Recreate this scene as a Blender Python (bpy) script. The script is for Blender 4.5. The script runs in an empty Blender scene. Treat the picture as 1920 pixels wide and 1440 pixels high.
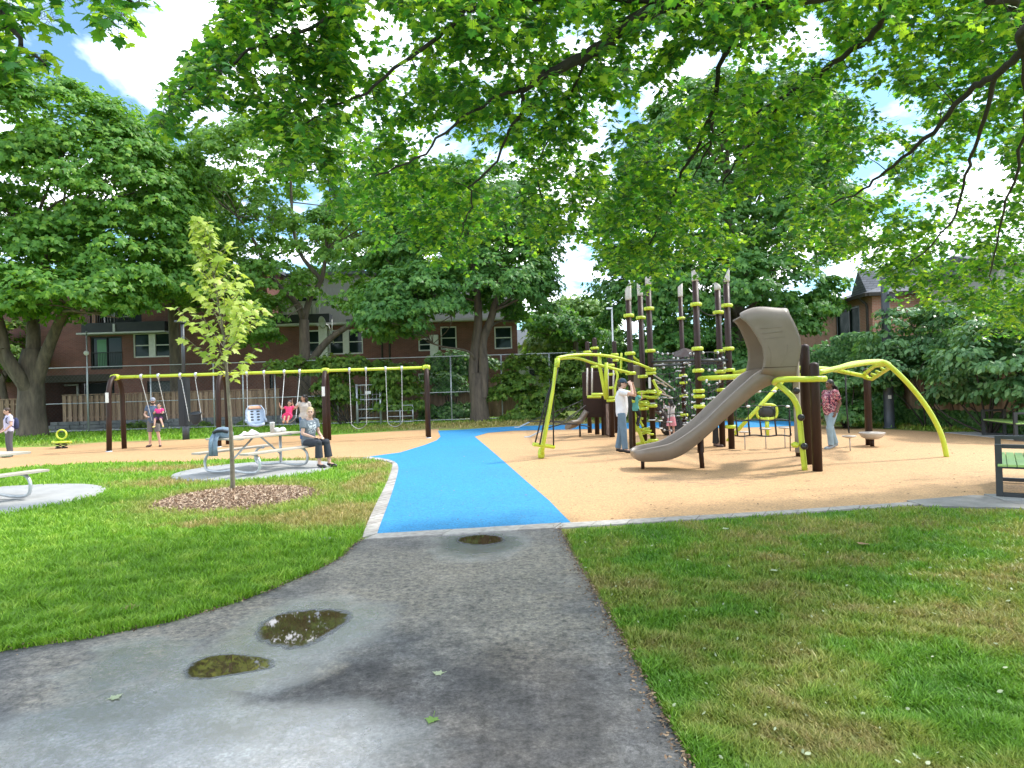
import bpy, bmesh, math, random
import numpy as np
from mathutils import Vector, Matrix

rng = np.random.default_rng(7)
random.seed(7)
PI = math.pi
SC = bpy.context.scene
COL = SC.collection

# ------------------------------------------------------------------ camera model (used to survey the place)
F, H = 1200.0, 1.6
PITCH, ROLL = math.radians(0.4775), math.radians(1.72)
_f = Vector((0, math.cos(PITCH), math.sin(PITCH)))
_u0 = Vector((0, -math.sin(PITCH), math.cos(PITCH)))
_r0 = Vector((1, 0, 0))
_r = _r0 * math.cos(ROLL) - _u0 * math.sin(ROLL)
_u = _r0 * math.sin(ROLL) + _u0 * math.cos(ROLL)


def ray(px, py):
    return _f + _r * ((px - 960) / F) + _u * ((720 - py) / F)


def G(px, py, z=0.0):
    d = ray(px, py)
    t = (z - H) / d.z
    return Vector((d.x * t, d.y * t, z))


def P(px, py, Y):
    d = ray(px, py)
    t = Y / d.y
    return Vector((d.x * t, Y, H + d.z * t))


def S(r, g, b):
    def c(v):
        v /= 255.0
        return v / 12.92 if v <= 0.04045 else ((v + 0.055) / 1.055) ** 2.4
    return (c(r), c(g), c(b), 1.0)


# ------------------------------------------------------------------ mesh builder
class MB:
    def __init__(s):
        s.v, s.f, s.m, s.sm = [], [], [], []
        s.mi = 0

    def add(s, verts, faces, smooth=False):
        o = len(s.v)
        s.v += [tuple(p) for p in verts]
        for f in faces:
            s.f.append([i + o for i in f])
            s.m.append(s.mi)
            s.sm.append(smooth)

    def box(s, c, size, rz=0.0, rx=0.0, ry=0.0, R=None):
        hx, hy, hz = size[0] / 2, size[1] / 2, size[2] / 2
        if R is None:
            R = Matrix.Rotation(rz, 3, 'Z') @ Matrix.Rotation(ry, 3, 'Y') @ Matrix.Rotation(rx, 3, 'X')
        c = Vector(c)
        vs = [c + R @ Vector((x, y, z)) for z in (-hz, hz) for y in (-hy, hy) for x in (-hx, hx)]
        s.add(vs, [(0, 2, 3, 1), (4, 5, 7, 6), (0, 1, 5, 4), (2, 6, 7, 3), (0, 4, 6, 2), (1, 3, 7, 5)])

    def beam(s, a, b, w, h, up=(0, 0, 1)):
        a, b = Vector(a), Vector(b)
        x = (b - a).normalized()
        y = Vector(up).cross(x)
        if y.length < 1e-5:
            y = Vector((0, 1, 0)).cross(x)
        y.normalize()
        z = x.cross(y)
        R = Matrix((x, y, z)).transposed()
        s.box((a + b) / 2, ((b - a).length, w, h), R=R)

    def rings(s, rings, cap=True, smooth=True, closed=False):
        n = len(rings[0])
        vs = [p for r in rings for p in r]
        fs = []
        m = len(rings)
        for i in range(m - (0 if closed else 1)):
            for j in range(n):
                a, b = i * n + j, i * n + (j + 1) % n
                i2 = (i + 1) % m
                fs.append((a, b, i2 * n + (j + 1) % n, i2 * n + j))
        s.add(vs, fs, smooth)
        if cap and not closed:
            o = len(s.v) - len(vs)
            s.f.append([o + j for j in range(n)][::-1]); s.m.append(s.mi); s.sm.append(False)
            s.f.append([o + (m - 1) * n + j for j in range(n)]); s.m.append(s.mi); s.sm.append(False)

    def tube(s, pts, r, seg=8, cap=True, closed=False, ell=None, ref=None):
        """r number or list; ell: list of (a,b) multipliers"""
        pts = [Vector(p) for p in pts]
        n = len(pts)
        rs = r if isinstance(r, (list, tuple)) else [r] * n
        prev = Vector(ref).normalized() if ref is not None else None
        out = []
        for i, p in enumerate(pts):
            if closed:
                t = pts[(i + 1) % n] - pts[i - 1]
            else:
                t = pts[min(i + 1, n - 1)] - pts[max(i - 1, 0)]
            if t.length < 1e-9:
                t = Vector((0, 0, 1))
            t.normalize()
            if prev is None:
                q = Vector((0, 0, 1)) if abs(t.z) < 0.9 else Vector((1, 0, 0))
            else:
                q = prev
            x = q - t * q.dot(t)
            if x.length < 1e-5:
                x = t.orthogonal()
            x.normalize()
            prev = x
            y = t.cross(x)
            ea, eb = ell[i] if ell else (1, 1)
            out.append([p + x * (math.cos(2 * PI * k / seg) * rs[i] * ea) + y * (math.sin(2 * PI * k / seg) * rs[i] * eb)
                        for k in range(seg)])
        s.rings(out, cap, True, closed)

    def lathe(s, prof, c=(0, 0, 0), seg=20, cap=True):
        c = Vector(c)
        s.rings([[c + Vector((r * math.cos(2 * PI * k / seg), r * math.sin(2 * PI * k / seg), z)) for k in range(seg)]
                 for r, z in prof], cap)

    def ell(s, c, r, seg=12, ring=8, R=None):
        c = Vector(c)
        R = R or Matrix.Identity(3)
        rr = []
        for i in range(ring + 1):
            a = -PI / 2 + PI * i / ring
            a = max(-PI / 2 + 0.08, min(PI / 2 - 0.08, a))
            rr.append([c + R @ Vector((r[0] * math.cos(a) * math.cos(2 * PI * k / seg),
                                       r[1] * math.cos(a) * math.sin(2 * PI * k / seg), r[2] * math.sin(a)))
                       for k in range(seg)])
        s.rings(rr)

    def prism(s, outline, z0, z1):
        n = len(outline)
        vs = [(p[0], p[1], z0) for p in outline] + [(p[0], p[1], z1) for p in outline]
        fs = [list(range(n))[::-1], list(range(n, 2 * n))]
        fs += [(i, (i + 1) % n, n + (i + 1) % n, n + i) for i in range(n)]
        s.add(vs, fs)

    def sheet(s, outline, z):
        s.add([(p[0], p[1], z) for p in outline], [list(range(len(outline)))])

    def grid(s, rows, smooth=True, flip=False):
        n = len(rows[0])
        fs = []
        for i in range(len(rows) - 1):
            for j in range(n - 1):
                q = (i * n + j, i * n + j + 1, (i + 1) * n + j + 1, (i + 1) * n + j)
                fs.append(q[::-1] if flip else q)
        s.add([p for r in rows for p in r], fs, smooth)

    def build(s, name, mats, parent=None, world=False, bevel=0.0, solid=0.0, sub=0):
        me = bpy.data.meshes.new(name)
        vs = s.v
        if world and parent is not None:
            inv = tmat(parent).inverted()
            vs = [inv @ Vector(p) for p in vs]
        me.from_pydata([tuple(p) for p in vs], [], s.f)
        if not isinstance(mats, (list, tuple)):
            mats = [mats]
        for m in mats:
            me.materials.append(m)
        me.polygons.foreach_set('material_index', s.m)
        me.polygons.foreach_set('use_smooth', s.sm)
        me.update()
        o = bpy.data.objects.new(name, me)
        COL.objects.link(o)
        if parent is not None:
            o.parent = parent
        if solid:
            md = o.modifiers.new('Solid', 'SOLIDIFY'); md.thickness = solid; md.offset = 0
        if bevel:
            md = o.modifiers.new('Bevel', 'BEVEL'); md.width = bevel; md.segments = 2; md.limit_method = 'ANGLE'
            md.angle_limit = math.radians(40)
        if sub:
            md = o.modifiers.new('Sub', 'SUBSURF'); md.levels = sub; md.render_levels = sub
        return o


def tmat(o):
    m = Matrix.LocRotScale(o.location, o.rotation_euler, o.scale)
    return tmat(o.parent) @ m if o.parent else m


def tag(o, label, cat, group=None, kind=None):
    o['label'] = label
    o['category'] = cat
    if group: o['group'] = group
    if kind: o['kind'] = kind
    return o


def thing(name, label, cat, loc=(0, 0, 0), rz=0.0, group=None):
    o = bpy.data.objects.new(name, None)
    o.empty_display_size = 0.2
    COL.objects.link(o)
    o.location = loc
    o.rotation_euler = (0, 0, rz)
    return tag(o, label, cat, group)


def struct(o):
    o['kind'] = 'structure'
    return o


def kids(o):
    return [c for c in bpy.data.objects if c.parent is o]


def dup(root, loc, rz=0.0, label=None):
    r = root.copy(); COL.objects.link(r); r.location = loc; r.rotation_euler = (0, 0, rz)
    if label: r['label'] = label
    for ch in kids(root):
        c = ch.copy(); COL.objects.link(c); c.parent = r
        for g in kids(ch):
            d = g.copy(); COL.objects.link(d); d.parent = c
    return r


def np_mesh(name, verts, tris, mat, parent=None, world=False, smooth=False):
    me = bpy.data.meshes.new(name)
    if world and parent is not None:
        inv = np.array(tmat(parent).inverted())
        verts = verts @ inv[:3, :3].T + inv[:3, 3]
    nv, nf, k = len(verts), len(tris), tris.shape[1]
    me.vertices.add(nv); me.loops.add(nf * k); me.polygons.add(nf)
    me.vertices.foreach_set('co', verts.astype(np.float32).ravel())
    me.loops.foreach_set('vertex_index', tris.astype(np.int32).ravel())
    me.polygons.foreach_set('loop_start', np.arange(0, nf * k, k, dtype=np.int32))
    me.polygons.foreach_set('use_smooth', np.full(nf, smooth))
    me.materials.append(mat)
    me.update(calc_edges=True)
    me.validate()
    o = bpy.data.objects.new(name, me)
    COL.objects.link(o)
    if parent is not None: o.parent = parent
    return o


def norm(a):
    return a / np.maximum(np.linalg.norm(a, axis=-1, keepdims=True), 1e-9)


# leaf templates ---------------------------------------------------
def _maple():
    half = [(0.16, -0.08), (0.40, -0.10), (0.30, 0.08), (0.40, 0.16), (0.62, 0.36), (0.40, 0.38), (0.34, 0.50),
            (0.22, 0.46), (0.30, 0.66), (0.14, 0.70)]
    pts = [(0, 0.12), (0, 0.0)] + half + [(0, 1.0)] + [(-x, y) for x, y in half[::-1]]
    v = [(x, y - 0.1, -0.22 * abs(x) - 0.18 * y * y) for x, y in pts]
    n = len(pts) - 1
    t = [(0, 1 + i, 1 + (i + 1) % n) for i in range(n)]
    return np.array(v), np.array(t)


def _star():
    pts = [(0, 0), (0.30, 0.02), (0.52, 0.42), (0.22, 0.45), (0, 1.0), (-0.22, 0.45), (-0.52, 0.42), (-0.30, 0.02)]
    v = [(x, y - 0.3, -0.3 * abs(x) - 0.12 * y * y) for x, y in pts]
    t = [(0, 1, 2), (0, 2, 3), (0, 3, 4), (0, 4, 5), (0, 5, 6), (0, 6, 7)]
    return np.array(v), np.array(t)


def _oval():
    v = [(0, 0, 0), (0.26, 0.35, -0.07), (0.2, 0.72, -0.1), (0, 1.0, -0.15), (-0.2, 0.72, -0.1), (-0.26, 0.35, -0.07)]
    t = [(0, 1, 2), (0, 2, 3), (0, 3, 4), (0, 4, 5)]
    return np.array(v), np.array(t)


MAPLE, STAR, OVAL = _maple(), _star(), _oval()


def leaves(pos, nrm, tipdir, size, tpl):
    """verts, tris of N leaves: normal nrm, tip along tipdir (made perpendicular)"""
    nrm = norm(nrm)
    y = tipdir - nrm * np.sum(tipdir * nrm, axis=1, keepdims=True)
    y = norm(y)
    x = np.cross(y, nrm)
    tv, tt = tpl
    V = (pos[:, None, :] + size[:, None, None] * (tv[None, :, 0:1] * x[:, None, :] + tv[None, :, 1:2] * y[:, None, :]
                                                  + tv[None, :, 2:3] * nrm[:, None, :]))
    n, k = len(pos), len(tv)
    T = tt[None, :, :] + (np.arange(n) * k)[:, None, None]
    return V.reshape(-1, 3), T.reshape(-1, tt.shape[1])


# ------------------------------------------------------------------ materials
def nodes(name):
    m = bpy.data.materials.new(name)
    m.use_nodes = True
    nt = m.node_tree
    nt.nodes.clear()
    out = nt.nodes.new('ShaderNodeOutputMaterial')
    return m, nt, out


def N(nt, t, **kw):
    n = nt.nodes.new(t)
    for k, v in kw.items():
        if k.startswith('i_'):
            key = k[2:]
            key = int(key) if key.isdigit() else key.replace('_', ' ')
            n.inputs[key].default_value = v
        else:
            setattr(n, k, v)
    return n


def ramp(nt, stops, interp='LINEAR'):
    r = nt.nodes.new('ShaderNodeValToRGB')
    r.color_ramp.interpolation = interp
    e = r.color_ramp.elements
    while len(e) > 1: e.remove(e[-1])
    e[0].position, e[0].color = stops[0][0], stops[0][1]
    for p, c in stops[1:]:
        x = e.new(p); x.color = c
    return r


def g1(v): return (v, v, v, 1)


def pm(name, c1, c2=None, scale=8.0, rough=0.6, metal=0.0, bump=0.0, bscale=None, stretch=(1, 1, 1), detail=4, spec=0.5,
       rvar=0.12, coord='Object', coat=0.0):
    m, nt, out = nodes(name)
    L = nt.links
    b = N(nt, 'ShaderNodeBsdfPrincipled', i_Roughness=rough, i_Metallic=metal)
    b.inputs['Specular IOR Level'].default_value = spec
    if coat: b.inputs['Coat Weight'].default_value = coat
    L.new(b.outputs[0], out.inputs[0])
    tc = N(nt, 'ShaderNodeTexCoord')
    mp = N(nt, 'ShaderNodeMapping')
    mp.inputs['Scale'].default_value = stretch
    L.new(tc.outputs[coord], mp.inputs[0])
    nz = N(nt, 'ShaderNodeTexNoise', i_Scale=scale, i_Detail=detail, i_Roughness=0.62)
    L.new(mp.outputs[0], nz.inputs['Vector'])
    c2 = c2 or tuple(min(1, x * 0.82) for x in c1[:3]) + (1,)
    r = ramp(nt, [(0.32, c2), (0.68, c1)])
    L.new(nz.outputs['Fac'], r.inputs[0])
    L.new(r.outputs[0], b.inputs['Base Color'])
    rr = ramp(nt, [(0.3, g1(max(0, rough - rvar))), (0.7, g1(min(1, rough + rvar)))])
    L.new(nz.outputs['Fac'], rr.inputs[0])
    L.new(rr.outputs[0], b.inputs['Roughness'])
    if bump:
        n2 = N(nt, 'ShaderNodeTexNoise', i_Scale=bscale or scale * 4, i_Detail=5.0)
        L.new(mp.outputs[0], n2.inputs['Vector'])
        bp = N(nt, 'ShaderNodeBump', i_Strength=bump, i_Distance=0.02)
        L.new(n2.outputs['Fac'], bp.inputs['Height'])
        L.new(bp.outputs[0], b.inputs['Normal'])
    return m


def leafmat(name, stops, trans=0.45, rough=0.45, tcol=(1.25, 1.15, 0.45), spec=0.35):
    m, nt, out = nodes(name)
    L = nt.links
    geo = N(nt, 'ShaderNodeNewGeometry')
    r = ramp(nt, stops)
    L.new(geo.outputs['Random Per Island'], r.inputs[0])
    b = N(nt, 'ShaderNodeBsdfPrincipled', i_Roughness=rough)
    b.inputs['Specular IOR Level'].default_value = spec
    L.new(r.outputs[0], b.inputs['Base Color'])
    tr = N(nt, 'ShaderNodeBsdfTranslucent')
    mul = N(nt, 'ShaderNodeMix', data_type='RGBA', blend_type='MULTIPLY')
    mul.inputs[0].default_value = 1.0
    L.new(r.outputs[0], mul.inputs[6])
    mul.inputs[7].default_value = (*tcol, 1)
    L.new(mul.outputs[2], tr.inputs[0])
    mx = N(nt, 'ShaderNodeMixShader')
    mx.inputs[0].default_value = trans
    L.new(b.outputs[0], mx.inputs[1]); L.new(tr.outputs[0], mx.inputs[2])
    L.new(mx.outputs[0], out.inputs[0])
    return m


def lin(*c): return (*c, 1.0)


M = {}
M['bark'] = pm('bark', lin(.17, .135, .10), lin(.055, .043, .033), 5, .9, bump=.9, bscale=9, stretch=(1, 1, .22), detail=8)
M['bark_dark'] = pm('bark_dark', lin(.06, .05, .04), lin(.025, .021, .018), 9, .9, bump=.6, bscale=30)
M['bark_young'] = pm('bark_young', lin(.22, .19, .13), lin(.12, .10, .07), 12, .8, bump=.3, bscale=40)
M['leaf_near'] = leafmat('leaf_near', [(0, lin(.045, .165, .045)), (.4, lin(.095, .28, .045)), (.7, lin(.21, .43, .045)), (1, lin(.45, .63, .07))], .58, .42, (1.22, 1.22, .5))
M['leaf_left'] = leafmat('leaf_left', [(0, lin(.085, .22, .045)), (.6, lin(.14, .33, .05)), (1, lin(.25, .43, .06))], .5, .48)
M['leaf_mid'] = leafmat('leaf_mid', [(0, lin(.10, .235, .05)), (.6, lin(.155, .33, .06)), (1, lin(.25, .43, .075))], .48, .45)
M['leaf_blue'] = leafmat('leaf_blue', [(0, lin(.07, .19, .055)), (.6, lin(.115, .28, .065)), (1, lin(.19, .37, .075))], .46, .45)
M['leaf_pale'] = leafmat('leaf_pale', [(0, lin(.14, .27, .07)), (.6, lin(.22, .38, .10)), (1, lin(.32, .48, .15))], .48, .45)
M['leaf_young'] = leafmat('leaf_young', [(0, lin(.24, .38, .05)), (.5, lin(.42, .54, .08)), (1, lin(.58, .66, .18))], .45, .45, (1.1, 1.05, .7))
M['ivy'] = leafmat('ivy', [(0, lin(.05, .14, .042)), (.6, lin(.09, .22, .055)), (1, lin(.16, .31, .08))], .36, .40, spec=.4)
M['shrub_leaf'] = leafmat('shrub_leaf', [(0, lin(.055, .15, .055)), (.6, lin(.10, .23, .075)), (1, lin(.19, .34, .13))], .34, .36, spec=.4)
M['vine'] = leafmat('vine', [(0, lin(.075, .16, .028)), (.6, lin(.13, .25, .035)), (1, lin(.22, .32, .05))], .42, .45)
M['dry_leaf'] = leafmat('dry_leaf', [(0, lin(.30, .17, .08)), (1, lin(.42, .27, .15))], .2, .7, (1, .8, .6))
M['pale_leaf'] = leafmat('pale_leaf', [(0, lin(.32, .38, .22)), (1, lin(.45, .5, .32))], .2, .6, (1, 1, .8))
M['brown'] = pm('brown_post', lin(.034, .015, .010), lin(.024, .011, .007), 6, .5, spec=.28, bump=.03, bscale=60)
M['cap'] = pm('post_cap', lin(.50, .45, .39), lin(.42, .37, .32), 9, .42)
M['lime'] = pm('lime_steel', lin(.54, .63, .05), lin(.46, .56, .04), 4, .33, bump=.02, bscale=50)
M['slide'] = pm('slide_plastic', lin(.215, .172, .135), lin(.18, .143, .11), 3, .38, bump=.04, bscale=90, spec=.5)
M['rope'] = pm('rope', lin(.02, .02, .022), lin(.012, .012, .013), 40, .7)
M['white_knot'] = pm('white_plastic', lin(.75, .75, .75), lin(.6, .6, .6), 20, .4)
M['black_plastic'] = pm('black_plastic', lin(.012, .012, .014), lin(.02, .02, .022), 20, .4)
M['galv'] = pm('galvanised_steel', lin(.60, .62, .64), lin(.46, .48, .50), 14, .42, .55)
M['chain'] = pm('chain_steel', lin(.62, .62, .60), lin(.5, .5, .5), 30, .5, .2)
M['wood_top'] = pm('weathered_wood', lin(.50, .45, .38), lin(.36, .32, .26), 4, .75, bump=.2, stretch=(1, 12, 12), bscale=18)
M['dark_metal'] = pm('dark_metal', lin(.022, .025, .028), lin(.03, .033, .036), 10, .45)
M['pole_grey'] = pm('pole_grey', lin(.055, .065, .078), lin(.045, .052, .064), 8, .5)
M['bench_green'] = pm('bench_green', lin(.36, .55, .17), lin(.28, .45, .12), 8, .4)
M['concrete'] = pm('concrete', lin(.36, .36, .355), lin(.28, .28, .275), 3, .8, bump=.15, bscale=60)
M['white_paint'] = pm('white_paint', lin(.68, .68, .66), lin(.55, .55, .53), 5, .55)
M['fascia'] = pm('fascia', lin(.50, .50, .50), lin(.42, .42, .42), 5, .6)
M['grey_roof'] = pm('grey_roof', lin(.13, .14, .155), lin(.09, .10, .11), 6, .8, bump=.3)
M['black_slab'] = pm('black_slab', lin(.02, .024, .03), lin(.014, .017, .02), 4, .7)
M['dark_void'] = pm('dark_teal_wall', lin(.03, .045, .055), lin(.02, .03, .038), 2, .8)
M['curtain'] = pm('green_curtain', lin(.14, .30, .19), lin(.10, .23, .14), 6, .8, stretch=(12, 12, .4))
M['siding'] = pm('grey_siding', lin(.42, .41, .40), lin(.33, .32, .31), 6, .75, stretch=(6, 6, .5))
M['stone'] = pm('stone_wall', lin(.20, .205, .21), lin(.10, .105, .11), 2.5, .9, bump=.5)
M['sign'] = pm('sign_white', lin(.72, .72, .70), None, 5, .5)


def mat_glass():
    m, nt, out = nodes('window_glass')
    b = N(nt, 'ShaderNodeBsdfPrincipled', i_Roughness=.06)
    b.inputs['Base Color'].default_value = lin(.012, .022, .022)
    b.inputs['Specular IOR Level'].default_value = .22
    nt.links.new(b.outputs[0], out.inputs[0])
    return m


M['glass'] = mat_glass()
M['glass_side'] = pm('glass_side', lin(.012, .03, .032), lin(.018, .045, .048), 1.5, .35, spec=.03)


def mat_brick(name, c1, c2, mortar, s=1.0):
    m, nt, out = nodes(name)
    L = nt.links
    b = N(nt, 'ShaderNodeBsdfPrincipled', i_Roughness=.85)
    tc = N(nt, 'ShaderNodeTexCoord')
    sp = N(nt, 'ShaderNodeSeparateXYZ')
    L.new(tc.outputs['Object'], sp.inputs[0])
    ad = N(nt, 'ShaderNodeMath', operation='ADD')
    L.new(sp.outputs[0], ad.inputs[0]); L.new(sp.outputs[1], ad.inputs[1])
    cb = N(nt, 'ShaderNodeCombineXYZ')
    L.new(ad.outputs[0], cb.inputs[0]); L.new(sp.outputs[2], cb.inputs[1])
    br = N(nt, 'ShaderNodeTexBrick', i_Scale=s)
    br.inputs['Brick Width'].default_value = .23
    br.inputs['Row Height'].default_value = .075
    br.inputs['Mortar Size'].default_value = .008
    br.inputs['Color1'].default_value = c1
    br.inputs['Color2'].default_value = c2
    br.inputs['Mortar'].default_value = mortar
    L.new(cb.outputs[0], br.inputs['Vector'])
    nz = N(nt, 'ShaderNodeTexNoise', i_Scale=.8, i_Detail=5.0)
    L.new(tc.outputs['Object'], nz.inputs['Vector'])
    mx = N(nt, 'ShaderNodeMix', data_type='RGBA', blend_type='MULTIPLY')
    mx.inputs[0].default_value = 1
    r = ramp(nt, [(.3, g1(.72)), (.7, g1(1.1))])
    L.new(nz.outputs['Fac'], r.inputs[0])
    L.new(br.outputs['Color'], mx.inputs[6]); L.new(r.outputs[0], mx.inputs[7])
    L.new(mx.outputs[2], b.inputs['Base Color'])
    bp = N(nt, 'ShaderNodeBump', i_Strength=.4, i_Distance=.01)
    L.new(br.outputs['Fac'], bp.inputs['Height']); bp.invert = True
    L.new(bp.outputs[0], b.inputs['Normal'])
    L.new(b.outputs[0], out.inputs[0])
    return m


M['brick'] = mat_brick('red_brown_brick', lin(.22, .075, .055), lin(.165, .056, .042), lin(.17, .13, .12))
M['brick_orange'] = mat_brick('orange_brick', lin(.46, .20, .13), lin(.38, .16, .10), lin(.40, .33, .28))
M['shingle'] = mat_brick('roof_shingle', lin(.16, .17, .20), lin(.11, .12, .14), lin(.06, .06, .07), .6)


def wood_fence_mat():
    m, nt, out = nodes('fence_wood')
    L = nt.links
    b = N(nt, 'ShaderNodeBsdfPrincipled', i_Roughness=.85)
    geo = N(nt, 'ShaderNodeNewGeometry')
    r = ramp(nt, [(0, lin(.27, .17, .11)), (.5, lin(.36, .24, .155)), (1, lin(.46, .31, .21))])
    L.new(geo.outputs['Random Per Island'], r.inputs[0])
    tc = N(nt, 'ShaderNodeTexCoord')
    mp = N(nt, 'ShaderNodeMapping'); mp.inputs['Scale'].default_value = (9, 9, .7)
    L.new(tc.outputs['Object'], mp.inputs[0])
    nz = N(nt, 'ShaderNodeTexNoise', i_Scale=2.0, i_Detail=6.0)
    L.new(mp.outputs[0], nz.inputs['Vector'])
    r2 = ramp(nt, [(.3, g1(.6)), (.7, g1(1.1))])
    L.new(nz.outputs['Fac'], r2.inputs[0])
    mx = N(nt, 'ShaderNodeMix', data_type='RGBA', blend_type='MULTIPLY'); mx.inputs[0].default_value = 1
    L.new(r.outputs[0], mx.inputs[6]); L.new(r2.outputs[0], mx.inputs[7])
    L.new(mx.outputs[2], b.inputs['Base Color'])
    L.new(b.outputs[0], out.inputs[0])
    return m


M['fence'] = wood_fence_mat()
# ================================================================== SETTING: ground
def GG(l, z=0.0):
    return [G(x, y, z) for x, y in l]


def smooth_line(pts, n=6):
    """Catmull-Rom through 2D/3D points"""
    pts = [Vector(p) for p in pts]
    out = []
    for i in range(len(pts) - 1):
        p0, p1, p2, p3 = pts[max(i - 1, 0)], pts[i], pts[i + 1], pts[min(i + 2, len(pts) - 1)]
        for k in range(n):
            t = k / n
            out.append(.5 * ((2 * p1) + (p2 - p0) * t + (2 * p0 - 5 * p1 + 4 * p2 - p3) * t * t
                             + (3 * p1 - p0 - 3 * p2 + p3) * t ** 3))
    out.append(pts[-1])
    return out


def spots(nt, lst, wob=.5, wscale=1.2, soft=.45):
    """max over soft discs (x, y, rx, ry) in world space, edges broken by noise"""
    L = nt.links
    geo = N(nt, 'ShaderNodeNewGeometry')
    nz = N(nt, 'ShaderNodeTexNoise', i_Scale=wscale, i_Detail=5.0)
    L.new(geo.outputs['Position'], nz.inputs['Vector'])
    sb = N(nt, 'ShaderNodeVectorMath', operation='SUBTRACT'); sb.inputs[1].default_value = (.5, .5, .5)
    L.new(nz.outputs['Color'], sb.inputs[0])
    sc = N(nt, 'ShaderNodeVectorMath', operation='SCALE'); sc.inputs['Scale'].default_value = wob * 2
    L.new(sb.outputs[0], sc.inputs[0])
    ad = N(nt, 'ShaderNodeVectorMath', operation='ADD')
    L.new(geo.outputs['Position'], ad.inputs[0]); L.new(sc.outputs[0], ad.inputs[1])
    last = None
    for x, y, rx, ry in lst:
        mp = N(nt, 'ShaderNodeVectorMath', operation='SUBTRACT'); mp.inputs[1].default_value = (x, y, 0)
        L.new(ad.outputs[0], mp.inputs[0])
        m2 = N(nt, 'ShaderNodeVectorMath', operation='MULTIPLY'); m2.inputs[1].default_value = (1 / rx, 1 / ry, 0)
        L.new(mp.outputs[0], m2.inputs[0])
        ln = N(nt, 'ShaderNodeVectorMath', operation='LENGTH')
        L.new(m2.outputs[0], ln.inputs[0])
        mr = N(nt, 'ShaderNodeMapRange', interpolation_type='SMOOTHSTEP')
        mr.inputs[1].default_value = 1 + soft; mr.inputs[2].default_value = 1 - soft
        L.new(ln.outputs['Value'], mr.inputs[0])
        if last is None:
            last = mr.outputs[0]
        else:
            mx = N(nt, 'ShaderNodeMath', operation='MAXIMUM')
            L.new(last, mx.inputs[0]); L.new(mr.outputs[0], mx.inputs[1]); last = mx.outputs[0]
    return last


_gp = [G(655, 965), G(690, 905), G(560, 975), G(420, 985), G(320, 905), G(620, 862), G(700, 875), G(300, 880)]
MULC_X = -4.42
DRY = [(_gp[0].x, _gp[0].y, .95, .9), (_gp[1].x, _gp[1].y, .35, 1.6), (_gp[2].x, _gp[2].y, .8, .6), (_gp[3].x, _gp[3].y, .9, .25),
       (MULC_X, 10.22, 1.45, 1.55), (_gp[4].x, _gp[4].y, .9, .7), (_gp[5].x, _gp[5].y, 1.2, .7), (_gp[6].x, _gp[6].y, .5, .9), (_gp[7].x, _gp[7].y, 1.5, .5), (-1.5, 29.5, 6, 2.6), (-13, 24.6, 5, .9), (12, 24.5, 5, 1.0)]


def lawn_color(nt):
    L = nt.links
    geo = N(nt, 'ShaderNodeNewGeometry')
    sp = N(nt, 'ShaderNodeSeparateXYZ'); L.new(geo.outputs['Position'], sp.inputs[0])
    cxy = N(nt, 'ShaderNodeCombineXYZ'); L.new(sp.outputs[0], cxy.inputs[0]); L.new(sp.outputs[1], cxy.inputs[1])
    n1 = N(nt, 'ShaderNodeTexNoise', i_Scale=1.1, i_Detail=6.0, i_Roughness=.65); L.new(cxy.outputs[0], n1.inputs['Vector'])
    n2 = N(nt, 'ShaderNodeTexNoise', i_Scale=3.2, i_Detail=5.0, i_Roughness=.6); L.new(cxy.outputs[0], n2.inputs['Vector'])
    # lush lawn (west of the path)
    lush = ramp(nt, [(.30, lin(0.140, 0.294, 0.021)), (.50, lin(0.198, 0.394, 0.028)), (.66, lin(0.321, 0.488, 0.060)), (.78, lin(0.471, 0.555, 0.194))])
    L.new(n2.outputs['Fac'], lush.inputs[0])
    # worn lawn (east of the path): olive, straw and green tufts
    worn = ramp(nt, [(.30, lin(0.081, 0.226, 0.019)), (.44, lin(0.142, 0.299, 0.024)), (.54, lin(0.250, 0.311, 0.054)), (.63, lin(0.338, 0.305, 0.102)), (.74, lin(0.176, 0.317, 0.026))])
    L.new(n1.outputs['Fac'], worn.inputs[0])
    mr = N(nt, 'ShaderNodeMapRange', interpolation_type='SMOOTHSTEP')
    mr.inputs[1].default_value = -.2; mr.inputs[2].default_value = .7
    L.new(sp.outputs[0], mr.inputs[0])
    mx = N(nt, 'ShaderNodeMix', data_type='RGBA')
    L.new(mr.outputs[0], mx.inputs[0]); L.new(lush.outputs[0], mx.inputs[6]); L.new(worn.outputs[0], mx.inputs[7])
    dry = spots(nt, DRY, .7, 1.6, .5)
    n3 = N(nt, 'ShaderNodeTexNoise', i_Scale=5.0, i_Detail=4.0); L.new(cxy.outputs[0], n3.inputs['Vector'])
    dc = ramp(nt, [(.35, lin(.30, .27, .075)), (.6, lin(.46, .36, .15))]); L.new(n3.outputs['Fac'], dc.inputs[0])
    ml = N(nt, 'ShaderNodeMath', operation='MULTIPLY'); ml.inputs[1].default_value = .85
    L.new(dry, ml.inputs[0])
    m2 = N(nt, 'ShaderNodeMix', data_type='RGBA')
    L.new(ml.outputs[0], m2.inputs[0]); L.new(mx.outputs[2], m2.inputs[6]); L.new(dc.outputs[0], m2.inputs[7])
    return m2.outputs[2]


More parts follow.
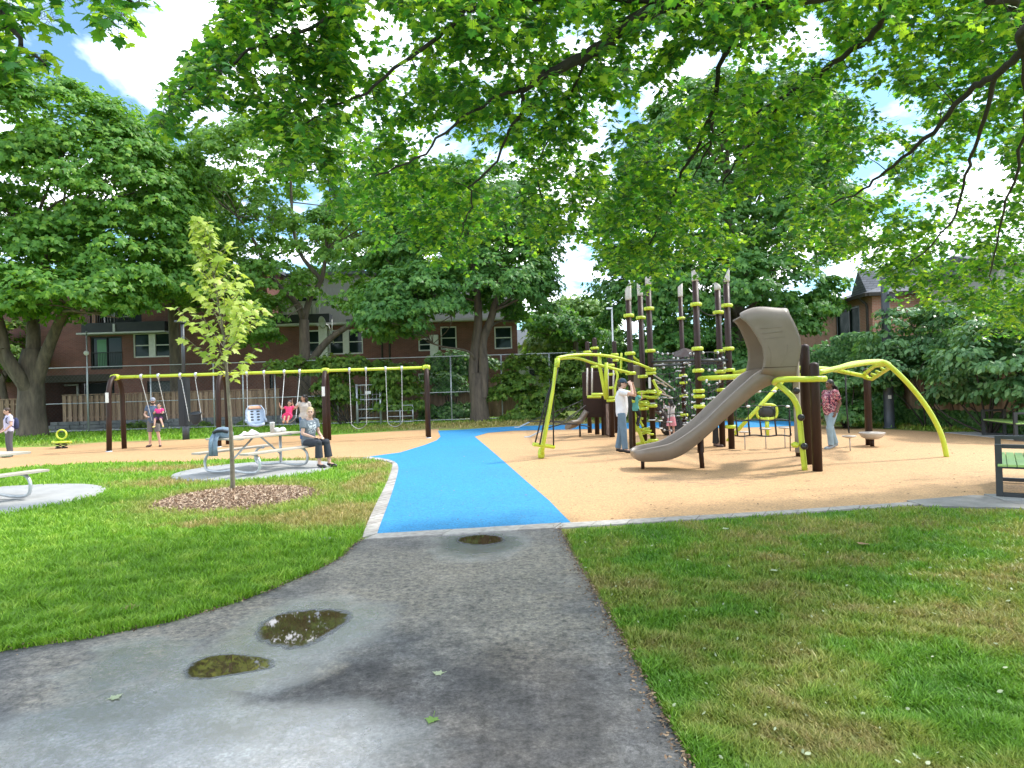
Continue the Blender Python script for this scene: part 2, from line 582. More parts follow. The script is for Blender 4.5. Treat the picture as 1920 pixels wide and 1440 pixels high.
def mat_lawn():
    m, nt, out = nodes('lawn_soil'); L = nt.links
    b = N(nt, 'ShaderNodeBsdfPrincipled', i_Roughness=.95)
    c = lawn_color(nt)
    ml = N(nt, 'ShaderNodeMix', data_type='RGBA', blend_type='MULTIPLY'); ml.inputs[0].default_value = 1
    n = N(nt, 'ShaderNodeTexNoise', i_Scale=45.0, i_Detail=4.0)
    geo = N(nt, 'ShaderNodeNewGeometry'); L.new(geo.outputs['Position'], n.inputs['Vector'])
    r = ramp(nt, [(.3, lin(.45, .42, .40)), (.7, lin(1.05, 1.0, 1.0))]); L.new(n.outputs['Fac'], r.inputs[0])
    L.new(c, ml.inputs[6]); L.new(r.outputs[0], ml.inputs[7])
    L.new(ml.outputs[2], b.inputs['Base Color'])
    bp = N(nt, 'ShaderNodeBump', i_Strength=.8, i_Distance=.03); L.new(n.outputs['Fac'], bp.inputs['Height'])
    L.new(bp.outputs[0], b.inputs['Normal'])
    L.new(b.outputs[0], out.inputs[0])
    return m


def mat_blade():
    m, nt, out = nodes('grass_blade'); L = nt.links
    c = lawn_color(nt)
    geo = N(nt, 'ShaderNodeNewGeometry')
    r = ramp(nt, [(0, lin(.72, .75, .7)), (.6, lin(1.05, 1.05, 1.0)), (.9, lin(1.35, 1.25, 1.3)), (1, lin(1.9, 1.6, 2.4))])
    L.new(geo.outputs['Random Per Island'], r.inputs[0])
    ml = N(nt, 'ShaderNodeMix', data_type='RGBA', blend_type='MULTIPLY'); ml.inputs[0].default_value = 1
    L.new(c, ml.inputs[6]); L.new(r.outputs[0], ml.inputs[7])
    b = N(nt, 'ShaderNodeBsdfPrincipled', i_Roughness=.45); b.inputs['Specular IOR Level'].default_value = .35
    L.new(ml.outputs[2], b.inputs['Base Color'])
    t = N(nt, 'ShaderNodeBsdfTranslucent'); L.new(ml.outputs[2], t.inputs[0])
    mx = N(nt, 'ShaderNodeMixShader'); mx.inputs[0].default_value = .35
    L.new(b.outputs[0], mx.inputs[1]); L.new(t.outputs[0], mx.inputs[2]); L.new(mx.outputs[0], out.inputs[0])
    return m


M['lawn'] = mat_lawn()
M['blade'] = mat_blade()

mb = MB()
mb.sheet([(-250, -60), (250, -60), (250, 400), (-250, 400)], 0)
struct(mb.build('ground', M['lawn']))


# ---- rubber safety surfacing
def mat_rubber(name, c1, c2, c3, stain=None):
    m, nt, out = nodes(name); L = nt.links
    b = N(nt, 'ShaderNodeBsdfPrincipled', i_Roughness=.8)
    geo = N(nt, 'ShaderNodeNewGeometry')
    n1 = N(nt, 'ShaderNodeTexNoise', i_Scale=.35, i_Detail=6.0, i_Roughness=.6); L.new(geo.outputs['Position'], n1.inputs['Vector'])
    r1 = ramp(nt, [(.3, c2), (.7, c1)]); L.new(n1.outputs['Fac'], r1.inputs[0])
    n2 = N(nt, 'ShaderNodeTexNoise', i_Scale=38.0, i_Detail=5.0, i_Roughness=.75); L.new(geo.outputs['Position'], n2.inputs['Vector'])
    r2 = ramp(nt, [(.35, g1(.42)), (.62, g1(1.3))]); L.new(n2.outputs['Fac'], r2.inputs[0])
    mx = N(nt, 'ShaderNodeMix', data_type='RGBA', blend_type='MULTIPLY'); mx.inputs[0].default_value = .75
    L.new(r1.outputs[0], mx.inputs[6]); L.new(r2.outputs[0], mx.inputs[7])
    # scuffs and bits of bark: broken dark flecks
    mp = N(nt, 'ShaderNodeMapping'); mp.inputs['Scale'].default_value = (1, 2.2, 1); L.new(geo.outputs['Position'], mp.inputs[0])
    n3 = N(nt, 'ShaderNodeTexNoise', i_Scale=5.5, i_Detail=7.0, i_Roughness=.75); L.new(mp.outputs[0], n3.inputs['Vector'])
    r3 = ramp(nt, [(.535, g1(0)), (.68, g1(.62))]); L.new(n3.outputs['Fac'], r3.inputs[0])
    fac = r3.outputs[0]
    if stain:
        sp = spots(nt, stain, .9, 1.5, .6)
        r4 = ramp(nt, [(.50, g1(0)), (.60, g1(1))]); L.new(n3.outputs['Fac'], r4.inputs[0])
        mm = N(nt, 'ShaderNodeMath', operation='MULTIPLY'); L.new(sp, mm.inputs[0]); L.new(r4.outputs[0], mm.inputs[1])
        m3 = N(nt, 'ShaderNodeMath', operation='MAXIMUM'); L.new(mm.outputs[0], m3.inputs[0]); L.new(fac, m3.inputs[1]); fac = m3.outputs[0]
    m2 = N(nt, 'ShaderNodeMix', data_type='RGBA'); L.new(fac, m2.inputs[0])
    L.new(mx.outputs[2], m2.inputs[6]); m2.inputs[7].default_value = c3
    L.new(m2.outputs[2], b.inputs['Base Color'])
    bp = N(nt, 'ShaderNodeBump', i_Strength=.5, i_Distance=.006); L.new(n2.outputs['Fac'], bp.inputs['Height'])
    L.new(bp.outputs[0], b.inputs['Normal']); L.new(b.outputs[0], out.inputs[0])
    return m


_st = [G(1350, 900), G(1430, 893), G(1240, 897)]
M['tan'] = mat_rubber('tan_rubber', lin(.53, .32, .150), lin(.47, .28, .13), lin(.22, .135, .08),
                      [(_st[0].x, _st[0].y, 1.2, .5), (_st[1].x, _st[1].y, .8, .4), (_st[2].x, _st[2].y, .5, .3)])
M['blue'] = mat_rubber('blue_rubber', lin(.014, .25, .52), lin(.018, .215, .45), lin(.07, .22, .36))

tan_r = [(1052, 987), (1071, 982), (1052, 963), (1030, 940), (988, 904), (952, 872), (915, 840), (890, 819), (915, 812), (961, 808), (1098, 805),
         (1240, 803.5), (1360, 803), (1440, 801), (1500, 798.5), (1515, 796), (1560, 799), (1660, 805), (1800, 813), (1960, 822)]
r_far = GG(tan_r)
r_near = GG([(2050, 928), (1830, 938.5), (1700, 946), (1500, 960), (1300, 972)])
rt = r_far + [Vector((16, 15, 0)), Vector((16, 8.6, 0))] + r_near[1:]
mb = MB(); mb.sheet(rt, .006)
struct(mb.build('tan_safety_surface', M['tan']))
tan_l = GG([(690, 857), (750, 849), (796, 835), (819, 826), (826, 819), (822, 804), (720, 810), (624, 816), (480, 819), (320, 826), (192, 830), (96, 838), (0, 840)])
tl = tan_l + [Vector((-26, 23, 0)), Vector((-22, 17.2, 0))] + GG([(0, 880), (64, 874), (192, 867.5), (351, 866), (400, 862), (592, 859.5)])
mb = MB(); mb.sheet(tl, .006)
struct(mb.build('tan_swing_surface', M['tan']))
blue_px = [(707, 1003), (715, 980), (730, 940), (742, 902), (747, 878), (740, 867), (720, 861), (690, 857), (750, 849), (796, 835), (819, 826), (826, 819), (821, 808),
           (869, 806), (915, 802.5), (961, 800), (1040, 797.5), (1100, 795), (1240, 792), (1360, 790), (1440, 789), (1495, 791), (1515, 796), (1500, 798.5), (1440, 801),
           (1360, 803), (1240, 803.5), (1098, 805), (961, 808), (915, 812), (890, 819), (915, 840), (952, 872), (988, 904), (1030, 940), (1052, 963), (1071, 982)]
mb = MB(); mb.sheet(GG(blue_px), .011)
struct(mb.build('blue_rubber_path', M['blue']))


# ---- asphalt path
edgeL = [(0, 1222), (161, 1198), (322, 1166), (443, 1130), (524, 1100), (596, 1069), (644, 1043), (664, 1021), (684, 1011)]
edgeR = [(1050, 990), (1080, 1051), (1126, 1129), (1167, 1202), (1204, 1268), (1240, 1335), (1290, 1424), (1304, 1450)]
eL, eR = smooth_line(GG(edgeL), 4), smooth_line(GG(edgeR), 4)
asph = [Vector((-14, 1.6, 0)), Vector((-7, 3.2, 0))] + eL + eR + [Vector((1.1, 0, 0)), Vector((1.4, -8, 0)), Vector((-14, -8, 0))]


def g2(x, y): v = G(x, y); return v.x, v.y


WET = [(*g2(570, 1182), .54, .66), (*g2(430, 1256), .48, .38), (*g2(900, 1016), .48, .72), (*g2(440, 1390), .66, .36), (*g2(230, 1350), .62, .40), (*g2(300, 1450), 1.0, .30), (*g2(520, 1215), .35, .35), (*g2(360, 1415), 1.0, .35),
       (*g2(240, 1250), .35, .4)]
DUST = [(*g2(720, 1060), .8, .7), (*g2(980, 1060), .6, .9), (*g2(1000, 1180), .5, .5), (*g2(420, 1160), .6, .3), (*g2(850, 1075), .9, 1.0), (*g2(760, 1110), .7, .6), (*g2(950, 1130), .5, .6), (*g2(620, 1245), .10, .16), (*g2(150, 1270), .5, .3), (*g2(300, 1200), .5, .3)]
DAMP = [(*g2(650, 1300), .36, .42), (*g2(980, 1330), .45, .8)]


def mat_asphalt():
    m, nt, out = nodes('asphalt'); L = nt.links
    geo = N(nt, 'ShaderNodeNewGeometry'); pos = geo.outputs['Position']
    n1 = N(nt, 'ShaderNodeTexNoise', i_Scale=2.2, i_Detail=8.0, i_Roughness=.68); L.new(pos, n1.inputs['Vector'])
    base = ramp(nt, [(.30, lin(.060, .060, .064)), (.5, lin(.11, .107, .105)), (.70, lin(.19, .178, .16))]); L.new(n1.outputs['Fac'], base.inputs[0])
    n2 = N(nt, 'ShaderNodeTexNoise', i_Scale=140.0, i_Detail=2.0); L.new(pos, n2.inputs['Vector'])
    v2 = N(nt, 'ShaderNodeTexVoronoi', i_Scale=170.0); L.new(pos, v2.inputs['Vector'])
    r2 = ramp(nt, [(.05, g1(.55)), (.5, g1(1.15))]); L.new(v2.outputs['Distance'], r2.inputs[0])
    n4 = N(nt, 'ShaderNodeTexNoise', i_Scale=19.0, i_Detail=7.0, i_Roughness=.72); L.new(pos, n4.inputs['Vector'])
    n5 = N(nt, 'ShaderNodeTexNoise', i_Scale=5.0, i_Detail=9.0, i_Roughness=.75); L.new(pos, n5.inputs['Vector'])
    r5 = ramp(nt, [(.36, g1(.62)), (.52, g1(1.0)), (.66, g1(1.28))]); L.new(n5.outputs['Fac'], r5.inputs[0])
    r4 = ramp(nt, [(.36, g1(.60)), (.5, g1(.98)), (.66, g1(1.28))]); L.new(n4.outputs['Fac'], r4.inputs[0])
    a = N(nt, 'ShaderNodeMix', data_type='RGBA', blend_type='MULTIPLY'); a.inputs[0].default_value = .8
    L.new(base.outputs[0], a.inputs[6]); L.new(r2.outputs[0], a.inputs[7])
    a2 = N(nt, 'ShaderNodeMix', data_type='RGBA', blend_type='MULTIPLY'); a2.inputs[0].default_value = 1.0
    L.new(a.outputs[2], a2.inputs[6]); L.new(r4.outputs[0], a2.inputs[7])
    a4 = N(nt, 'ShaderNodeMix', data_type='RGBA', blend_type='MULTIPLY'); a4.inputs[0].default_value = 1.0
    L.new(a2.outputs[2], a4.inputs[6]); L.new(r5.outputs[0], a4.inputs[7]); a2 = a4
    # dusty silt patches
    du = spots(nt, DUST, .6, 2.5, .7)
    dn = ramp(nt, [(.36, g1(.05)), (.66, g1(.75))]); L.new(n4.outputs['Fac'], dn.inputs[0])
    dm = N(nt, 'ShaderNodeMath', operation='MULTIPLY'); L.new(du, dm.inputs[0]); L.new(dn.outputs[0], dm.inputs[1])
    a3 = N(nt, 'ShaderNodeMix', data_type='RGBA'); L.new(dm.outputs[0], a3.inputs[0]); L.new(a2.outputs[2], a3.inputs[6]); a3.inputs[7].default_value = lin(.36, .31, .235)
    # wet film
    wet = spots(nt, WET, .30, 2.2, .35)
    damp = spots(nt, DAMP, .25, 2.5, .4)
    dk0 = N(nt, 'ShaderNodeMix', data_type='RGBA', blend_type='MULTIPLY'); L.new(damp, dk0.inputs[0])
    L.new(a3.outputs[2], dk0.inputs[6]); dk0.inputs[7].default_value = lin(.62, .60, .60)
    silt_sheen = ramp(nt, [(.35, lin(.11, .135, .175)), (.65, lin(.22, .27, .34))]); L.new(n1.outputs['Fac'], silt_sheen.inputs[0])   # silt left by the water, plus bluish sky sheen painted into its colour
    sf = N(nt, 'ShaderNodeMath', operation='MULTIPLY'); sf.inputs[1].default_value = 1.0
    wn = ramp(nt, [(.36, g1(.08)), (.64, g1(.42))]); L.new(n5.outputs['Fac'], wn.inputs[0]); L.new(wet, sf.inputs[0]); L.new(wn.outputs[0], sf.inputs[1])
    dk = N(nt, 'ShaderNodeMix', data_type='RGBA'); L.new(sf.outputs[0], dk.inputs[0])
    L.new(dk0.outputs[2], dk.inputs[6]); L.new(silt_sheen.outputs[0], dk.inputs[7])
    n6 = N(nt, 'ShaderNodeTexNoise', i_Scale=52.0, i_Detail=4.0, i_Roughness=.8); L.new(pos, n6.inputs['Vector'])
    r6 = ramp(nt, [(.34, g1(.55)), (.5, g1(1.0)), (.66, g1(1.5))]); L.new(n6.outputs['Fac'], r6.inputs[0])
    gr = N(nt, 'ShaderNodeMix', data_type='RGBA', blend_type='MULTIPLY'); gr.inputs[0].default_value = .85
    L.new(dk.outputs[2], gr.inputs[6]); L.new(r6.outputs[0], gr.inputs[7])
    b = N(nt, 'ShaderNodeBsdfPrincipled')
    L.new(gr.outputs[2], b.inputs['Base Color'])
    wr = ramp(nt, [(.0, g1(.72)), (.6, g1(.34)), (1, g1(.24))]); L.new(wet, wr.inputs[0])
    L.new(wr.outputs[0], b.inputs['Roughness'])
    ws = N(nt, 'ShaderNodeMapRange'); ws.inputs[3].default_value = .45; ws.inputs[4].default_value = 1.0
    L.new(wet, ws.inputs[0]); L.new(ws.outputs[0], b.inputs['Specular IOR Level'])
    sm = N(nt, 'ShaderNodeMath', operation='ADD'); L.new(v2.outputs['Distance'], sm.inputs[0]); L.new(n4.outputs['Fac'], sm.inputs[1])
    bp = N(nt, 'ShaderNodeBump', i_Distance=.0022)
    bs = N(nt, 'ShaderNodeMapRange'); bs.inputs[3].default_value = .8; bs.inputs[4].default_value = .16
    L.new(wet, bs.inputs[0]); L.new(bs.outputs[0], bp.inputs['Strength'])
    L.new(sm.outputs[0], bp.inputs['Height']); L.new(bp.outputs[0], b.inputs['Normal'])
    L.new(wet, b.inputs['Coat Weight']); b.inputs['Coat IOR'].default_value = 1.55
    cr_ = ramp(nt, [(.35, g1(.26)), (.65, g1(.07))]); L.new(n4.outputs['Fac'], cr_.inputs[0]); L.new(cr_.outputs[0], b.inputs['Coat Roughness'])
    bc = N(nt, 'ShaderNodeBump', i_Distance=.004, i_Strength=.45); L.new(n6.outputs['Fac'], bc.inputs['Height']); L.new(bc.outputs[0], b.inputs['Coat Normal'])
    L.new(b.outputs[0], out.inputs[0])
    return m


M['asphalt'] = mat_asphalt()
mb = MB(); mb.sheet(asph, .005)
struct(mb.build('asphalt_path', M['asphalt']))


# ---- puddles (thin sheets of brown water lying in the hollows)
def mat_puddle():
    m, nt, out = nodes('puddle_water'); L = nt.links
    b = N(nt, 'ShaderNodeBsdfPrincipled', i_Roughness=.02)
    geo = N(nt, 'ShaderNodeNewGeometry')
    n = N(nt, 'ShaderNodeTexNoise', i_Scale=6.0, i_Detail=5.0); L.new(geo.outputs['Position'], n.inputs['Vector'])
    r = ramp(nt, [(.3, lin(.050, .032, .015)), (.7, lin(.085, .058, .030))]); L.new(n.outputs['Fac'], r.inputs[0])
    L.new(r.outputs[0], b.inputs['Base Color'])
    b.inputs['Specular IOR Level'].default_value = .75
    # the water thins out to a silty film at its ragged edge
    at = N(nt, 'ShaderNodeAttribute', attribute_name='depth')
    n2 = N(nt, 'ShaderNodeTexNoise', i_Scale=16.0, i_Detail=8.0, i_Roughness=.7); L.new(geo.outputs['Position'], n2.inputs['Vector'])
    ad = N(nt, 'ShaderNodeMath', operation='ADD'); L.new(at.outputs['Fac'], ad.inputs[0]); L.new(n2.outputs['Fac'], ad.inputs[1])
    mr = N(nt, 'ShaderNodeMapRange', interpolation_type='SMOOTHSTEP'); mr.inputs[1].default_value = .66; mr.inputs[2].default_value = .98
    L.new(ad.outputs[0], mr.inputs[0])
    mc = N(nt, 'ShaderNodeMix', data_type='RGBA'); L.new(mr.outputs[0], mc.inputs[0]); mc.inputs[6].default_value = lin(.13, .14, .16); L.new(r.outputs[0], mc.inputs[7])
    L.new(mc.outputs[2], b.inputs['Base Color'])
    rr_ = ramp(nt, [(0, g1(.30)), (.55, g1(.12)), (1, g1(.02))]); L.new(mr.outputs[0], rr_.inputs[0]); L.new(rr_.outputs[0], b.inputs['Roughness'])
    ma = N(nt, 'ShaderNodeMapRange', interpolation_type='SMOOTHSTEP'); ma.inputs[1].default_value = .50; ma.inputs[2].default_value = .80; L.new(ad.outputs[0], ma.inputs[0])
    tr = N(nt, 'ShaderNodeBsdfTransparent'); mx = N(nt, 'ShaderNodeMixShader'); L.new(ma.outputs[0], mx.inputs[0]); L.new(tr.outputs[0], mx.inputs[1]); L.new(b.outputs[0], mx.inputs[2])
    L.new(mx.outputs[0], out.inputs[0])
    return m


M['puddle'] = mat_puddle()
for poly in ([(487, 1190), (492, 1176), (508, 1162), (535, 1152), (575, 1147), (622, 1146), (646, 1151), (650, 1161), (634, 1176), (608, 1193), (580, 1208), (550, 1214), (518, 1209), (494, 1200)],
             [(350, 1262), (362, 1248), (385, 1236), (420, 1230), (455, 1231), (488, 1235), (506, 1242), (502, 1252), (476, 1259), (440, 1265), (405, 1271), (372, 1273), (354, 1269)],
             [(860, 1013), (866, 1009), (882, 1006), (905, 1004), (928, 1006), (940, 1010), (941, 1015), (930, 1019), (902, 1022), (876, 1020), (863, 1017)]):
    pts = GG(poly)
    pts = [p for p in smooth_line(pts + [pts[0]], 4)][:-1]
    c = sum(pts, Vector()) / len(pts)
    mb = MB(); n = len(pts)
    rings_ = [[(c.x + (p.x - c.x) * s_, c.y + (p.y - c.y) * s_, .0066) for p in pts] for s_ in (1.16, .86, .6)]
    q_ = [(k * n + i, k * n + (i + 1) % n, (k + 1) * n + (i + 1) % n, (k + 1) * n + i) for k in (0, 1) for i in range(n)]
    mb.add(rings_[0] + rings_[1] + rings_[2], q_ + [list(range(2 * n, 3 * n))])
    o = mb.build('puddle', M['puddle'])
    a_ = o.data.attributes.new('depth', 'FLOAT', 'POINT')
    a_.data.foreach_set('value', [0.0] * n + [.6] * n + [1.0] * n)
    struct(o)

# ---- paver kerb
M['paver'] = None


def mat_paver():
    m, nt, out = nodes('paver'); L = nt.links
    b = N(nt, 'ShaderNodeBsdfPrincipled', i_Roughness=.9)
    geo = N(nt, 'ShaderNodeNewGeometry')
    r = ramp(nt, [(0, lin(.31, .285, .26)), (.5, lin(.39, .36, .335)), (1, lin(.46, .43, .40))]); L.new(geo.outputs['Random Per Island'], r.inputs[0])
    n = N(nt, 'ShaderNodeTexNoise', i_Scale=14.0, i_Detail=6.0); L.new(geo.outputs['Position'], n.inputs['Vector'])
    r2 = ramp(nt, [(.3, g1(.7)), (.65, g1(1.08))]); L.new(n.outputs['Fac'], r2.inputs[0])
    mx = N(nt, 'ShaderNodeMix', data_type='RGBA', blend_type='MULTIPLY'); mx.inputs[0].default_value = 1
    L.new(r.outputs[0], mx.inputs[6]); L.new(r2.outputs[0], mx.inputs[7]); L.new(mx.outputs[2], b.inputs['Base Color'])
    L.new(b.outputs[0], out.inputs[0])
    return m


M['paver'] = mat_paver()


def resample(pts, n):
    pts = [Vector(p) for p in pts]
    d = [0]
    for a, b in zip(pts, pts[1:]): d.append(d[-1] + (b - a).length)
    out = []
    for k in range(n):
        t = d[-1] * k / (n - 1)
        i = max(j for j in range(len(d)) if d[j] <= t + 1e-9)
        i = min(i, len(pts) - 2)
        u = (t - d[i]) / max(d[i + 1] - d[i], 1e-9)
        out.append(pts[i].lerp(pts[i + 1], u))
    return out, d[-1]


def pavers(inner, outer, step, z0, z1, gap=.008):
    mb = MB()
    _, ln = resample(inner, 2)
    n = max(2, int(ln / step))
    a, _ = resample(inner, n + 1); b, _ = resample(outer, n + 1)
    for i in range(n):
        e = (a[i + 1] - a[i]).normalized() * gap
        e2 = (b[i + 1] - b[i]).normalized() * gap
        z = z1 + rng.normal(0, .002)
        mb.prism([a[i] + e, a[i + 1] - e, b[i + 1] - e2, b[i] + e2], z0, z)
    return mb


inn = GG([(707, 1003), (715, 980), (730, 940), (742, 902), (747, 878), (740, 867), (720, 861), (690, 857)])
outr = GG([(680, 1010), (686, 990), (705, 947), (727, 902), (736, 873), (730, 867), (705, 862.5), (680, 859.5)])
struct(pavers(smooth_line(inn, 4), smooth_line(outr, 4), .17, .001, .017).build('paver_kerb', M['paver']))
inn2 = GG([(707, 1003), (1071, 982), (1300, 969), (1500, 957.5), (1700, 943.5), (1835, 935)])
out2 = GG([(682, 1013.5), (1052, 992), (1290, 977), (1500, 964), (1700, 949.5), (1835, 941)])
struct(pavers(inn2, out2, .42, .001, .018, .006).build('concrete_kerb', M['paver']))

# ---- concrete pads
mb = MB(); mb.lathe([(1.66, -.02), (1.66, .022), (1.64, .03), (.001, .031)], (-5.62, 13.98, 0), 56, False)
struct(mb.build('picnic_pad', M['concrete']))
mb = MB(); mb.lathe([(1.95, -.02), (1.95, .022), (1.93, .03), (.001, .031)], (-9.05, 10.55, 0), 56, False)
struct(mb.build('picnic_pad', M['concrete']))
a = GG([(1700, 941), (1826, 931), (1960, 938), (2100, 950), (2000, 963), (1900, 955), (1800, 953), (1735, 951)])
mb = MB(); mb.prism([(p.x, p.y) for p in a], .001, .022)
M['slab'] = pm('worn_slab', lin(.30, .285, .27), lin(.17, .16, .15), 3.5, .85, bump=.4, bscale=40, detail=8)
struct(mb.build('worn_slab', M['slab']))
a = GG([(1845, 930), (2060, 931), (2060, 944), (1885, 942.5)])
mb = MB(); mb.prism([(p.x, p.y) for p in a], .001, .03)
struct(mb.build('bench_pad', M['concrete']))
a = GG([(1772, 812), (1830, 810.5), (1990, 818), (2000, 840), (1925, 829), (1850, 820)])
mb = MB(); mb.prism([(p.x, p.y) for p in a], .001, .025)
struct(mb.build('bench_pad', M['concrete']))
a = GG([(592, 1013), (604, 1011), (622, 1012), (622, 1016), (600, 1017)])
mb = MB(); mb.prism([(p.x, p.y) for p in a], .001, .03)
tag(mb.build('valve_cover', M['paver']), 'small pale stone cover set flush in the lawn beside the path corner', 'cover')

# ---- mulch ring
MULC = Vector((-4.42, 10.22, 0))
mb = MB(); mb.lathe([(1.22, .004), (1.0, .03), (.5, .055), (.001, .07)], MULC, 40, False)
M['mulch_bed'] = pm('mulch_bed', lin(.20, .125, .08), lin(.09, .055, .035), 18, .95, bump=1.0, bscale=60)
n = 9500
ang, rad = rng.uniform(0, 2 * PI, n), 1.27 * np.sqrt(rng.uniform(0, 1, n))
rad *= 1 + .07 * np.sin(3 * ang + 1) + rng.normal(0, .03, n)
z = .075 * np.clip(1 - (rad / 1.25) ** 2, 0, 1) + .008
pos = np.c_[MULC.x + rad * np.cos(ang), MULC.y + rad * np.sin(ang), z]
nr = np.c_[rng.normal(0, .55, n), rng.normal(0, .55, n), np.ones(n)]
td = np.c_[rng.normal(0, 1, (n, 2)), rng.normal(0, .2, n)]
CH = (np.array([(-.13, 0, 0), (.13, .02, 0), (.16, .95, .04), (-.12, 1., .03)]), np.array([(0, 1, 2, 3)]))
cv, cf = leaves(pos, nr, td, rng.uniform(.022, .058, n), CH)
M['chips'] = leafmat('wood_chips', [(0, lin(.14, .085, .055)), (.35, lin(.32, .21, .135)), (.7, lin(.48, .34, .23)), (1, lin(.66, .52, .38))], .05, .8, (1, .8, .6))
o = np_mesh('mulch', cv, cf, M['chips'])
o['kind'] = 'stuff'; tag(o, 'brown wood chip mulch heaped round the foot of the young tree', 'mulch')
bed = mb.build('mulch_bed', M['mulch_bed']); struct(bed)


# ---- grass blades
def inpoly(px, py, poly):
    c = np.zeros(len(px), bool)
    j = len(poly) - 1
    for i in range(len(poly)):
        xi, yi = poly[i]; xj, yj = poly[j]
        t = ((yi > py) != (yj > py)) & (px < (xj - xi) * (py - yi) / (yj - yi + 1e-12) + xi)
        c ^= t; j = i
    return c


def Gv(px, py):
    d = (np.array(_f)[None] + np.outer((px - 960) / F, np.array(_r)) + np.outer((720 - py) / F, np.array(_u)))
    t = -H / d[:, 2]
    return np.c_[d[:, 0] * t, d[:, 1] * t]


def blades(name, poly, n, label, h=(.035, .075), skip=None, wf=1.0, ypow=1.0, grp=None):
    xs, ys = [p[0] for p in poly], [p[1] for p in poly]
    k = int(n * 2.5)
    px = rng.uniform(min(xs), max(xs), k)
    py = min(ys) + (max(ys) - min(ys)) * rng.uniform(0, 1, k) ** ypow
    ok = inpoly(px, py, poly)
    px, py = px[ok][:n], py[ok][:n]
    g = Gv(px, py)
    if skip:
        keep = np.ones(len(g), bool)
        for (cx, cy, r) in skip:
            keep &= np.hypot(g[:, 0] - cx, g[:, 1] - cy) > r * (1 + .05 * rng.normal(size=len(g)))
        g = g[keep]
    n = len(g)
    Y = g[:, 1]
    # tufts: neighbours share height and lean
    cell = np.sin(g[:, 0] * 9.1 + 3 * np.sin(g[:, 1] * 6.3)) * np.cos(g[:, 1] * 8.3 + 2 * np.sin(g[:, 0] * 5.1))
    hh = rng.uniform(h[0], h[1], n) * (1 + .35 * cell) * (1 + .02 * Y)
    w = (.0022 + .00062 * Y) * rng.uniform(.7, 1.3, n) * wf
    a = rng.uniform(0, 2 * PI, n)
    lean = np.c_[np.cos(a), np.sin(a)] * (rng.uniform(.2, 1.15, n) * hh)[:, None]
    lean[:, 0] += .3 * hh * cell
    wa = a + PI / 2 + rng.normal(0, .5, n)
    wv = np.c_[np.cos(wa), np.sin(wa)] * w[:, None]
    z0 = np.zeros(n)
    b0 = np.c_[g - wv, z0]; b1 = np.c_[g + wv, z0]
    m0 = np.c_[g + lean * .4 - wv * .8, hh * .62]; m1 = np.c_[g + lean * .4 + wv * .8, hh * .62]
    t = np.c_[g + lean, hh]
    V = np.stack([b0, b1, m1, m0, t], 1).reshape(-1, 3)
    T = (np.array([(0, 1, 2), (0, 2, 3), (3, 2, 4)])[None] + (np.arange(n) * 5)[:, None, None]).reshape(-1, 3)
    o = np_mesh(name, V, T, M['blade'])
    o['kind'] = 'stuff'
    return tag(o, label, 'grass', grp)


lawnL = [(-420, 893), (0, 882), (64, 875), (192, 868.5), (351, 867), (400, 863.5), (592, 861), (690, 861), (722, 866), (733, 875), (725, 902), (703, 947), (684, 990), (676, 1010), (664, 1022), (640, 1045), (592, 1071), (524, 1102), (443, 1132),
         (322, 1168), (161, 1200), (0, 1224), (-420, 1262)]
lawnR = [(1054, 996), (1290, 979), (1500, 966), (1700, 951), (1735, 953), (1800, 955), (1900, 957), (1990, 962), (2260, 985), (2260, 1490), (1330, 1490), (1296, 1424), (1246, 1335), (1210, 1268), (1173, 1202), (1132, 1129), (1086, 1051)]
padskip = [(-5.62, 13.98, 1.67), (-9.05, 10.55, 1.96), (MULC.x, MULC.y, 1.20)]
blades('grass', lawnL, 150000, 'bright green mown lawn with straw patches around the picnic tables', skip=padskip, wf=.9)
blades('grass', lawnR, 185000, 'worn olive and green lawn right of the asphalt path', ypow=.85, h=(.024, .052))
far = [(-60, 838), (96, 836), (192, 828), (320, 824), (480, 817), (624, 814), (720, 808), (822, 802), (890, 803), (961, 798), (1100, 793), (1240, 790), (1360, 788), (1500, 788), (1515, 794), (1560, 797), (1660, 803), (1790, 811), (1990, 815),
       (1990, 800), (1800, 796), (1650, 792), (1500, 783), (1200, 786), (900, 786), (600, 793), (300, 806), (-60, 818)]
blades('grass', far, 26000, 'far strip of rough grass along the foot of the fences', h=(.04, .10), wf=1.3)


M['litter'] = leafmat('litter', [(0, lin(.08, .05, .03)), (.6, lin(.20, .13, .08)), (1, lin(.38, .28, .18))], .05, .85, (1, .8, .6))
# leaf litter along the path edges
def litter(line, n, wid, name, label, side=1):
    pts, ln = resample(line, 60)
    pts = np.array(pts)[:, :2]
    k = rng.uniform(0, 58.99, n); i = k.astype(int); u = (k - i)[:, None]
    c = pts[i] * (1 - u) + pts[i + 1] * u
    tg = norm(pts[i + 1] - pts[i]); nm = np.c_[tg[:, 1], -tg[:, 0]] * side
    c = c + nm * (rng.gamma(1.5, wid, n) - wid * .8)[:, None]
    pos = np.c_[c, rng.uniform(.008, .03, n)]
    nr = np.c_[rng.normal(0, .4, (n, 2)), np.ones(n)]
    td = np.c_[rng.normal(0, 1, (n, 2)), np.zeros(n)]
    v, t = leaves(pos, nr, td, rng.uniform(.008, .028, n), OVAL)
    o = np_mesh(name, v, t, M['litter'])
    o['kind'] = 'stuff'
    return tag(o, label, 'leaf litter')


litter(eR, 1500, .028, 'leaf_litter', 'brown leaf litter along the right edge of the asphalt path', 1 if True else -1)
litter(eL, 700, .02, 'leaf_litter', 'thin line of dirt and bits along the left edge of the asphalt path', 1)


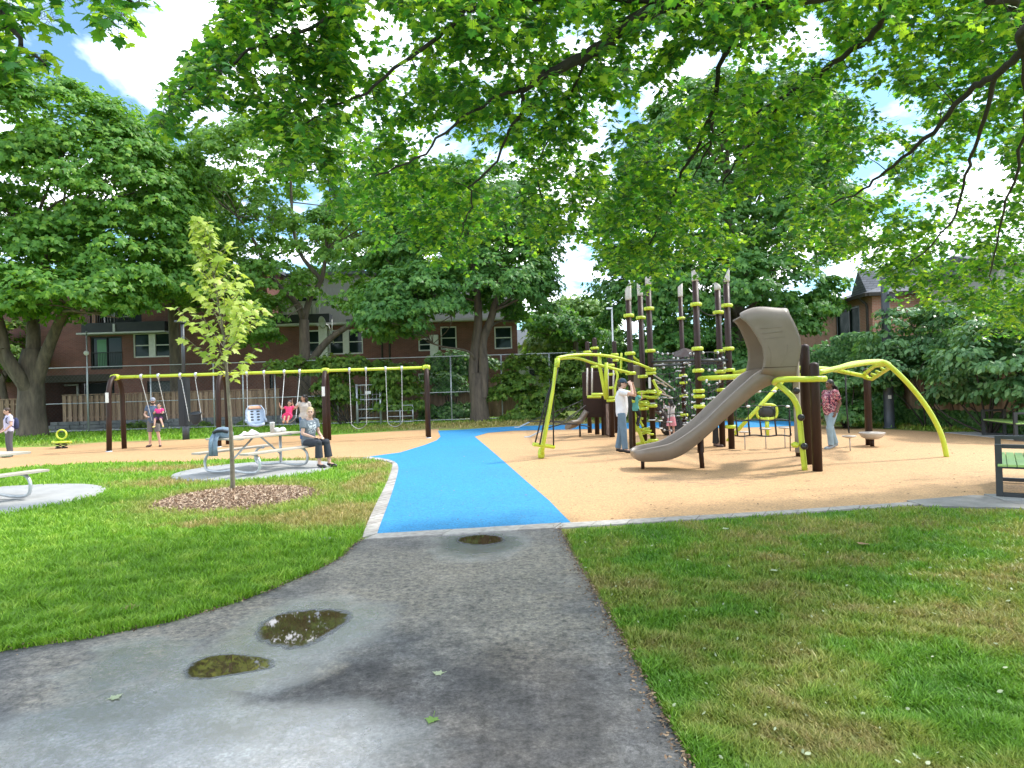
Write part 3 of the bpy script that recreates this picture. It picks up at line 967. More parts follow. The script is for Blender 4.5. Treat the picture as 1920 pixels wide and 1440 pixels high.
# scraps scattered over the worn lawn
n = 420
px, py = rng.uniform(1060, 1950, n), 1000 + 470 * rng.uniform(0, 1, n) ** 1.3
ok = inpoly(px, py, lawnR); g = Gv(px[ok], py[ok]); n = len(g)
v, t = leaves(np.c_[g, rng.uniform(.02, .05, n)], np.c_[rng.normal(0, .5, (n, 2)), np.ones(n)], np.c_[rng.normal(0, 1, (n, 2)), rng.normal(0, .2, n)], rng.uniform(.012, .035, n), OVAL)
o = np_mesh('leaf_litter', v, t, M['pale_leaf']); o['kind'] = 'stuff'
tag(o, 'pale dry scraps scattered through the worn right lawn', 'leaf litter')
# bits blown over the rubber surfacing
n = 900
px, py = rng.uniform(700, 1900, n), 812 + 165 * rng.uniform(0, 1, n) ** 1.2
ok = inpoly(px, py, [(720, 1000), (745, 880), (800, 840), (900, 812), (1500, 806), (1900, 830), (1830, 932), (1071, 980)]); g = Gv(px[ok], py[ok]); n = len(g)
v, t = leaves(np.c_[g, np.full(n, .0145)], np.c_[rng.normal(0, .15, (n, 2)), np.ones(n)], np.c_[rng.normal(0, 1, (n, 2)), np.zeros(n)], rng.uniform(.012, .05, n), OVAL)
o = np_mesh('leaf_litter', v, t, M['litter']); o['kind'] = 'stuff'
tag(o, 'small dark bits of leaf and bark blown over the tan and blue rubber', 'leaf litter')
# single fallen leaves
def fallen(px, py, size, mat, label, rz, z=.03):
    p = G(px, py)
    size *= .8
    t = thing('fallen_leaf', label, 'leaf', (p.x, p.y, z), rz, 'fallen leaves')
    tv, tt = MAPLE
    v = tv * size
    v[:, 2] = np.abs(v[:, 2]) * .5 - .004
    np_mesh('blade', v, tt, mat, t)
    mb = MB(); mb.tube([(0, -.05 * size, 0), (.05 * size, -.35 * size, .005), (.08 * size, -.6 * size, .012)], .0015, 4)
    mb.build('stalk', mat, t)


fallen(247, 1152, .15, M['dry_leaf'], 'curled tan leaf on the left lawn near the asphalt edge', .6, .05)
fallen(1620, 1028, .14, M['dry_leaf'], 'orange brown leaf lying on the worn right lawn', 2.2, .05)
fallen(826, 1266, .075, M['pale_leaf'], 'small pale leaf scrap on the middle of the asphalt path', 1.2, .012)
fallen(812, 1350, .085, M['leaf_pale'], 'green leaf flat on the asphalt near its wet shine', 2.9, .012)
fallen(211, 1313, .08, M['pale_leaf'], 'pale green leaf on wet asphalt left of the small puddle', -.5, .012)
fallen(1362, 1000, .09, M['pale_leaf'], 'pale leaf on the right lawn close to the kerb', .2, .05)
fallen(1455, 1080, .08, M['pale_leaf'], 'whitish leaf on the right lawn among short grass', 1.7, .05)
# ================================================================== BUILDINGS AND FENCES
def wall_grid(mb, x0, x1, z0, z1, Y, ops, depth=.14):
    xs = sorted(set([x0, x1] + [min(max(v, x0), x1) for o in ops for v in o[:2]]))
    zs = sorted(set([z0, z1] + [min(max(v, z0), z1) for o in ops for v in o[2:4]]))
    for i in range(len(xs) - 1):
        for j in range(len(zs) - 1):
            cx, cz = (xs[i] + xs[i + 1]) / 2, (zs[j] + zs[j + 1]) / 2
            if any(o[0] < cx < o[1] and o[2] < cz < o[3] for o in ops): continue
            mb.add([(xs[i], Y, zs[j]), (xs[i + 1], Y, zs[j]), (xs[i + 1], Y, zs[j + 1]), (xs[i], Y, zs[j + 1])], [(0, 1, 2, 3)])
    for o in ops:
        a, b, c, d = o[:4]
        dp = o[4] if len(o) > 4 else depth
        mb.add([(a, Y, c), (b, Y, c), (b, Y + dp, c), (a, Y + dp, c)], [(0, 1, 2, 3)])
        mb.add([(a, Y, d), (b, Y, d), (b, Y + dp, d), (a, Y + dp, d)], [(3, 2, 1, 0)])
        mb.add([(a, Y, c), (a, Y + dp, c), (a, Y + dp, d), (a, Y, d)], [(0, 1, 2, 3)])
        mb.add([(b, Y, c), (b, Y + dp, c), (b, Y + dp, d), (b, Y, d)], [(3, 2, 1, 0)])


def frame_rect(mb, x0, x1, z0, z1, Y, t=.07, dep=.09):
    mb.box(((x0 + x1) / 2, Y, z0 + t / 2), (x1 - x0, dep, t))
    mb.box(((x0 + x1) / 2, Y, z1 - t / 2), (x1 - x0, dep, t))
    mb.box((x0 + t / 2, Y, (z0 + z1) / 2), (t, dep, z1 - z0 - 2 * t))
    mb.box((x1 - t / 2, Y, (z0 + z1) / 2), (t, dep, z1 - z0 - 2 * t))


def window(par, x0, x1, z0, z1, Y, lights=1, frame=None, gapw=.0, sash=True, t=.08, glass=None):
    """white frame with `lights` sashes side by side (separated by a broad mullion gapw)"""
    mb = MB()
    frame_rect(mb, x0, x1, z0, z1, Y, t)
    pane = MB()
    wi = (x1 - x0 - 2 * t - gapw * (lights - 1)) / lights
    for k in range(lights):
        a = x0 + t + k * (wi + gapw)
        if k and gapw: mb.box((a - gapw / 2, Y, (z0 + z1) / 2), (gapw, .10, z1 - z0 - 2 * t))
        if sash: mb.box((a + wi / 2, Y + .012, (z0 + z1) / 2), (wi, .06, .06))
        pane.box((a + wi / 2, Y + .035, (z0 + z1) / 2), (wi, .01, z1 - z0 - 2 * t))
    f = mb.build('window', frame or M['white_paint'], par, True)
    pane.build('pane', glass or M['glass'], f, True)
    return f


BY = 41.0


def bx(px, Y=BY): return P(px, 700, Y).x
def bz(px, py, Y=BY): return P(px, py, Y).z


def R4(px0, px1, py0, py1, Y=BY):
    """pixel rectangle on the facade -> x0,x1,z0,z1"""
    m = (px0 + px1) / 2
    return bx(px0, Y), bx(px1, Y), bz(m, py1, Y), bz(m, py0, Y)


apt = thing('apartment_building', 'red brown brick apartment block with balconies and white framed windows behind the trees', 'building', (-16, 43, 0))
XL, XR = bx(-140), bx(972)
XM = bx(505)
zt = 9.8
zb2 = bz(600, 611)                  # top of the brick where the terrace level steps back
void = (*R4(80, 214, 716, 812), 4.0)
void = (void[0], void[1], 0.0, void[3], 4.0)
log = (*R4(171, 268, 536, 610), 1.5)
door = R4(171, 230, 631, 692)
wA = R4(251, 321, 624, 670)
bsm1 = R4(275, 333, 714, 742)
wL1 = R4(60, 88, 650, 676)
wL2 = R4(70, 90, 560, 590)
opsA = [void, log, door, wA, bsm1, wL1, wL2]
mb = MB()
wall_grid(mb, XL, XM, 0, zt, BY, opsA, .16)
wB = [R4(571, 603, 619, 666), R4(618, 682, 618, 664), R4(786, 812, 634, 658), R4(828, 858, 612, 655), R4(929, 962, 612, 654), R4(464, 500, 632, 664), R4(784, 812, 700, 728),
      R4(463, 512, 700, 733)]
wall_grid(mb, XM, XR, 0, zb2, BY, wB, .16)
mb.add([(XR, BY, 0), (XR, BY + 9, 0), (XR, BY + 9, zb2), (XR, BY, zb2)], [(0, 1, 2, 3)])
mb.add([(XL, BY, 0), (XL, BY + 9, 0), (XL, BY + 9, zt), (XL, BY, zt)], [(3, 2, 1, 0)])
mb.add([(XM, BY, zb2), (XM, BY + 3.0, zb2), (XM, BY + 3.0, zt), (XM, BY, zt)], [(0, 1, 2, 3)])
mb.build('wall', M['brick'], apt, True)
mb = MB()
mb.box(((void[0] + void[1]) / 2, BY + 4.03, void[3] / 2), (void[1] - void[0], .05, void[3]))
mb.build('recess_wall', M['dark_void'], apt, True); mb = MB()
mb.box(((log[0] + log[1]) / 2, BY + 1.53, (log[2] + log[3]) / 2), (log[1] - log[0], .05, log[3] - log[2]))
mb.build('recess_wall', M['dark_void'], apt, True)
mb = MB()
mb.box(((XM + XR) / 2, BY + 3.2, (zb2 + zt) / 2), (XR - XM - .02, .3, zt - zb2))
mb.build('upper_wall', M['siding'], apt, True)
mb = MB()
mb.box(((XL + XM) / 2, BY + 4.5, zt + .11), (XM - XL + .6, 9.8, .22))
mb.box(((XR + XM) / 2 + .3, BY + 6, zt + .10), (XR - XM, 6.6, .2))
mb.build('roof', M['grey_roof'], apt, True)
# left loggia: slab, white eave line, door, railing
a, b, c, d = R4(168, 322, 606, 624)
mb = MB(); mb.box(((a + b) / 2, BY - .35, (c + d) / 2), (b - a, .7, d - c)); mb.build('balcony_slab', M['black_slab'], apt, True)
mb = MB(); mb.box(((a + b) / 2 - .1, BY - .38, c - .05), (b - a + .3, .9, .10))
x = bx(229); mb.box((x, BY - .73, c + .27), (.14, .05, .5))
mb.build('eave_trim', M['fascia'], apt, True)
a, b, c, d = R4(172, 262, 574, 606)
mb = MB()
mb.box(((a + b) / 2, BY - .62, d), (b - a, .05, .05))
for k in range(26):
    mb.box((a + (b - a) * k / 25, BY - .62, (c + d) / 2), (.02, .02, d - c))
mb.build('balcony_railing', M['dark_metal'], apt, True)
a, b, c, d = R4(172, 180, 555, 606)
mb = MB(); mb.box(((a + b) / 2, BY + .2, (c + d) / 2), (.22, .22, d - c)); mb.build('balcony_post', M['brick_orange'], apt, True)
a, b, c, d = R4(203, 222, 548, 590)
window(apt, a, b, c, d, BY + 1.42, 1)
# sliding door with green curtain
f = window(apt, door[0], door[1], door[2], door[3], BY + .11, 2, M['black_slab'], .06, False)
mb = MB(); a, b, c, d = R4(181, 199, 635, 690)
mb.box(((a + b) / 2, BY + .13, (c + d) / 2), (b - a, .012, d - c - .1)); mb.build('curtain', M['curtain'], apt, True)
mb = MB(); a, b, c, d = R4(172, 230, 661, 693)
mb.box(((a + b) / 2, BY - .03, d), (b - a, .04, .05))
for k in range(20): mb.box((a + (b - a) * k / 19, BY - .03, (c + d) / 2), (.018, .018, d - c))
mb.build('door_railing', M['black_slab'], apt, True)
window(apt, *wA, BY + .08, 2, gapw=.42)
window(apt, *bsm1, BY + .10, 1, M['black_slab'], sash=False)
window(apt, *wL1, BY + .08, 1); window(apt, *wL2, BY + .08, 1)
# carport junk: grey duct frame inside the recess
a, b, c, d = R4(115, 145, 722, 760, BY + 2)
mb = MB(); mb.tube([(a, BY + 2, d), (b, BY + 2, d), (b, BY + 2, c)], .09, 8); mb.build('duct', M['fascia'], apt, True)
# band beam above the recess
a, b, c, d = R4(72, 216, 703, 716)
mb = MB(); mb.box(((a + b) / 2, BY - .04, (c + d) / 2), (b - a, .08, d - c)); mb.build('lintel', M['bark_dark'], apt, True)
# right hand part: terrace eave, white fascia, windows, pillars
z0 = zb2
mb = MB(); mb.box(((XM + XR) / 2, BY - .25, z0 + .07), (XR - XM, .7, .14)); mb.box((bx(605), BY - .55, z0 + .02), (.2, .2, .2))
mb.build('fascia', M['fascia'], apt, True)
a, b, c, d = R4(520, 625, 593, 608)
mb = MB(); mb.box(((a + b) / 2, BY - .2, (c + d) / 2 + .06), (b - a, .75, d - c)); mb.build('balcony_slab', M['black_slab'], apt, True)
a, b, c, d = R4(655, 800, 600, 608)
mb = MB(); mb.box(((a + b) / 2, BY + .2, (c + d) / 2 + .06), (b - a, 1.4, d - c), rx=.0); mb.build('roof_skirt', M['grey_roof'], apt, True)
a, b, c, d = R4(538, 606, 568, 600)
mb = MB()
k = int((b - a) / .16)
for i in range(k): mb.box((a + (i + .5) * (b - a) / k, BY - .45 + .02 * (i % 2), (c + d) / 2), (.145, .025, d - c))
mb.box(((a + b) / 2, BY - .45, d + .02), (b - a + .1, .08, .05)); mb.build('balcony_screen', M['siding'], apt, True)
for i, wv in enumerate(wB[:6]):
    window(apt, *wv, BY + .08, 2 if i == 1 else 1, gapw=.4 if i == 1 else 0)
window(apt, *wB[6], BY + .08, 1); window(apt, *wB[7], BY + .10, 2, M['black_slab'], .05, False)
for p0, p1, q0, q1 in ((600, 616, 612, 676), (808, 823, 628, 745)):
    a, b, c, d = R4(p0, p1, q0, q1, BY - .3)
    mb = MB(); mb.box(((a + b) / 2, BY - .22, (c + d) / 2), (b - a, .36, d - c)); mb.build('pillar', M['white_paint'], apt, True)
for px in (718, 732):
    mb = MB(); mb.tube([(bx(px), BY - .06, bz(px, 690)), (bx(px), BY - .06, zb2 - .05)], .06, 8); mb.build('downpipe', M['bark_dark'], apt, True)
a, b, c, d = R4(718, 752, 551, 568, BY + 3)
window(apt, a, b, c, d, BY + 3.0, 1)
a, b, c, d = R4(560, 600, 556, 592, BY + 3)
window(apt, a, b, c, d, BY + 3.0, 2, M['fascia'], .1)

# satellite dish on the terrace edge
dp = P(606, 604, BY - .9)
t = thing('satellite_dish', 'white oval satellite dish on a bent arm at the terrace edge behind the forked tree', 'satellite dish', tuple(dp))
mb = MB()
Rd = Matrix.Rotation(math.radians(-70), 3, 'X') @ Matrix.Rotation(math.radians(25), 3, 'Y')
rr = []
for rad, zz in ((.001, 0), (.15, .012), (.3, .05), (.4, .095), (.41, .10), (.3, .075), (.001, .03)):
    rr.append([Rd @ Vector((rad * .72 * math.cos(2 * PI * k / 20), rad * math.sin(2 * PI * k / 20), -zz)) for k in range(20)])
mb.rings(rr); mb.build('dish', M['fascia'], t)
mb = MB(); mb.tube([(0, .05, -.05), (.3, .1, -.2), (.42, .35, -.9), (.42, .75, -1.3)], .035, 8); mb.tube([(.55, .0, .15), (.5, .12, -.5), (.42, .35, -.95)], .03, 8)
mb.build('arm', M['white_paint'], t)
# balcony chair
cp = P(205, 606, BY + .45)
t = thing('balcony_chair', 'white metal chair standing on the dark upper balcony', 'chair', (cp.x, cp.y, cp.z))
mb = MB(); mb.box((0, 0, .42), (.46, .44, .04)); mb.build('seat', M['white_paint'], t, bevel=.01)
mb = MB(); frame_rect(mb, -.23, .23, .44, .92, .2, .035, .03)
for k in range(5): mb.box((-.15 + .075 * k, .2, .66), (.02, .02, .42))
mb.build('backrest', M['white_paint'], t)
for x in (-.2, .2):
    for y in (-.19, .19):
        mb = MB(); mb.tube([(x, y, 0), (x, y, .41)], .018, 6); mb.build('leg', M['white_paint'], t)

# ---- the orange brick house on the right
hr = math.atan2(8, .6)
hs = thing('brick_house', 'orange brick house with grey shingle roof and wide dark window above the ivy wall', 'house', (17, 30, 0), hr)
mb = MB()
wz0, wz1 = 3.75, 5.22
LX, DY = 12.0, 9.0
ze = 5.6


def hwall(mb):
    # side wall (local y=0 plane, faces +y local which looks west), window opening
    xs = [0, 1.3, 4.0, LX]; zs = [0, wz0, wz1, ze]
    for i in range(3):
        for j in range(3):
            if i == 1 and j == 1: continue
            mb.add([(xs[i], 0, zs[j]), (xs[i + 1], 0, zs[j]), (xs[i + 1], 0, zs[j + 1]), (xs[i], 0, zs[j + 1])], [(3, 2, 1, 0)])
    for q in ([(1.3, 0, wz0), (4, 0, wz0), (4, -.15, wz0), (1.3, -.15, wz0)], [(1.3, 0, wz1), (4, 0, wz1), (4, -.15, wz1), (1.3, -.15, wz1)],
              [(1.3, 0, wz0), (1.3, 0, wz1), (1.3, -.15, wz1), (1.3, -.15, wz0)], [(4, 0, wz0), (4, 0, wz1), (4, -.15, wz1), (4, -.15, wz0)]):
        mb.add(q, [(0, 1, 2, 3)])
    mb.add([(0, 0, 0), (0, -DY, 0), (0, -DY, ze), (0, 0, ze)], [(0, 1, 2, 3)])
    mb.add([(LX, 0, 0), (LX, -DY, 0), (LX, -DY, ze), (LX, 0, ze)], [(3, 2, 1, 0)])
    mb.add([(0, -DY, 0), (LX, -DY, 0), (LX, -DY, ze), (0, -DY, ze)], [(0, 1, 2, 3)])


hwall(mb); mb.build('wall', M['brick_orange'], hs)
mb = MB()
e = .5
w_ = 1.3; h_ = .62
mb.add([(-e, e, ze - .02), (LX + e, e, ze - .02), (LX + e, -DY - e, ze - .02), (-e, -DY - e, ze - .02), (w_, -w_, ze + h_), (LX - w_, -w_, ze + h_), (LX - w_, -DY + w_, ze + h_), (w_, -DY + w_, ze + h_)],
       [(0, 4, 5, 1), (1, 5, 6, 2), (2, 6, 7, 3), (3, 7, 4, 0), (0, 1, 2, 3), (4, 7, 6, 5)])
mb.add([(.2, .1, ze + .05), (2.0, .1, ze + .05), (1.1, .1, ze + 1.25), (.2, -2.6, ze + .3), (2.0, -2.6, ze + .3), (1.1, -2.6, ze + 1.25)], [(0, 1, 2), (3, 5, 4), (0, 2, 5, 3), (1, 4, 5, 2), (0, 3, 4, 1)])
mb.build('roof', M['shingle'], hs)
mb = MB(); mb.box((LX / 2, e - .02, ze - .1), (LX + 2 * e, .12, .16)); mb.box((-e + .02, -DY / 2, ze - .1), (.12, DY + 2 * e - .2, .16))
mb.tube([(.35, e - .05, ze - .16), (.35, .12, ze - .45), (.35, .08, ze - .6), (.35, .08, .2)], .06, 8)
mb.build('gutter', M['bark_dark'], hs)
f = MB()
f.box((2.65, -.08, wz0 + .05), (2.7, .1, .1)); f.box((2.65, -.08, wz1 - .05), (2.7, .1, .1)); f.box((1.36, -.08, (wz0 + wz1) / 2), (.12, .1, wz1 - wz0 - .2)); f.box((3.94, -.08, (wz0 + wz1) / 2), (.12, .1, wz1 - wz0 - .2))
f.box((2.5, -.08, (wz0 + wz1) / 2), (.07, .1, wz1 - wz0 - .2)); f.box((2.65, .05, wz0 - .06), (3.0, .16, .1))
fo = f.build('window', M['dark_metal'], hs)
mb = MB(); mb.box((2.65, -.11, (wz0 + wz1) / 2), (2.5, .02, wz1 - wz0 - .2)); mb.build('pane', M['glass_side'], fo)

# ---- pale sided house further right
h2 = thing('sided_house', 'pale grey house with vertical siding half hidden by the leaves at the upper right', 'house', (23.2, 27, 0))
mb = MB(); k = 40
for i in range(k): mb.box((-4 + (i + .5) * 8 / k, -1.9 + .012 * (i % 2), 2.95), (8 / k, .08, 5.9))
mb.box((0, .2, 2.95), (7.98, 4.1, 5.9))
mb.build('wall', M['siding'], h2)
mb = MB(); mb.add([(-4.4, -2.4, 5.88), (4.4, -2.4, 5.88), (4.4, 2.6, 5.88), (-4.4, 2.6, 5.88), (-4.4, .1, 6.7), (4.4, .1, 6.7)],
                  [(0, 1, 5, 4), (2, 3, 4, 5), (0, 4, 3), (1, 2, 5), (3, 2, 1, 0)])
mb.build('roof', M['shingle'], h2)
window(h2, 20.6, 22.2, 4.4, 5.6, 25.02, 2, gapw=.1)

# ---- pale building glimpsed through the gap
h3 = thing('white_house', 'small white house wall glimpsed through leaves right of the double trunk tree', 'house', (2.2, 56, 0))
mb = MB(); mb.box((0, 0, 2.6), (5.5, 5, 5.2)); mb.build('wall', M['white_paint'], h3)
mb = MB(); mb.add([(-3, -2.8, 5.15), (3, -2.8, 5.15), (3, 2.8, 5.15), (-3, 2.8, 5.15), (-3, 0, 6.8), (3, 0, 6.8)], [(0, 1, 5, 4), (2, 3, 4, 5), (0, 4, 3), (1, 2, 5), (3, 2, 1, 0)])
mb.build('roof', M['grey_roof'], h3)
window(h3, 1.4, 2.6, 2.6, 3.9, 53.46, 1)


# ---- board fences
def board_fence(name, label, px0, px1, Y, zb, zt_, grp=None, w=.15):
    x0, x1 = bx(px0, Y), bx(px1, Y)
    t = thing(name, label, 'fence', ((x0 + x1) / 2, Y, 0), 0, grp)
    mb = MB(); n = int((x1 - x0) / w)
    for i in range(n):
        x = x0 + (i + .5) * (x1 - x0) / n
        h = zt_ + rng.normal(0, .012)
        mb.box((x, Y + (.04 if i % 2 else -.04), (zb + h) / 2), (w * (1.15 if i % 2 == 0 else 1.0), .022, h - zb))
    mb.build('boards', M['fence'], t, True)
    for z in (zb + .2, zt_ - .25):
        mb = MB(); mb.box(((x0 + x1) / 2, Y, z), (x1 - x0, .05, .09)); mb.build('rail', M['fence'], t, True)
    mb = MB(); mb.box(((x0 + x1) / 2, Y, zt_ + .045), (x1 - x0 + .1, .16, .04)); mb.build('top_cap', M['fence'], t, True)
    for x in np.arange(x0, x1 + .1, 2.4):
        mb = MB(); mb.box((x, Y, zt_ / 2), (.1, .055, zt_)); mb.build('post', M['fence'], t, True)
    return t


board_fence('board_fence', 'brown board fence on a low stone wall behind the left swings', 118, 522, 35.2, .55, 1.97, 'brown board fences')
board_fence('board_fence', 'weathered board fence half buried in vines behind the right swings', 585, 1000, 35.6, .1, 1.98, 'brown board fences')
board_fence('board_fence', 'short dark board fence at the far left edge behind the big trunk', -160, 36, 36.0, .1, 1.85, 'brown board fences')
x0, x1 = bx(96, 34.7), bx(548, 34.7)
mb = MB()
z = 0.0
for r in range(3):
    x = x0 + (r % 2) * -.3
    while x < x1:
        wd = rng.uniform(.4, .8)
        mb.box((x + wd / 2, 34.7 + rng.normal(0, .015), z + .095), (wd - .015, .35, .18))
        x += wd
    z += .19
o = mb.build('stone_wall', M['stone'], None, bevel=.015)
tag(o, 'low dark stone retaining wall under the left board fence', 'wall')


# ---- tall chain link fence
CY = 33.4
cf = thing('chain_link_fence', 'tall grey chain link fence with galvanised posts running behind the swings', 'fence', (bx(550, CY), CY, 0))
cx0, cx1 = bx(66, CY), bx(1120, CY)
CT = 3.42
for k, px in enumerate((70, 163, 282, 400, 455, 515, 632, 845, 940, 1030, 1120)):
    x = bx(px, CY); mb = MB(); mb.tube([(x, CY, 0), (x, CY, CT)], .035, 8); mb.build('post', M['galv'], cf, True)
for z in (CT, 1.55, .12):
    mb = MB(); mb.tube([(cx0, CY - .02, z), (cx1, CY - .02, z)], .022, 6); mb.build('rail', M['galv'], cf, True)
mb = MB()
W_ = cx1 - cx0
sp = .20
nline = int((W_ + CT) / sp)
for i in range(nline):
    xa = cx0 - CT + i * sp
    for s in (1, -1):
        a, b = (xa, 0.05), (xa + CT - .1, CT - .05)
        ta = max(0, (cx0 - a[0]) / (b[0] - a[0])); tb = min(1, (cx1 - a[0]) / (b[0] - a[0]))
        if tb <= ta: continue
        p = (a[0] + (b[0] - a[0]) * ta, a[1] + (b[1] - a[1]) * ta); q = (a[0] + (b[0] - a[0]) * tb, a[1] + (b[1] - a[1]) * tb)
        if s < 0:
            p = (cx0 + cx1 - p[0], p[1]); q = (cx0 + cx1 - q[0], q[1])
        mb.tube([(p[0], CY - .05 + .006 * s, p[1]), (q[0], CY - .05 + .006 * s, q[1])], .0025, 3, False)
M['wire'] = pm('wire', lin(.16, .16, .16), None, 5, .6, .2)
o = mb.build('wire_mesh', M['wire'], cf, True)

# ---- gate in the fence with a notice
gt = thing('gate', 'grey steel gate frame with a small white notice between the right swings', 'gate', (bx(690, 33.0), 33.0, 0))
ga, gb = bx(668, 33), bx(712, 33)
for x in (ga, gb):
    mb = MB(); mb.tube([(x, 33, 0), (x, 33, 2.1)], .06, 8); mb.build('post', M['galv'], gt, True)
mb = MB()
for z in (.35, .8, 1.3, 2.05): mb.tube([(ga, 33, z), (gb, 33, z)], .03, 6)
for k in range(1, 6): mb.tube([(ga + (gb - ga) * k / 6, 33, .35), (ga + (gb - ga) * k / 6, 33, 2.05)], .008, 4)
mb.build('gate_frame', M['galv'], gt, True)
q = P(690, 736, 32.93); mb = MB(); mb.box(tuple(q), (.3, .015, .16)); mb.build('notice', M['sign'], gt, True)
g0 = thing('barrier', 'low grey pipe barrier on the grass beside the steel gate', 'barrier', (bx(745, 32.6), 32.6, 0))
a, b = bx(724, 32.6), bx(772, 32.6)
mb = MB()
for z in (.12, .4, .68, .95): mb.tube([(a, 32.6, z), (b, 32.6, z)], .022, 6)
mb.build('rails', M['galv'], g0, True)
for x in (a, (a + b) / 2, b):
    mb = MB(); mb.tube([(x, 32.6, 0), (x, 32.6, .97)], .028, 6); mb.build('post', M['galv'], g0, True)

# ---- right boundary: dark board fence that the ivy has swallowed
IV = [G(1230, 786), G(1380, 786), G(1500, 788), G(1600, 793), G(1700, 798), G(1800, 806), G(1900, 815), G(2100, 826)]
ift = thing('ivy_fence', 'dark board fence swallowed by ivy along the right side of the playground', 'fence', tuple(IV[3]))
mb = MB()
L_, ln = resample(IV, int(30 / .16))
for i in range(len(L_) - 1):
    a, b = L_[i], L_[i + 1]
    mb.beam((a.x, a.y + .35, 1.2), (b.x, b.y + .35, 1.2), .03, 2.4 + rng.normal(0, .02))
mb.build('boards', M['fence'], ift, True)
for i in range(0, len(L_), 14):
    a = L_[i]; mb = MB(); mb.box((a.x, a.y + .28, 1.25), (.1, .1, 2.5)); mb.build('post', M['fence'], ift, True)

# ---- pillars, poles
lp = G(1668, 803)
t = thing('light_pole', 'tall dark grey light pole rising in front of the ivy at the right', 'light pole', tuple(lp))
mb = MB(); mb.lathe([(.19, 0), (.19, .05), (.155, .06), (.15, .6), (.115, 4.2), (.105, 5.0), (.10, 5.0)], (0, 0, 0), 16); mb.build('pole', M['pole_grey'], t)
mb = MB(); mb.tube([(0, 0, 4.95), (0, -.15, 5.1), (0, -.6, 5.2)], .045, 8); mb.build('arm', M['pole_grey'], t)
mb = MB(); mb.box((0, -.8, 5.2), (.26, .6, .1)); mb.build('lamp_head', M['pole_grey'], t, bevel=.03)
mb = MB(); mb.box((-.05, -.15, 1.0), (.09, .03, .12)); mb.build('label_plate', M['sign'], t)
mb = MB(); mb.box((.12, -.12, 4.15), (.22, .2, .2)); mb.tube([(.12, -.2, 4.1), (.12, -.3, 4.05)], .07, 8); mb.build('camera_box', M['black_plastic'], t)
lp = G(349, 824)
t = thing('light_pole', 'dark green steel pillar standing behind the second swing', 'light pole', tuple(lp))
mb = MB(); mb.lathe([(.13, 0), (.13, .55), (.12, .56)], (0, 0, 0), 14); mb.build('base', M['pole_grey'], t)
mb = MB(); mb.box((-.03, 0, 1.5), (.34, .3, 1.9)); mb.box((.03, -.155, 1.5), (.05, .02, 1.8)); mb.build('column', M['black_slab'], t, bevel=.02)
mb = MB(); mb.tube([(-.03, 0, 2.45), (-.03, 0, 4.6)], .07, 10); mb.build('pole', M['pole_grey'], t)
mb = MB(); mb.box((-.03, -.15, 4.65), (.2, .6, .08)); mb.build('lamp_head', M['pole_grey'], t, bevel=.02)
q = P(163, 662, 33.3)
t = thing('lamp', 'round white lamp on a thin post in front of the brick wall at the left', 'lamp', (q.x, 33.3, 0))
mb = MB(); mb.tube([(0, 0, 0), (0, 0, 5.3)], .03, 8); mb.build('post', M['galv'], t)
mb = MB(); mb.ell((0, -.05, q.z), (.13, .1, .13)); mb.build('lamp_globe', M['sign'], t)
q = P(1149, 640, 27.5)
t = thing('light_pole', 'slim pale grey pole behind the left climbing posts', 'light pole', (q.x, 27.5, 0))
mb = MB(); mb.tube([(0, 0, 0), (0, 0, 5.0)], [.042, .036], 10); mb.build('pole', M['chain'], t)
mb = MB(); mb.box((-.12, 0, 4.95), (.25, .14, .08)); mb.build('lamp_head', M['galv'], t, bevel=.015)
# ================================================================== TREES
def limb(mb, a, b, r0, r1, bend=.12, seg=7, n=6):
    a, b = Vector(a), Vector(b)
    d = b - a
    off = Vector((rng.normal(), rng.normal(), abs(rng.normal()) * .6)) * d.length * bend
    pts = [a + d * (k / n) + off * math.sin(PI * k / n) for k in range(n + 1)]
    mb.tube(pts, [r0 + (r1 - r0) * k / n for k in range(n + 1)], seg, False)
    return pts


def trunk_flare(mb, base, pts, rs, flare=1.45, seg=14):
    """bark column with root flare"""
    pts = [Vector(base) + Vector((0, 0, -.05)), Vector(base) + Vector((0, 0, .12)), Vector(base) + Vector((0, 0, .5))] + [Vector(p) for p in pts]
    rs = [rs[0] * flare, rs[0] * (1 + (flare - 1) * .55), rs[0] * 1.08] + list(rs)
    out = []
    for i, p in enumerate(pts):
        t = (pts[min(i + 1, len(pts) - 1)] - pts[max(i - 1, 0)]).normalized()
        x = (Vector((1, 0, 0)) - t * t.x).normalized(); y = t.cross(x)
        out.append([p + (x * math.cos(2 * PI * k / seg) + y * math.sin(2 * PI * k / seg)) * rs[i] * (1 + .10 * math.sin(3 * 2 * PI * k / seg + i * .4) + .05 * math.sin(7 * 2 * PI * k / seg)) for k in range(seg)])
    mb.rings(out)


def crown_clumps(blobs, n, top_bias=.25, inner=.25):
    """clump centres spread over the shells of ellipsoids (centre, radii), skipping those buried in another"""
    vol = np.array([b[1][0] * b[1][1] + b[1][1] * b[1][2] + b[1][0] * b[1][2] for b in blobs])
    pr = vol / vol.sum()
    out, outward = [], []
    while len(out) < n:
        i = rng.choice(len(blobs), p=pr)
        c, r = np.array(blobs[i][0]), np.array(blobs[i][1])
        d = rng.normal(size=3); d /= np.linalg.norm(d)
        if d[2] < -.55: continue
        rad = rng.uniform(.45, .85) if rng.uniform() < inner else rng.uniform(.85, 1.06)
        p = c + d * r * rad
        bad = False
        for j, (c2, r2) in enumerate(blobs):
            if j != i and np.linalg.norm((p - np.array(c2)) / np.array(r2)) < .78: bad = True
        if bad: continue
        out.append(p); outward.append(norm(d / r))
    return np.array(out), np.array(outward)


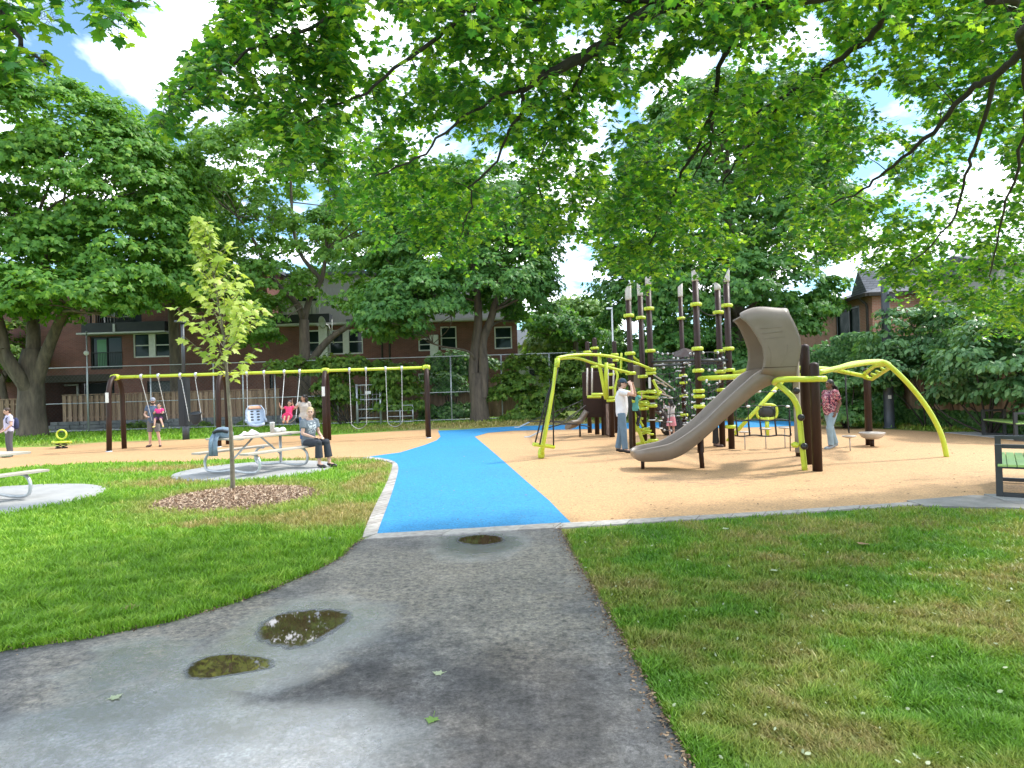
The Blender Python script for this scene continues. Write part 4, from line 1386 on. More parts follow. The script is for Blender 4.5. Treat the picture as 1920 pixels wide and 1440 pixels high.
def foliage(centers, outward, per, rad, lsize, tpl, flat=.7, droop=.35):
    n = len(centers) * per
    c = np.repeat(centers, per, 0); o = np.repeat(outward, per, 0)
    R_ = np.repeat(rad, per)[:, None] if np.ndim(rad) else rad
    d = rng.normal(size=(n, 3)); d = norm(d)
    d[:, 2] = np.abs(d[:, 2]) * 1.0 - .25
    rr = rng.uniform(.35, 1.0, (n, 1)) ** .6
    off = d * rr * R_
    off[:, 2] *= flat
    hd = np.linalg.norm(off[:, :2], axis=1)
    off[:, 2] -= droop * (hd ** 2) / np.maximum(R_[:, 0] if np.ndim(R_) else R_, .1) * .6
    off += o * rng.uniform(-.15, .15, (n, 1)) * R_
    pos = c + off
    nr = norm(o * .6 + np.array([0, 0, .6]) + d * .55 + rng.normal(0, .42, (n, 3)))
    td = np.c_[off[:, :2] + rng.normal(0, .3, (n, 2)), -.5 * np.ones(n)]
    return leaves(pos, nr, td, rng.uniform(lsize[0], lsize[1], n), tpl)


def big_tree(name, label, base, trunk_fn, blobs, n, per, mat, lsize=(.16, .30), rad=(.7, 1.3), bark='bark', limbs=34, starts=None, flat=.70, group=None, inner=.25, tpl=None):
    t = thing(name, label, 'tree', tuple(base), 0, group)
    cc, ow = crown_clumps(blobs, n, inner=inner)
    mb = MB()
    st = trunk_fn(mb)
    st = [np.array(s[0]) for s in st], [s[1] for s in st]
    idx = rng.choice(len(cc), min(limbs, len(cc)), replace=False)
    for i in idx:
        tgt = cc[i] - np.array([0, 0, .35])
        ds = [np.linalg.norm(tgt - s) + max(0, s[2] - tgt[2]) * 1.5 for s in st[0]]
        k = int(np.argmin(ds))
        r0 = st[1][k] * rng.uniform(.28, .45)
        pts = limb(mb, st[0][k], tgt, r0, .018, .10, 6, 6)
        for q in range(2):
            j = rng.choice(len(cc))
            near = np.argsort(np.linalg.norm(cc - np.array(pts[3 + q]), axis=1))[:8]
            j = rng.choice(near)
            limb(mb, pts[3 + q], cc[j] - np.array([0, 0, .3]), r0 * .45, .012, .12, 5, 4)
    mb.build('trunk', M[bark], t, True)
    v, f = foliage(cc, ow, per, rng.uniform(rad[0], rad[1], len(cc)), lsize, tpl or STAR, flat)
    np_mesh('crown', v, f, M[mat] if isinstance(mat, str) else mat, t, True)
    return t


def E(px, py, Y, rx, rz, ry=None):
    """ellipsoid blob from its picture centre, depth and half sizes in picture units"""
    p = P(px, py, Y)
    k = Y / F
    return ((p.x, p.y, p.z), (rx * k, (ry if ry else rx * k), rz * k))


# --- T1 big maple at the left
b1_ = G(60, 818)
def t1(mb):
    Y = b1_.y
    f = P(58, 705, Y)
    trunk_flare(mb, b1_, [P(58, 770, Y), P(60, 735, Y), f, P(60, 680, Y), P(62, 655, Y)], [.56, .52, .50, .48, .38, .26], 1.3, 18)
    s = []
    for tgt, r in ((P(8, 655, Y - 1), .40), (P(120, 585, Y - .5), .40), (P(60, 560, Y + 1), .45), (P(-40, 560, Y - 2), .3)):
        pts = limb(mb, P(58, 742, Y) if tgt.x < f.x + .3 else P(63, 732, Y), tgt, r * .86, r * .5, .05, 12, 9)
        up = tgt + Vector((rng.normal(0, .6), rng.normal(0, .8), 3.5))
        p2 = limb(mb, tgt, up, r * .62, r * .35, .08, 8, 5)
        s += [(pts[4], r), (tgt, r * .8), (p2[3], r * .6), (up, r * .5)]
    return s
Yb = b1_.y
big_tree('maple_tree', 'huge round maple with a thick trunk at the left edge', b1_, t1,
         [E(40, 290, Yb, 235, 140), E(190, 380, Yb + .5, 175, 140), E(-60, 420, Yb, 200, 130), E(80, 560, Yb - 3, 190, 55, 3.0), E(255, 500, Yb - 1, 110, 105, 3.2), E(255, 345, Yb, 90, 95, 3.2), E(-100, 560, Yb - 2, 150, 70, 3), E(290, 420, Yb, 85, 95, 3),
          E(40, 480, Yb - 2, 170, 60, 3.2)],
         720, 105, 'leaf_left', (.17, .32), (.6, 1.2), limbs=46, inner=.15)

# --- T2 forked tree behind the swings
b2_ = G(566, 796)
def t2(mb):
    Y = b2_.y
    trunk_flare(mb, b2_, [P(568, 740, Y), P(572, 690, Y)], [.36, .34, .36], 1.4, 14)
    f1 = P(570, 600, Y); mb.tube([P(572, 695, Y), P(571, 650, Y), f1], [.33, .29, .27], 12, False)
    s = [(f1, .27)]
    for path, r in (([f1, P(553, 565, Y), P(522, 535, Y), P(500, 500, Y)], .20), ([f1, P(583, 555, Y), P(603, 525, Y), P(612, 470, Y)], .20),
                    ([P(575, 690, Y), P(600, 655, Y), P(625, 630, Y), P(670, 600, Y - .4), P(720, 560, Y - .6)], .24),
                    ([P(603, 525, Y), P(560, 470, Y + .5), P(548, 400, Y + .5), P(545, 320, Y + .5)], .13),
                    ([P(500, 500, Y), P(470, 440, Y), P(440, 400, Y)], .11), ([P(522, 535, Y), P(440, 520, Y + .3), P(390, 480, Y)], .10)):
        pts = smooth_line(path, 4)
        n_ = len(pts)
        mb.tube(pts, [r + (r * .45 - r) * k / (n_ - 1) for k in range(n_)], 9, False)
        s += [(p, r * .7) for p in pts[n_ // 2::3]]
    return s
Yb = b2_.y
big_tree('maple_tree', 'airy maple with a low forked trunk behind the pink girl on the swing', b2_, t2,
         [E(560, 330, Yb + 1, 190, 95), E(450, 330, Yb, 105, 90, 3), E(640, 480, Yb, 150, 75, 3.4), E(500, 535, Yb, 105, 50, 3), E(400, 500, Yb, 55, 80, 2.4), E(700, 560, Yb - 2, 95, 60, 2.4), E(760, 610, Yb - 3, 60, 40, 1.8), E(520, 430, Yb + 1, 150, 45, 3),
          E(490, 610, Yb - 1.5, 40, 55, 1.3), E(700, 400, Yb + 1, 130, 90, 3)],
         430, 95, 'leaf_mid', (.15, .28), (.5, 1.0), limbs=44, inner=.15)

# --- T3 double trunk tree in the middle
b3_ = G(899, 790)
def t3(mb):
    Y = b3_.y
    trunk_flare(mb, b3_, [P(897, 740, Y), P(898, 700, Y)], [.44, .40, .40], 1.3, 16)
    s = []
    for path, r in (([P(892, 745, Y), P(888, 690, Y), P(893, 640, Y), P(897, 590, Y), P(893, 530, Y), P(880, 430, Y)], .30),
                    ([P(905, 745, Y - .1), P(907, 690, Y - .1), P(905, 640, Y), P(920, 600, Y), P(930, 560, Y), P(950, 470, Y)], .28),
                    ([P(896, 690, Y), P(880, 660, Y - .5), P(830, 650, Y - 1), P(800, 640, Y - 1.4)], .07)):
        pts = smooth_line(path, 4); n_ = len(pts)
        mb.tube(pts, [r + (r * .5 - r) * k / (n_ - 1) for k in range(n_)], 10, False)
        s += [(p, r * .8) for p in pts[n_ // 2::4]]
    return s
Yb = b3_.y
big_tree('maple_tree', 'dark maple on a pale double trunk between the swings and the climbing posts', b3_, t3,
         [E(880, 420, Yb + .5, 150, 110), E(790, 560, Yb - 2, 95, 62, 2.8), E(900, 540, Yb - 1, 130, 65, 3.4), E(985, 560, Yb, 52, 58, 2.2), E(830, 470, Yb, 130, 70, 3.2), E(970, 470, Yb, 72, 62, 2.6), E(740, 600, Yb - 3, 55, 42, 1.8)],
         460, 105, 'leaf_blue', (.15, .29), (.5, 1.0), limbs=36, inner=.18)

# --- T4 tall tree behind the play structure
b4_ = Vector((11.8, 33.5, 0))
def t4(mb):
    trunk_flare(mb, b4_, [b4_ + Vector((0, 0, 2)), b4_ + Vector((.1, 0, 4)), b4_ + Vector((0, .2, 7)), b4_ + Vector((-.2, .3, 11))], [.42, .38, .35, .28, .16], 1.4, 14)
    return [(b4_ + Vector((0, 0, h)), .36) for h in (2.8, 3.8, 5, 7, 9, 11)]
Yb = 33.5
big_tree('maple_tree', 'tall broad maple rising behind the climbing structure', b4_, t4,
         [E(1380, 300, Yb, 190, 145), E(1270, 420, Yb, 160, 130, 4.2), E(1460, 420, Yb, 125, 130, 4), E(1360, 560, Yb - 2, 205, 80, 4.0), E(1215, 560, Yb - 1, 90, 85, 3.0), E(1455, 600, Yb - 2, 65, 45, 2.4), E(1250, 650, Yb - 1, 110, 45, 2.5), E(1380, 680, Yb - 1, 110, 35, 2.2)],
         720, 100, 'leaf_blue', (.16, .31), (.55, 1.15), limbs=40, inner=.18)

# --- trees further back
def simple_trunk(base, h, r):
    def fn(mb):
        base_ = Vector(base)
        trunk_flare(mb, base_, [base_ + Vector((0, 0, h * .4)), base_ + Vector((rng.normal(0, .2), 0, h * .75)), base_ + Vector((rng.normal(0, .3), 0, h))], [r, r * .9, r * .75, r * .5], 1.3, 10)
        return [(base_ + Vector((0, 0, h * q)), r * .8) for q in (.35, .5, .65, .8, 1.0)]
    return fn


b5 = Vector((P(330, 700, 37).x, 37, 0))
big_tree('maple_tree', 'mid green maple in the gap between the huge left maple and the forked one', b5, simple_trunk(b5, 8, .3),
         [E(335, 420, 37, 95, 110, 3.2), E(300, 540, 36.5, 75, 70, 2.4), E(385, 520, 37, 70, 85, 2.4)], 200, 95, 'leaf_mid', (.16, .28), (.5, 1.0), limbs=18)
b6 = Vector((5.6, 50, 0))
big_tree('maple_tree', 'pale sunlit tree in the gap before the white house', b6, simple_trunk(b6, 7, .3),
         [E(1075, 620, 50, 70, 55, 3.4), E(1110, 690, 49, 85, 50, 3.4), E(1035, 655, 49, 40, 36, 2.4)], 110, 90, 'leaf_pale', (.25, .5), (.9, 1.7), limbs=14)
b7 = Vector((4.5, 44, 0))
big_tree('maple_tree', 'thin dark green tree crossing the sky gap right of the double trunk tree', b7, simple_trunk(b7, 6, .2),
         [E(1030, 605, 44, 40, 30, 1.8), E(1085, 622, 44, 42, 28, 1.8)], 46, 80, 'leaf_blue', (.18, .34), (.6, 1.1), limbs=16)
b8 = Vector((P(10, 700, 40).x, 40, 0))
big_tree('maple_tree', 'yellowing green tree seen low behind the huge left trunk', b8, simple_trunk(b8, 4, .2),
         [E(8, 660, 40, 60, 55, 2.4), E(-60, 700, 40, 60, 60, 2.4)], 46, 90, 'vine', (.2, .36), (.6, 1.1), limbs=10)
for px, py, Y, rx, rz, lab in ((1250, 690, 40, 80, 60, 'dark bushy tree far behind the climbing net'), (1480, 650, 44, 90, 60, 'dark bushy tree far behind the slide hood'), (700, 470, 52, 120, 120, 'tall tree beyond the brick block between forked and double trunk maples'),
                               (1720, 560, 38, 60, 60, 'rounded tree beyond the ivy wall right of the brick house')):
    bb = Vector((P(px, 700, Y).x, Y, 0))
    big_tree('maple_tree', lab, bb, simple_trunk(bb, max(2, P(px, py, Y).z), .25), [E(px, py, Y, rx, rz, rx * Y / F), E(px + 20, py + rz * .5, Y, rx, rz * .6, rx * Y / F)], 90, 80, 'leaf_blue', (.22, .42), (.8, 1.5), limbs=10)


# --- climbing plants and shrubs
def plant_mass(name, label, cat, blobs, n, per, mat, lsize, rad, stems=8, flat=.6, inner=.3, tpl=STAR, base=None, group=None):
    cs = np.array([b[0] for b in blobs])
    bs = Vector(base) if base is not None else Vector((cs[:, 0].mean(), cs[:, 1].mean(), 0))
    t = thing(name, label, cat, tuple(bs), 0, group)
    cc, ow = crown_clumps(blobs, n, inner=inner)
    v, f = foliage(cc, ow, per, rng.uniform(rad[0], rad[1], len(cc)), lsize, tpl, flat)
    v[:, 2] = np.maximum(v[:, 2], .02)
    np_mesh('foliage', v, f, M[mat], t, True)
    mb = MB()
    for i in rng.choice(len(cc), min(stems, len(cc)), replace=False):
        p = cc[i]
        limb(mb, (bs.x * .93 + p[0] * .07 + rng.normal(0, .06), bs.y * .93 + p[1] * .07 + .1, 0), p, .03, .01, .08, 5, 5)
    mb.build('stem', M['bark_dark'], t, True)
    return t


# ivy on the fence: a curtain of leaves over the whole run
def ivy_curtain():
    t = thing('ivy', 'dense curtain of ivy covering the boundary fence and piled along its top', 'ivy', tuple(IV[3]))
    pts, ln = resample(IV, 90)
    pts = np.array(pts)
    n = 46000
    k = rng.uniform(0, 88.99, n); i = k.astype(int); u = (k - i)[:, None]
    c = pts[i] * (1 - u) + pts[i + 1] * u
    top = 2.75 + .35 * np.sin(c[:, 0] * 1.1) + .2 * np.sin(c[:, 0] * 3.1 + 1)
    z = top * rng.uniform(0, 1, n) ** .8
    bulge = .18 * np.sin(c[:, 0] * 2.3 + z * 2.1) + .14 * np.sin(c[:, 0] * 5.1 - z * 3.7) + .1 * np.sin(z * 7 + c[:, 0] * 9)
    d = .05 + np.clip(bulge, -.2, .5) + rng.uniform(0, .3, n) + .25 * np.clip(z - 2.2, 0, 1)
    hole = (np.sin(c[:, 0] * 3.7 + 2 * np.sin(z * 2.9)) + np.sin(z * 4.3 + c[:, 0] * 1.7)) > 1.35
    door = (np.abs(c[:, 0] - P(1832, 750, 18.6).x) < .42) & (z > .55) & (z < 1.75)
    keep = ~(hole & (rng.uniform(0, 1, n) < .85)) & ~door
    pos = np.c_[c[:, 0] - d * .35, c[:, 1] + .25 - d, z][keep]
    m = len(pos)
    nr = norm(np.c_[rng.normal(-.25, .45, m), rng.normal(-.75, .35, m), rng.normal(.55, .35, m)])
    td = np.c_[rng.normal(0, .5, m), -.2 * np.ones(m), -np.ones(m)]
    v, f = leaves(pos, nr, td, rng.uniform(.10, .22, m), STAR)
    np_mesh('foliage', v, f, M['ivy'], t, True)
    mb = MB()
    for q in range(60):
        a = pts[rng.integers(0, 89)]
        limb(mb, (a[0], a[1] + .25, 0), (a[0] + rng.normal(0, .5), a[1] + .22, rng.uniform(1.2, 2.6)), .02, .006, .1, 4, 5)
    mb.build('stem', M['bark_dark'], t, True)


ivy_curtain()
plant_mass('shrub', 'layered sumac like shrub with shiny leaves over the ivy beside the pole', 'shrub', [E(1720, 630, 20.5, 80, 60, 1.4), E(1790, 600, 20, 70, 55, 1.4), E(1700, 690, 20, 60, 45, 1.2)], 85, 95, 'shrub_leaf', (.10, .22), (.35, .7), 8, .3, tpl=OVAL)
plant_mass('shrub', 'layered shrub with pale shiny leaf tiers above the far benches', 'shrub', [E(1860, 670, 17, 85, 70, 1.5), E(1920, 730, 16.5, 70, 60, 1.4), E(1800, 720, 18.5, 40, 55, .9)], 100, 95, 'shrub_leaf', (.10, .22), (.35, .7), 8, .28, tpl=OVAL)
plant_mass('shrub', 'tall dark shrub at the right edge behind the far benches', 'shrub', [E(1930, 600, 19, 80, 80, 1.7), E(1990, 700, 17, 80, 90, 1.5)], 70, 95, 'shrub_leaf', (.10, .22), (.4, .75), 6, .3, tpl=OVAL)
plant_mass('shrub', 'leafy sapling clump against the ivy behind the floral shirt', 'shrub', [E(1590, 730, 21, 45, 35, .7), E(1585, 770, 21, 35, 25, .6)], 36, 80, 'ivy', (.12, .24), (.3, .5), 5, .5)
# vines over the chain link fence
for lab, bl, n in (('bright green vine spilling over the chain link fence behind the middle swing posts', [E(550, 690, 33.2, 50, 16, .45), E(650, 690, 33.2, 70, 20, .5), E(740, 705, 33.2, 55, 22, .5)], 70),
                   ('vine thicket on the fence between the gate and the end post', [E(630, 740, 33.4, 36, 46, .6), E(745, 745, 33.4, 46, 45, .6), E(600, 770, 33.5, 24, 30, .5)], 75),
                   ('vine covered stretch of fence right of the double trunk', [E(960, 730, 33.2, 40, 36, .7), E(1030, 740, 33.0, 60, 45, .7), E(1075, 715, 33, 35, 50, .7), E(1000, 780, 32.8, 60, 16, .6), E(990, 690, 33.4, 40, 25, .6)], 120),
                   ('leafy thicket closing the gap behind the small brown climbing panels', [E(1130, 730, 31, 55, 45, .8), E(1200, 735, 31, 50, 48, .8), E(1160, 780, 30.6, 70, 18, .6), E(1240, 700, 31.5, 40, 60, .8)], 110),
                   ('dark ivy heaped along the fence foot left of the double trunk', [E(850, 775, 34.6, 50, 16, .6), E(840, 725, 35, 30, 25, .5)], 50)):
    plant_mass('vine', lab, 'vine', bl, n, 70, 'vine' if 'dark' not in lab else 'ivy', (.14, .27), (.4, .75), 8, .6, inner=.35)
plant_mass('shrub', 'dark hedge plants filling the yard behind the wire right of the end post', 'shrub', [E(870, 690, 37, 60, 30, .9), E(830, 705, 37, 30, 40, .8)], 44, 70, 'ivy', (.16, .3), (.5, .8), 6, .6)
for px, lab in ((460, 'weedy plant at the foot of the stone wall left of the blue swing seat'), (255, 'weeds at the foot of the stone wall behind the capped man'), (500, 'leafy weed behind the reclined swing seat'), (380, 'weeds below the fence right of the dark pillar')):
    plant_mass('weed', lab, 'plant', [E(px, 806, 34, 22, 12, .3)], 12, 50, 'vine', (.12, .22), (.25, .45), 4, .7, group='weeds by the wall')


# --- sapling with stake-thin stem in the mulch
def sapling():
    b = G(437, 924)
    t = thing('sapling', 'young tree with bright yellow green leaves rising from the mulch ring', 'tree', tuple(b))
    Y = b.y
    line = smooth_line([b + Vector((0, 0, -.03)), P(434, 830, Y), P(428, 735, Y), P(420, 640, Y), P(408, 560, Y), P(392, 480, Y), P(372, 412, Y)], 5)
    n_ = len(line)
    mb = MB(); mb.tube(line, [.042 - .034 * (k / (n_ - 1)) ** .8 for k in range(n_)], 9)
    pos, nr, td, sz = [], [], [], []

    def put(p, out, s):
        pos.append(p); nr.append((out[0] * .35 + rng.normal(0, .35), out[1] * .35 + rng.normal(0, .35) - .25, .8)); td.append((out[0], out[1], -.25)); sz.append(s)
    nb = 50
    for q in range(nb):
        u = .36 + .62 * (q / nb) + rng.normal(0, .006)
        k = min(int(u * (n_ - 1)), n_ - 2)
        p = line[k].lerp(line[k + 1], u * (n_ - 1) - k)
        az = q * 2.4 + rng.normal(0, .3)
        prof = (1 - (u - .36) / .64)
        ln = (.07 + 1.02 * prof ** 1.05) * min(1, .45 + (u - .36) / .14) * rng.uniform(.75, 1.15)
        up = .75 + .5 * (u - .36)
        d = Vector((math.cos(az), math.sin(az), up)).normalized()
        br = [p + d * (ln * v) + Vector((0, 0, .10 * ln * v * v)) for v in (0, .25, .5, .75, 1)]
        mb.tube(br, [.010, .008, .007, .005, .003], 5, False)
        for v in np.linspace(.28, 1.0, max(4, int(9.5 * ln))):
            c = br[0].lerp(br[4], v)
            for s in (-1, 1):
                a = az + s * rng.uniform(.5, 1.6)
                o = (math.cos(a), math.sin(a))
                put((c.x + o[0] * .06, c.y + o[1] * .06, c.z + rng.normal(0, .03)), o, rng.uniform(.085, .165))
    for q in range(30):
        k = int(n_ * (.72 + .28 * q / 30)) - 1
        a = rng.uniform(0, 2 * PI); o = (math.cos(a), math.sin(a))
        p = line[min(k, n_ - 1)]
        put((p.x + o[0] * .07, p.y + o[1] * .07, p.z), o, rng.uniform(.10, .17))
    mb.build('trunk', M['bark_young'], t, True)
    v, f = leaves(np.array(pos), np.array(nr), np.array(td), np.array(sz), MAPLE)
    np_mesh('crown', v, f, M['leaf_young'], t, True)


sapling()


# --- the overhanging maple: limbs and sprays above the camera
class Skel:
    def __init__(s):
        s.mb = MB(); s.pts = []; s.r = []

    def path(s, pts, r0, r1, seg=8):
        pts = smooth_line(pts, 5); n_ = len(pts)
        j = [p + Vector(rng.normal(0, .012, 3)) for p in pts]
        rs = [r0 + (r1 - r0) * k / (n_ - 1) for k in range(n_)]
        s.mb.tube(j, rs, seg, False)
        s.pts += j; s.r += rs


def spray_leaves(tips, dirs, per, ls, acc):
    pass


def overhang(label, trunk_base, trunk_r, limbs_, targets, leaf_mat, lsz, extra=None, droop=1.0):
    t = thing('maple_tree', label, 'tree', tuple(trunk_base))
    sk = Skel()
    tb = Vector(trunk_base)
    trunk_flare(sk.mb, tb, [tb + Vector((0, 0, 1.6)), tb + Vector((.02, .03, 3.2)), tb + Vector((-.05, .1, 5)), tb + Vector((-.1, .3, 8))], [trunk_r, trunk_r * .92, trunk_r * .85, trunk_r * .7, trunk_r * .45], 1.4, 16)
    for pts, r0, r1 in limbs_:
        sk.path(pts, r0, r1)
    tg = np.array(targets)
    sp = np.array([tuple(p) for p in sk.pts]); sr = list(sk.r)
    d0 = np.array([np.min(np.linalg.norm(sp - q, axis=1)) for q in tg])
    order = np.argsort(d0)
    P_, N_, T_, Z_ = [], [], [], []
    for i in order:
        q = tg[i]
        dd = np.linalg.norm(sp - q, axis=1) + .35 * np.maximum(0, q[2] - sp[:, 2])
        k = int(np.argmin(dd))
        a = Vector(sp[k]); b = Vector(q)
        ln = (b - a).length
        r0 = min(sr[k] * .55, .004 + .006 * ln)
        mid = a.lerp(b, .55) + Vector((rng.normal(0, .06), rng.normal(0, .06), .14 * ln * rng.uniform(.3, 1))) * min(1, ln)
        pts = [a, a.lerp(mid, .5) + Vector((0, 0, .03 * ln)), mid, mid.lerp(b, .6) + Vector((0, 0, .02 * ln)), b]
        rs = [r0, r0 * .85, r0 * .7, r0 * .5, .0016]
        sk.mb.tube(pts, rs, 5, False)
        new = np.array([tuple(pts[2]), tuple(pts[3]), tuple(b)])
        sp = np.vstack([sp, new]); sr += [rs[2], rs[3], rs[4]]
        # leaves in opposite pairs along the last stretch
        tail = (b - pts[2]); tl = max(tail.length, .12)
        td_ = tail.normalized()
        npair = int(np.clip(tl / .05, 5, 10))
        st0 = b - td_ * min(tl, .5)
        for j in range(npair + 1):
            u = (j + .3) / npair
            c = st0.lerp(b, min(u, 1.0))
            side = td_.cross(Vector((0, 0, 1)))
            if side.length < .1: side = Vector((1, 0, 0))
            side.normalize()
            if j % 2: side = side.cross(td_) * (.6) + side * .5
            for s in (-1, 1):
                if j == npair and s == 1: continue
                o = (side * s + td_ * .55 + Vector((rng.normal(0, .35), rng.normal(0, .35), rng.normal(-.1, .3)))).normalized()
                pl = rng.uniform(.04, .10)
                p = c + o * pl
                P_.append(tuple(p)); T_.append((o.x, o.y, o.z - .55 * droop))
                N_.append((o.x * .45 + rng.normal(0, .32), o.y * .45 + rng.normal(0, .32) - .05, .8 + rng.normal(0, .2))); Z_.append(rng.uniform(*lsz))
                sk.mb.tube([c, p], .0011, 3, False)
    sk.mb.build('trunk', M['bark_dark'], t, True)
    v, f = leaves(np.array(P_), np.array(N_), np.array(T_), np.array(Z_), MAPLE)
    np_mesh('crown', v, f, leaf_mat, t, True)
    return t


def interp(x, tab):
    xs, ys = [a for a, _ in tab], [b for _, b in tab]
    return np.interp(x, xs, ys)


LOW = [(270, 250), (330, 270), (400, 190), (440, 170), (480, 330), (600, 340), (640, 430), (700, 450), (760, 435), (820, 500), (870, 500), (900, 460), (960, 430), (1000, 470), (1050, 440), (1100, 470), (1180, 535), (1240, 540),
       (1290, 500), (1350, 515), (1400, 450), (1470, 450), (1500, 500), (1560, 490), (1600, 475), (1650, 530), (1700, 560), (1800, 590), (1860, 630), (2000, 650)]
HOLES = [(1235, 185, 95, 40, -.35), (1330, 120, 70, 34, -.2), (1510, 90, 60, 45, 0), (1690, 210, 80, 36, .5), (1640, 330, 40, 36, 0), (1440, 125, 45, 28, 0), (710, 70, 60, 55, 0), (440, 300, 80, 70, 0), (1080, 60, 50, 40, 0),
         (760, 130, 34, 50, 0), (1560, 330, 50, 40, 0), (1350, 300, 70, 50, 0), (1740, 380, 50, 30, .3), (820, 260, 60, 40, 0), (560, 40, 40, 40, 0), (1850, 330, 50, 50, 0), (1420, 410, 70, 60, 0), (940, 330, 50, 50, 0), (1060, 520, 60, 60, 0)]


def canopy_targets(n):
    out = []
    while len(out) < n:
        px, py = rng.uniform(280, 2080), rng.uniform(-130, 650)
        lo = float(interp(px, LOW))
        if py > lo + rng.normal(0, 10): continue
        if px < 470:   # the thin spray that leans out to the left
            dline = abs((px - 420) * .74 + (py - 40) * .5)
            if px < 300 + 40 * rng.normal() * .3 and py < 130: continue
            if px < 420 and py < 215 - (px - 270) * 1.25: continue
            if px < 440 and py > 250: continue
            if rng.uniform() > .75: continue
        keep = .66 + .34 * math.sin(px * .021 + 1.3 * math.sin(py * .017)) * math.cos(py * .026 + px * .006)
        for hx, hy, hr, hz, sl in HOLES:
            ex, ey = px - hx, py - hy
            ey = ey + sl * ex * -1 if sl else ey
            if (ex / hr) ** 2 + (ey / hz) ** 2 < 1: keep *= .16
        if py > lo - 190: keep = min(1, keep * 1.45)
        if py < 330: keep *= .92
        if px < 700 and py > 150: keep *= .6
        
        if rng.uniform() > keep: continue
        d = 5.3 + 3.3 * max(py, 0) / 550 + rng.normal(0, .6)
        if px < 640: d = 5.3 + .4 * rng.normal()
        if px > 1500: d += .7
        d = max(d, 3.6)
        out.append(tuple(P(px, py, d)))
    return out


TB = Vector((5.6, 3.2, 0))
W = lambda l, Y0, Y1: [P(x, y, Y0 + (Y1 - Y0) * i / (len(l) - 1)) for i, (x, y) in enumerate(l)]
fork = TB + Vector((-.05, .05, 3.9))
limbs_ = [
    ([fork + Vector((0, 0, .3)), Vector((4.2, 3.9, 5.0)), P(1640, -55, 4.9), P(1450, -4, 5.0), P(1262, 3, 5.1), P(1115, 92, 5.3), P(1025, 145, 5.4), P(975, 172, 5.5)], .12, .022),
    (W([(975, 172), (982, 200), (960, 232), (925, 310), (885, 346), (884, 388), (864, 440)], 5.5, 6.6), .018, .006),
    (W([(975, 172), (930, 180), (850, 235), (780, 300), (700, 330)], 5.5, 5.6), .018, .006),
    (W([(1262, 3), (1100, -10), (950, 3), (870, 18), (825, 8), (700, -30)], 5.1, 5.0), .034, .012),
    (W([(870, 18), (840, 55), (750, 122), (700, 165), (615, 206), (560, 240)], 5.0, 5.3), .020, .006),
    (W([(700, -30), (560, 60), (480, 85), (420, 130), (360, 165), (310, 190)], 5.0, 5.0), .016, .005),
    (W([(1450, -4), (1405, 25), (1350, 125), (1330, 225), (1280, 325), (1255, 385), (1210, 470)], 5.0, 7.6), .030, .007),
    (W([(1330, 225), (1333, 270), (1300, 330)], 5.9, 6.6), .016, .006),
    ([P(1640, -55, 4.9), P(1658, 10, 5.4), P(1632, 65, 5.7), P(1550, 128, 6.0), P(1520, 150, 6.1), P(1460, 186, 6.3), P(1385, 232, 6.6), P(1290, 300, 7.0)], .036, .007),
    (W([(1478, 178), (1430, 240), (1370, 320), (1330, 400)], 6.2, 7.6), .018, .006),
    ([fork + Vector((0, 0, -.2)), P(1990, 30, 4.4), P(1920, 92, 4.8), P(1862, 142, 5.2), P(1805, 182, 5.6), P(1735, 262, 6.2), P(1660, 322, 6.9), P(1600, 366, 7.4), P(1495, 402, 8.2)], .042, .007),
    (W([(1864, 142), (1842, 242), (1810, 330), (1780, 420), (1700, 500)], 5.2, 7.6), .022, .006),
    (W([(1920, 92), (1925, 250), (1880, 400), (1860, 520)], 4.8, 7.4), .02, .006),
    ([TB + Vector((-.05, .1, 5)), P(1910, -40, 4.6), P(1901, 0, 4.9), P(1912, 50, 5.2), P(1950, 150, 5.6)], .055, .02),
    (W([(1105, 96), (1060, 200), (1010, 320), (1030, 420)], 5.3, 7.6), .014, .005),
    ([TB + Vector((-.05, .1, 5)), Vector((4.6, 2.2, 6.6)), Vector((2.6, 1.6, 7.2)), Vector((.6, 1.6, 7.2))], .14, .03),
    ([TB + Vector((-.08, .2, 6.5)), Vector((4.8, 4.4, 8)), Vector((3.0, 5.6, 8.6)), Vector((1.0, 6.4, 8.4))], .12, .03),
]
tg = canopy_targets(6900)
# the unseen upper crown that shades the path
for _ in range(330):
    x = rng.uniform(-1.2, 7.5); y = rng.uniform(-2.5, 3.4)
    z = rng.uniform(6.2, 9.2) + .1 * max(0, y)
    tg.append((x, y, z))
overhang('maple with a low limb and backlit leafy sprays hanging across the whole upper picture', TB, .36, limbs_, tg, M['leaf_near'], (.038, .080))
# second tree: only its tips reach the top left corner
TB2 = Vector((-6.2, 2.6, 0))
l2 = [([TB2 + Vector((0, 0, 4)), Vector((-4.6, 3.2, 5.3)), P(-60, -120, 3.6), P(60, -60, 3.6), P(190, -20, 3.7), P(260, 10, 3.8)], .10, .008),
      (W([(-60, -120), (-20, 0), (30, 60), (50, 100), (80, 115)], 3.6, 3.4), .02, .006)]
t2_ = []
for _ in range(58):
    px = rng.uniform(-90, 255); py = rng.uniform(-90, 52) if px > 20 else rng.uniform(-90, 70)
    t2_.append(tuple(P(px, py, 3.6 + rng.normal(0, .2))))
for _ in range(12):
    t2_.append(tuple(P(rng.uniform(-60, 85), rng.uniform(98, 130), 3.3 + rng.normal(0, .12))))
for _ in range(60):
    t2_.append((rng.uniform(-8.5, -4.4), rng.uniform(.5, 4.5), rng.uniform(4.6, 7.5)))
overhang('maple left of the path whose leafy tips hang into the top left corner', TB2, .30, l2, t2_, M['leaf_near'], (.055, .085))
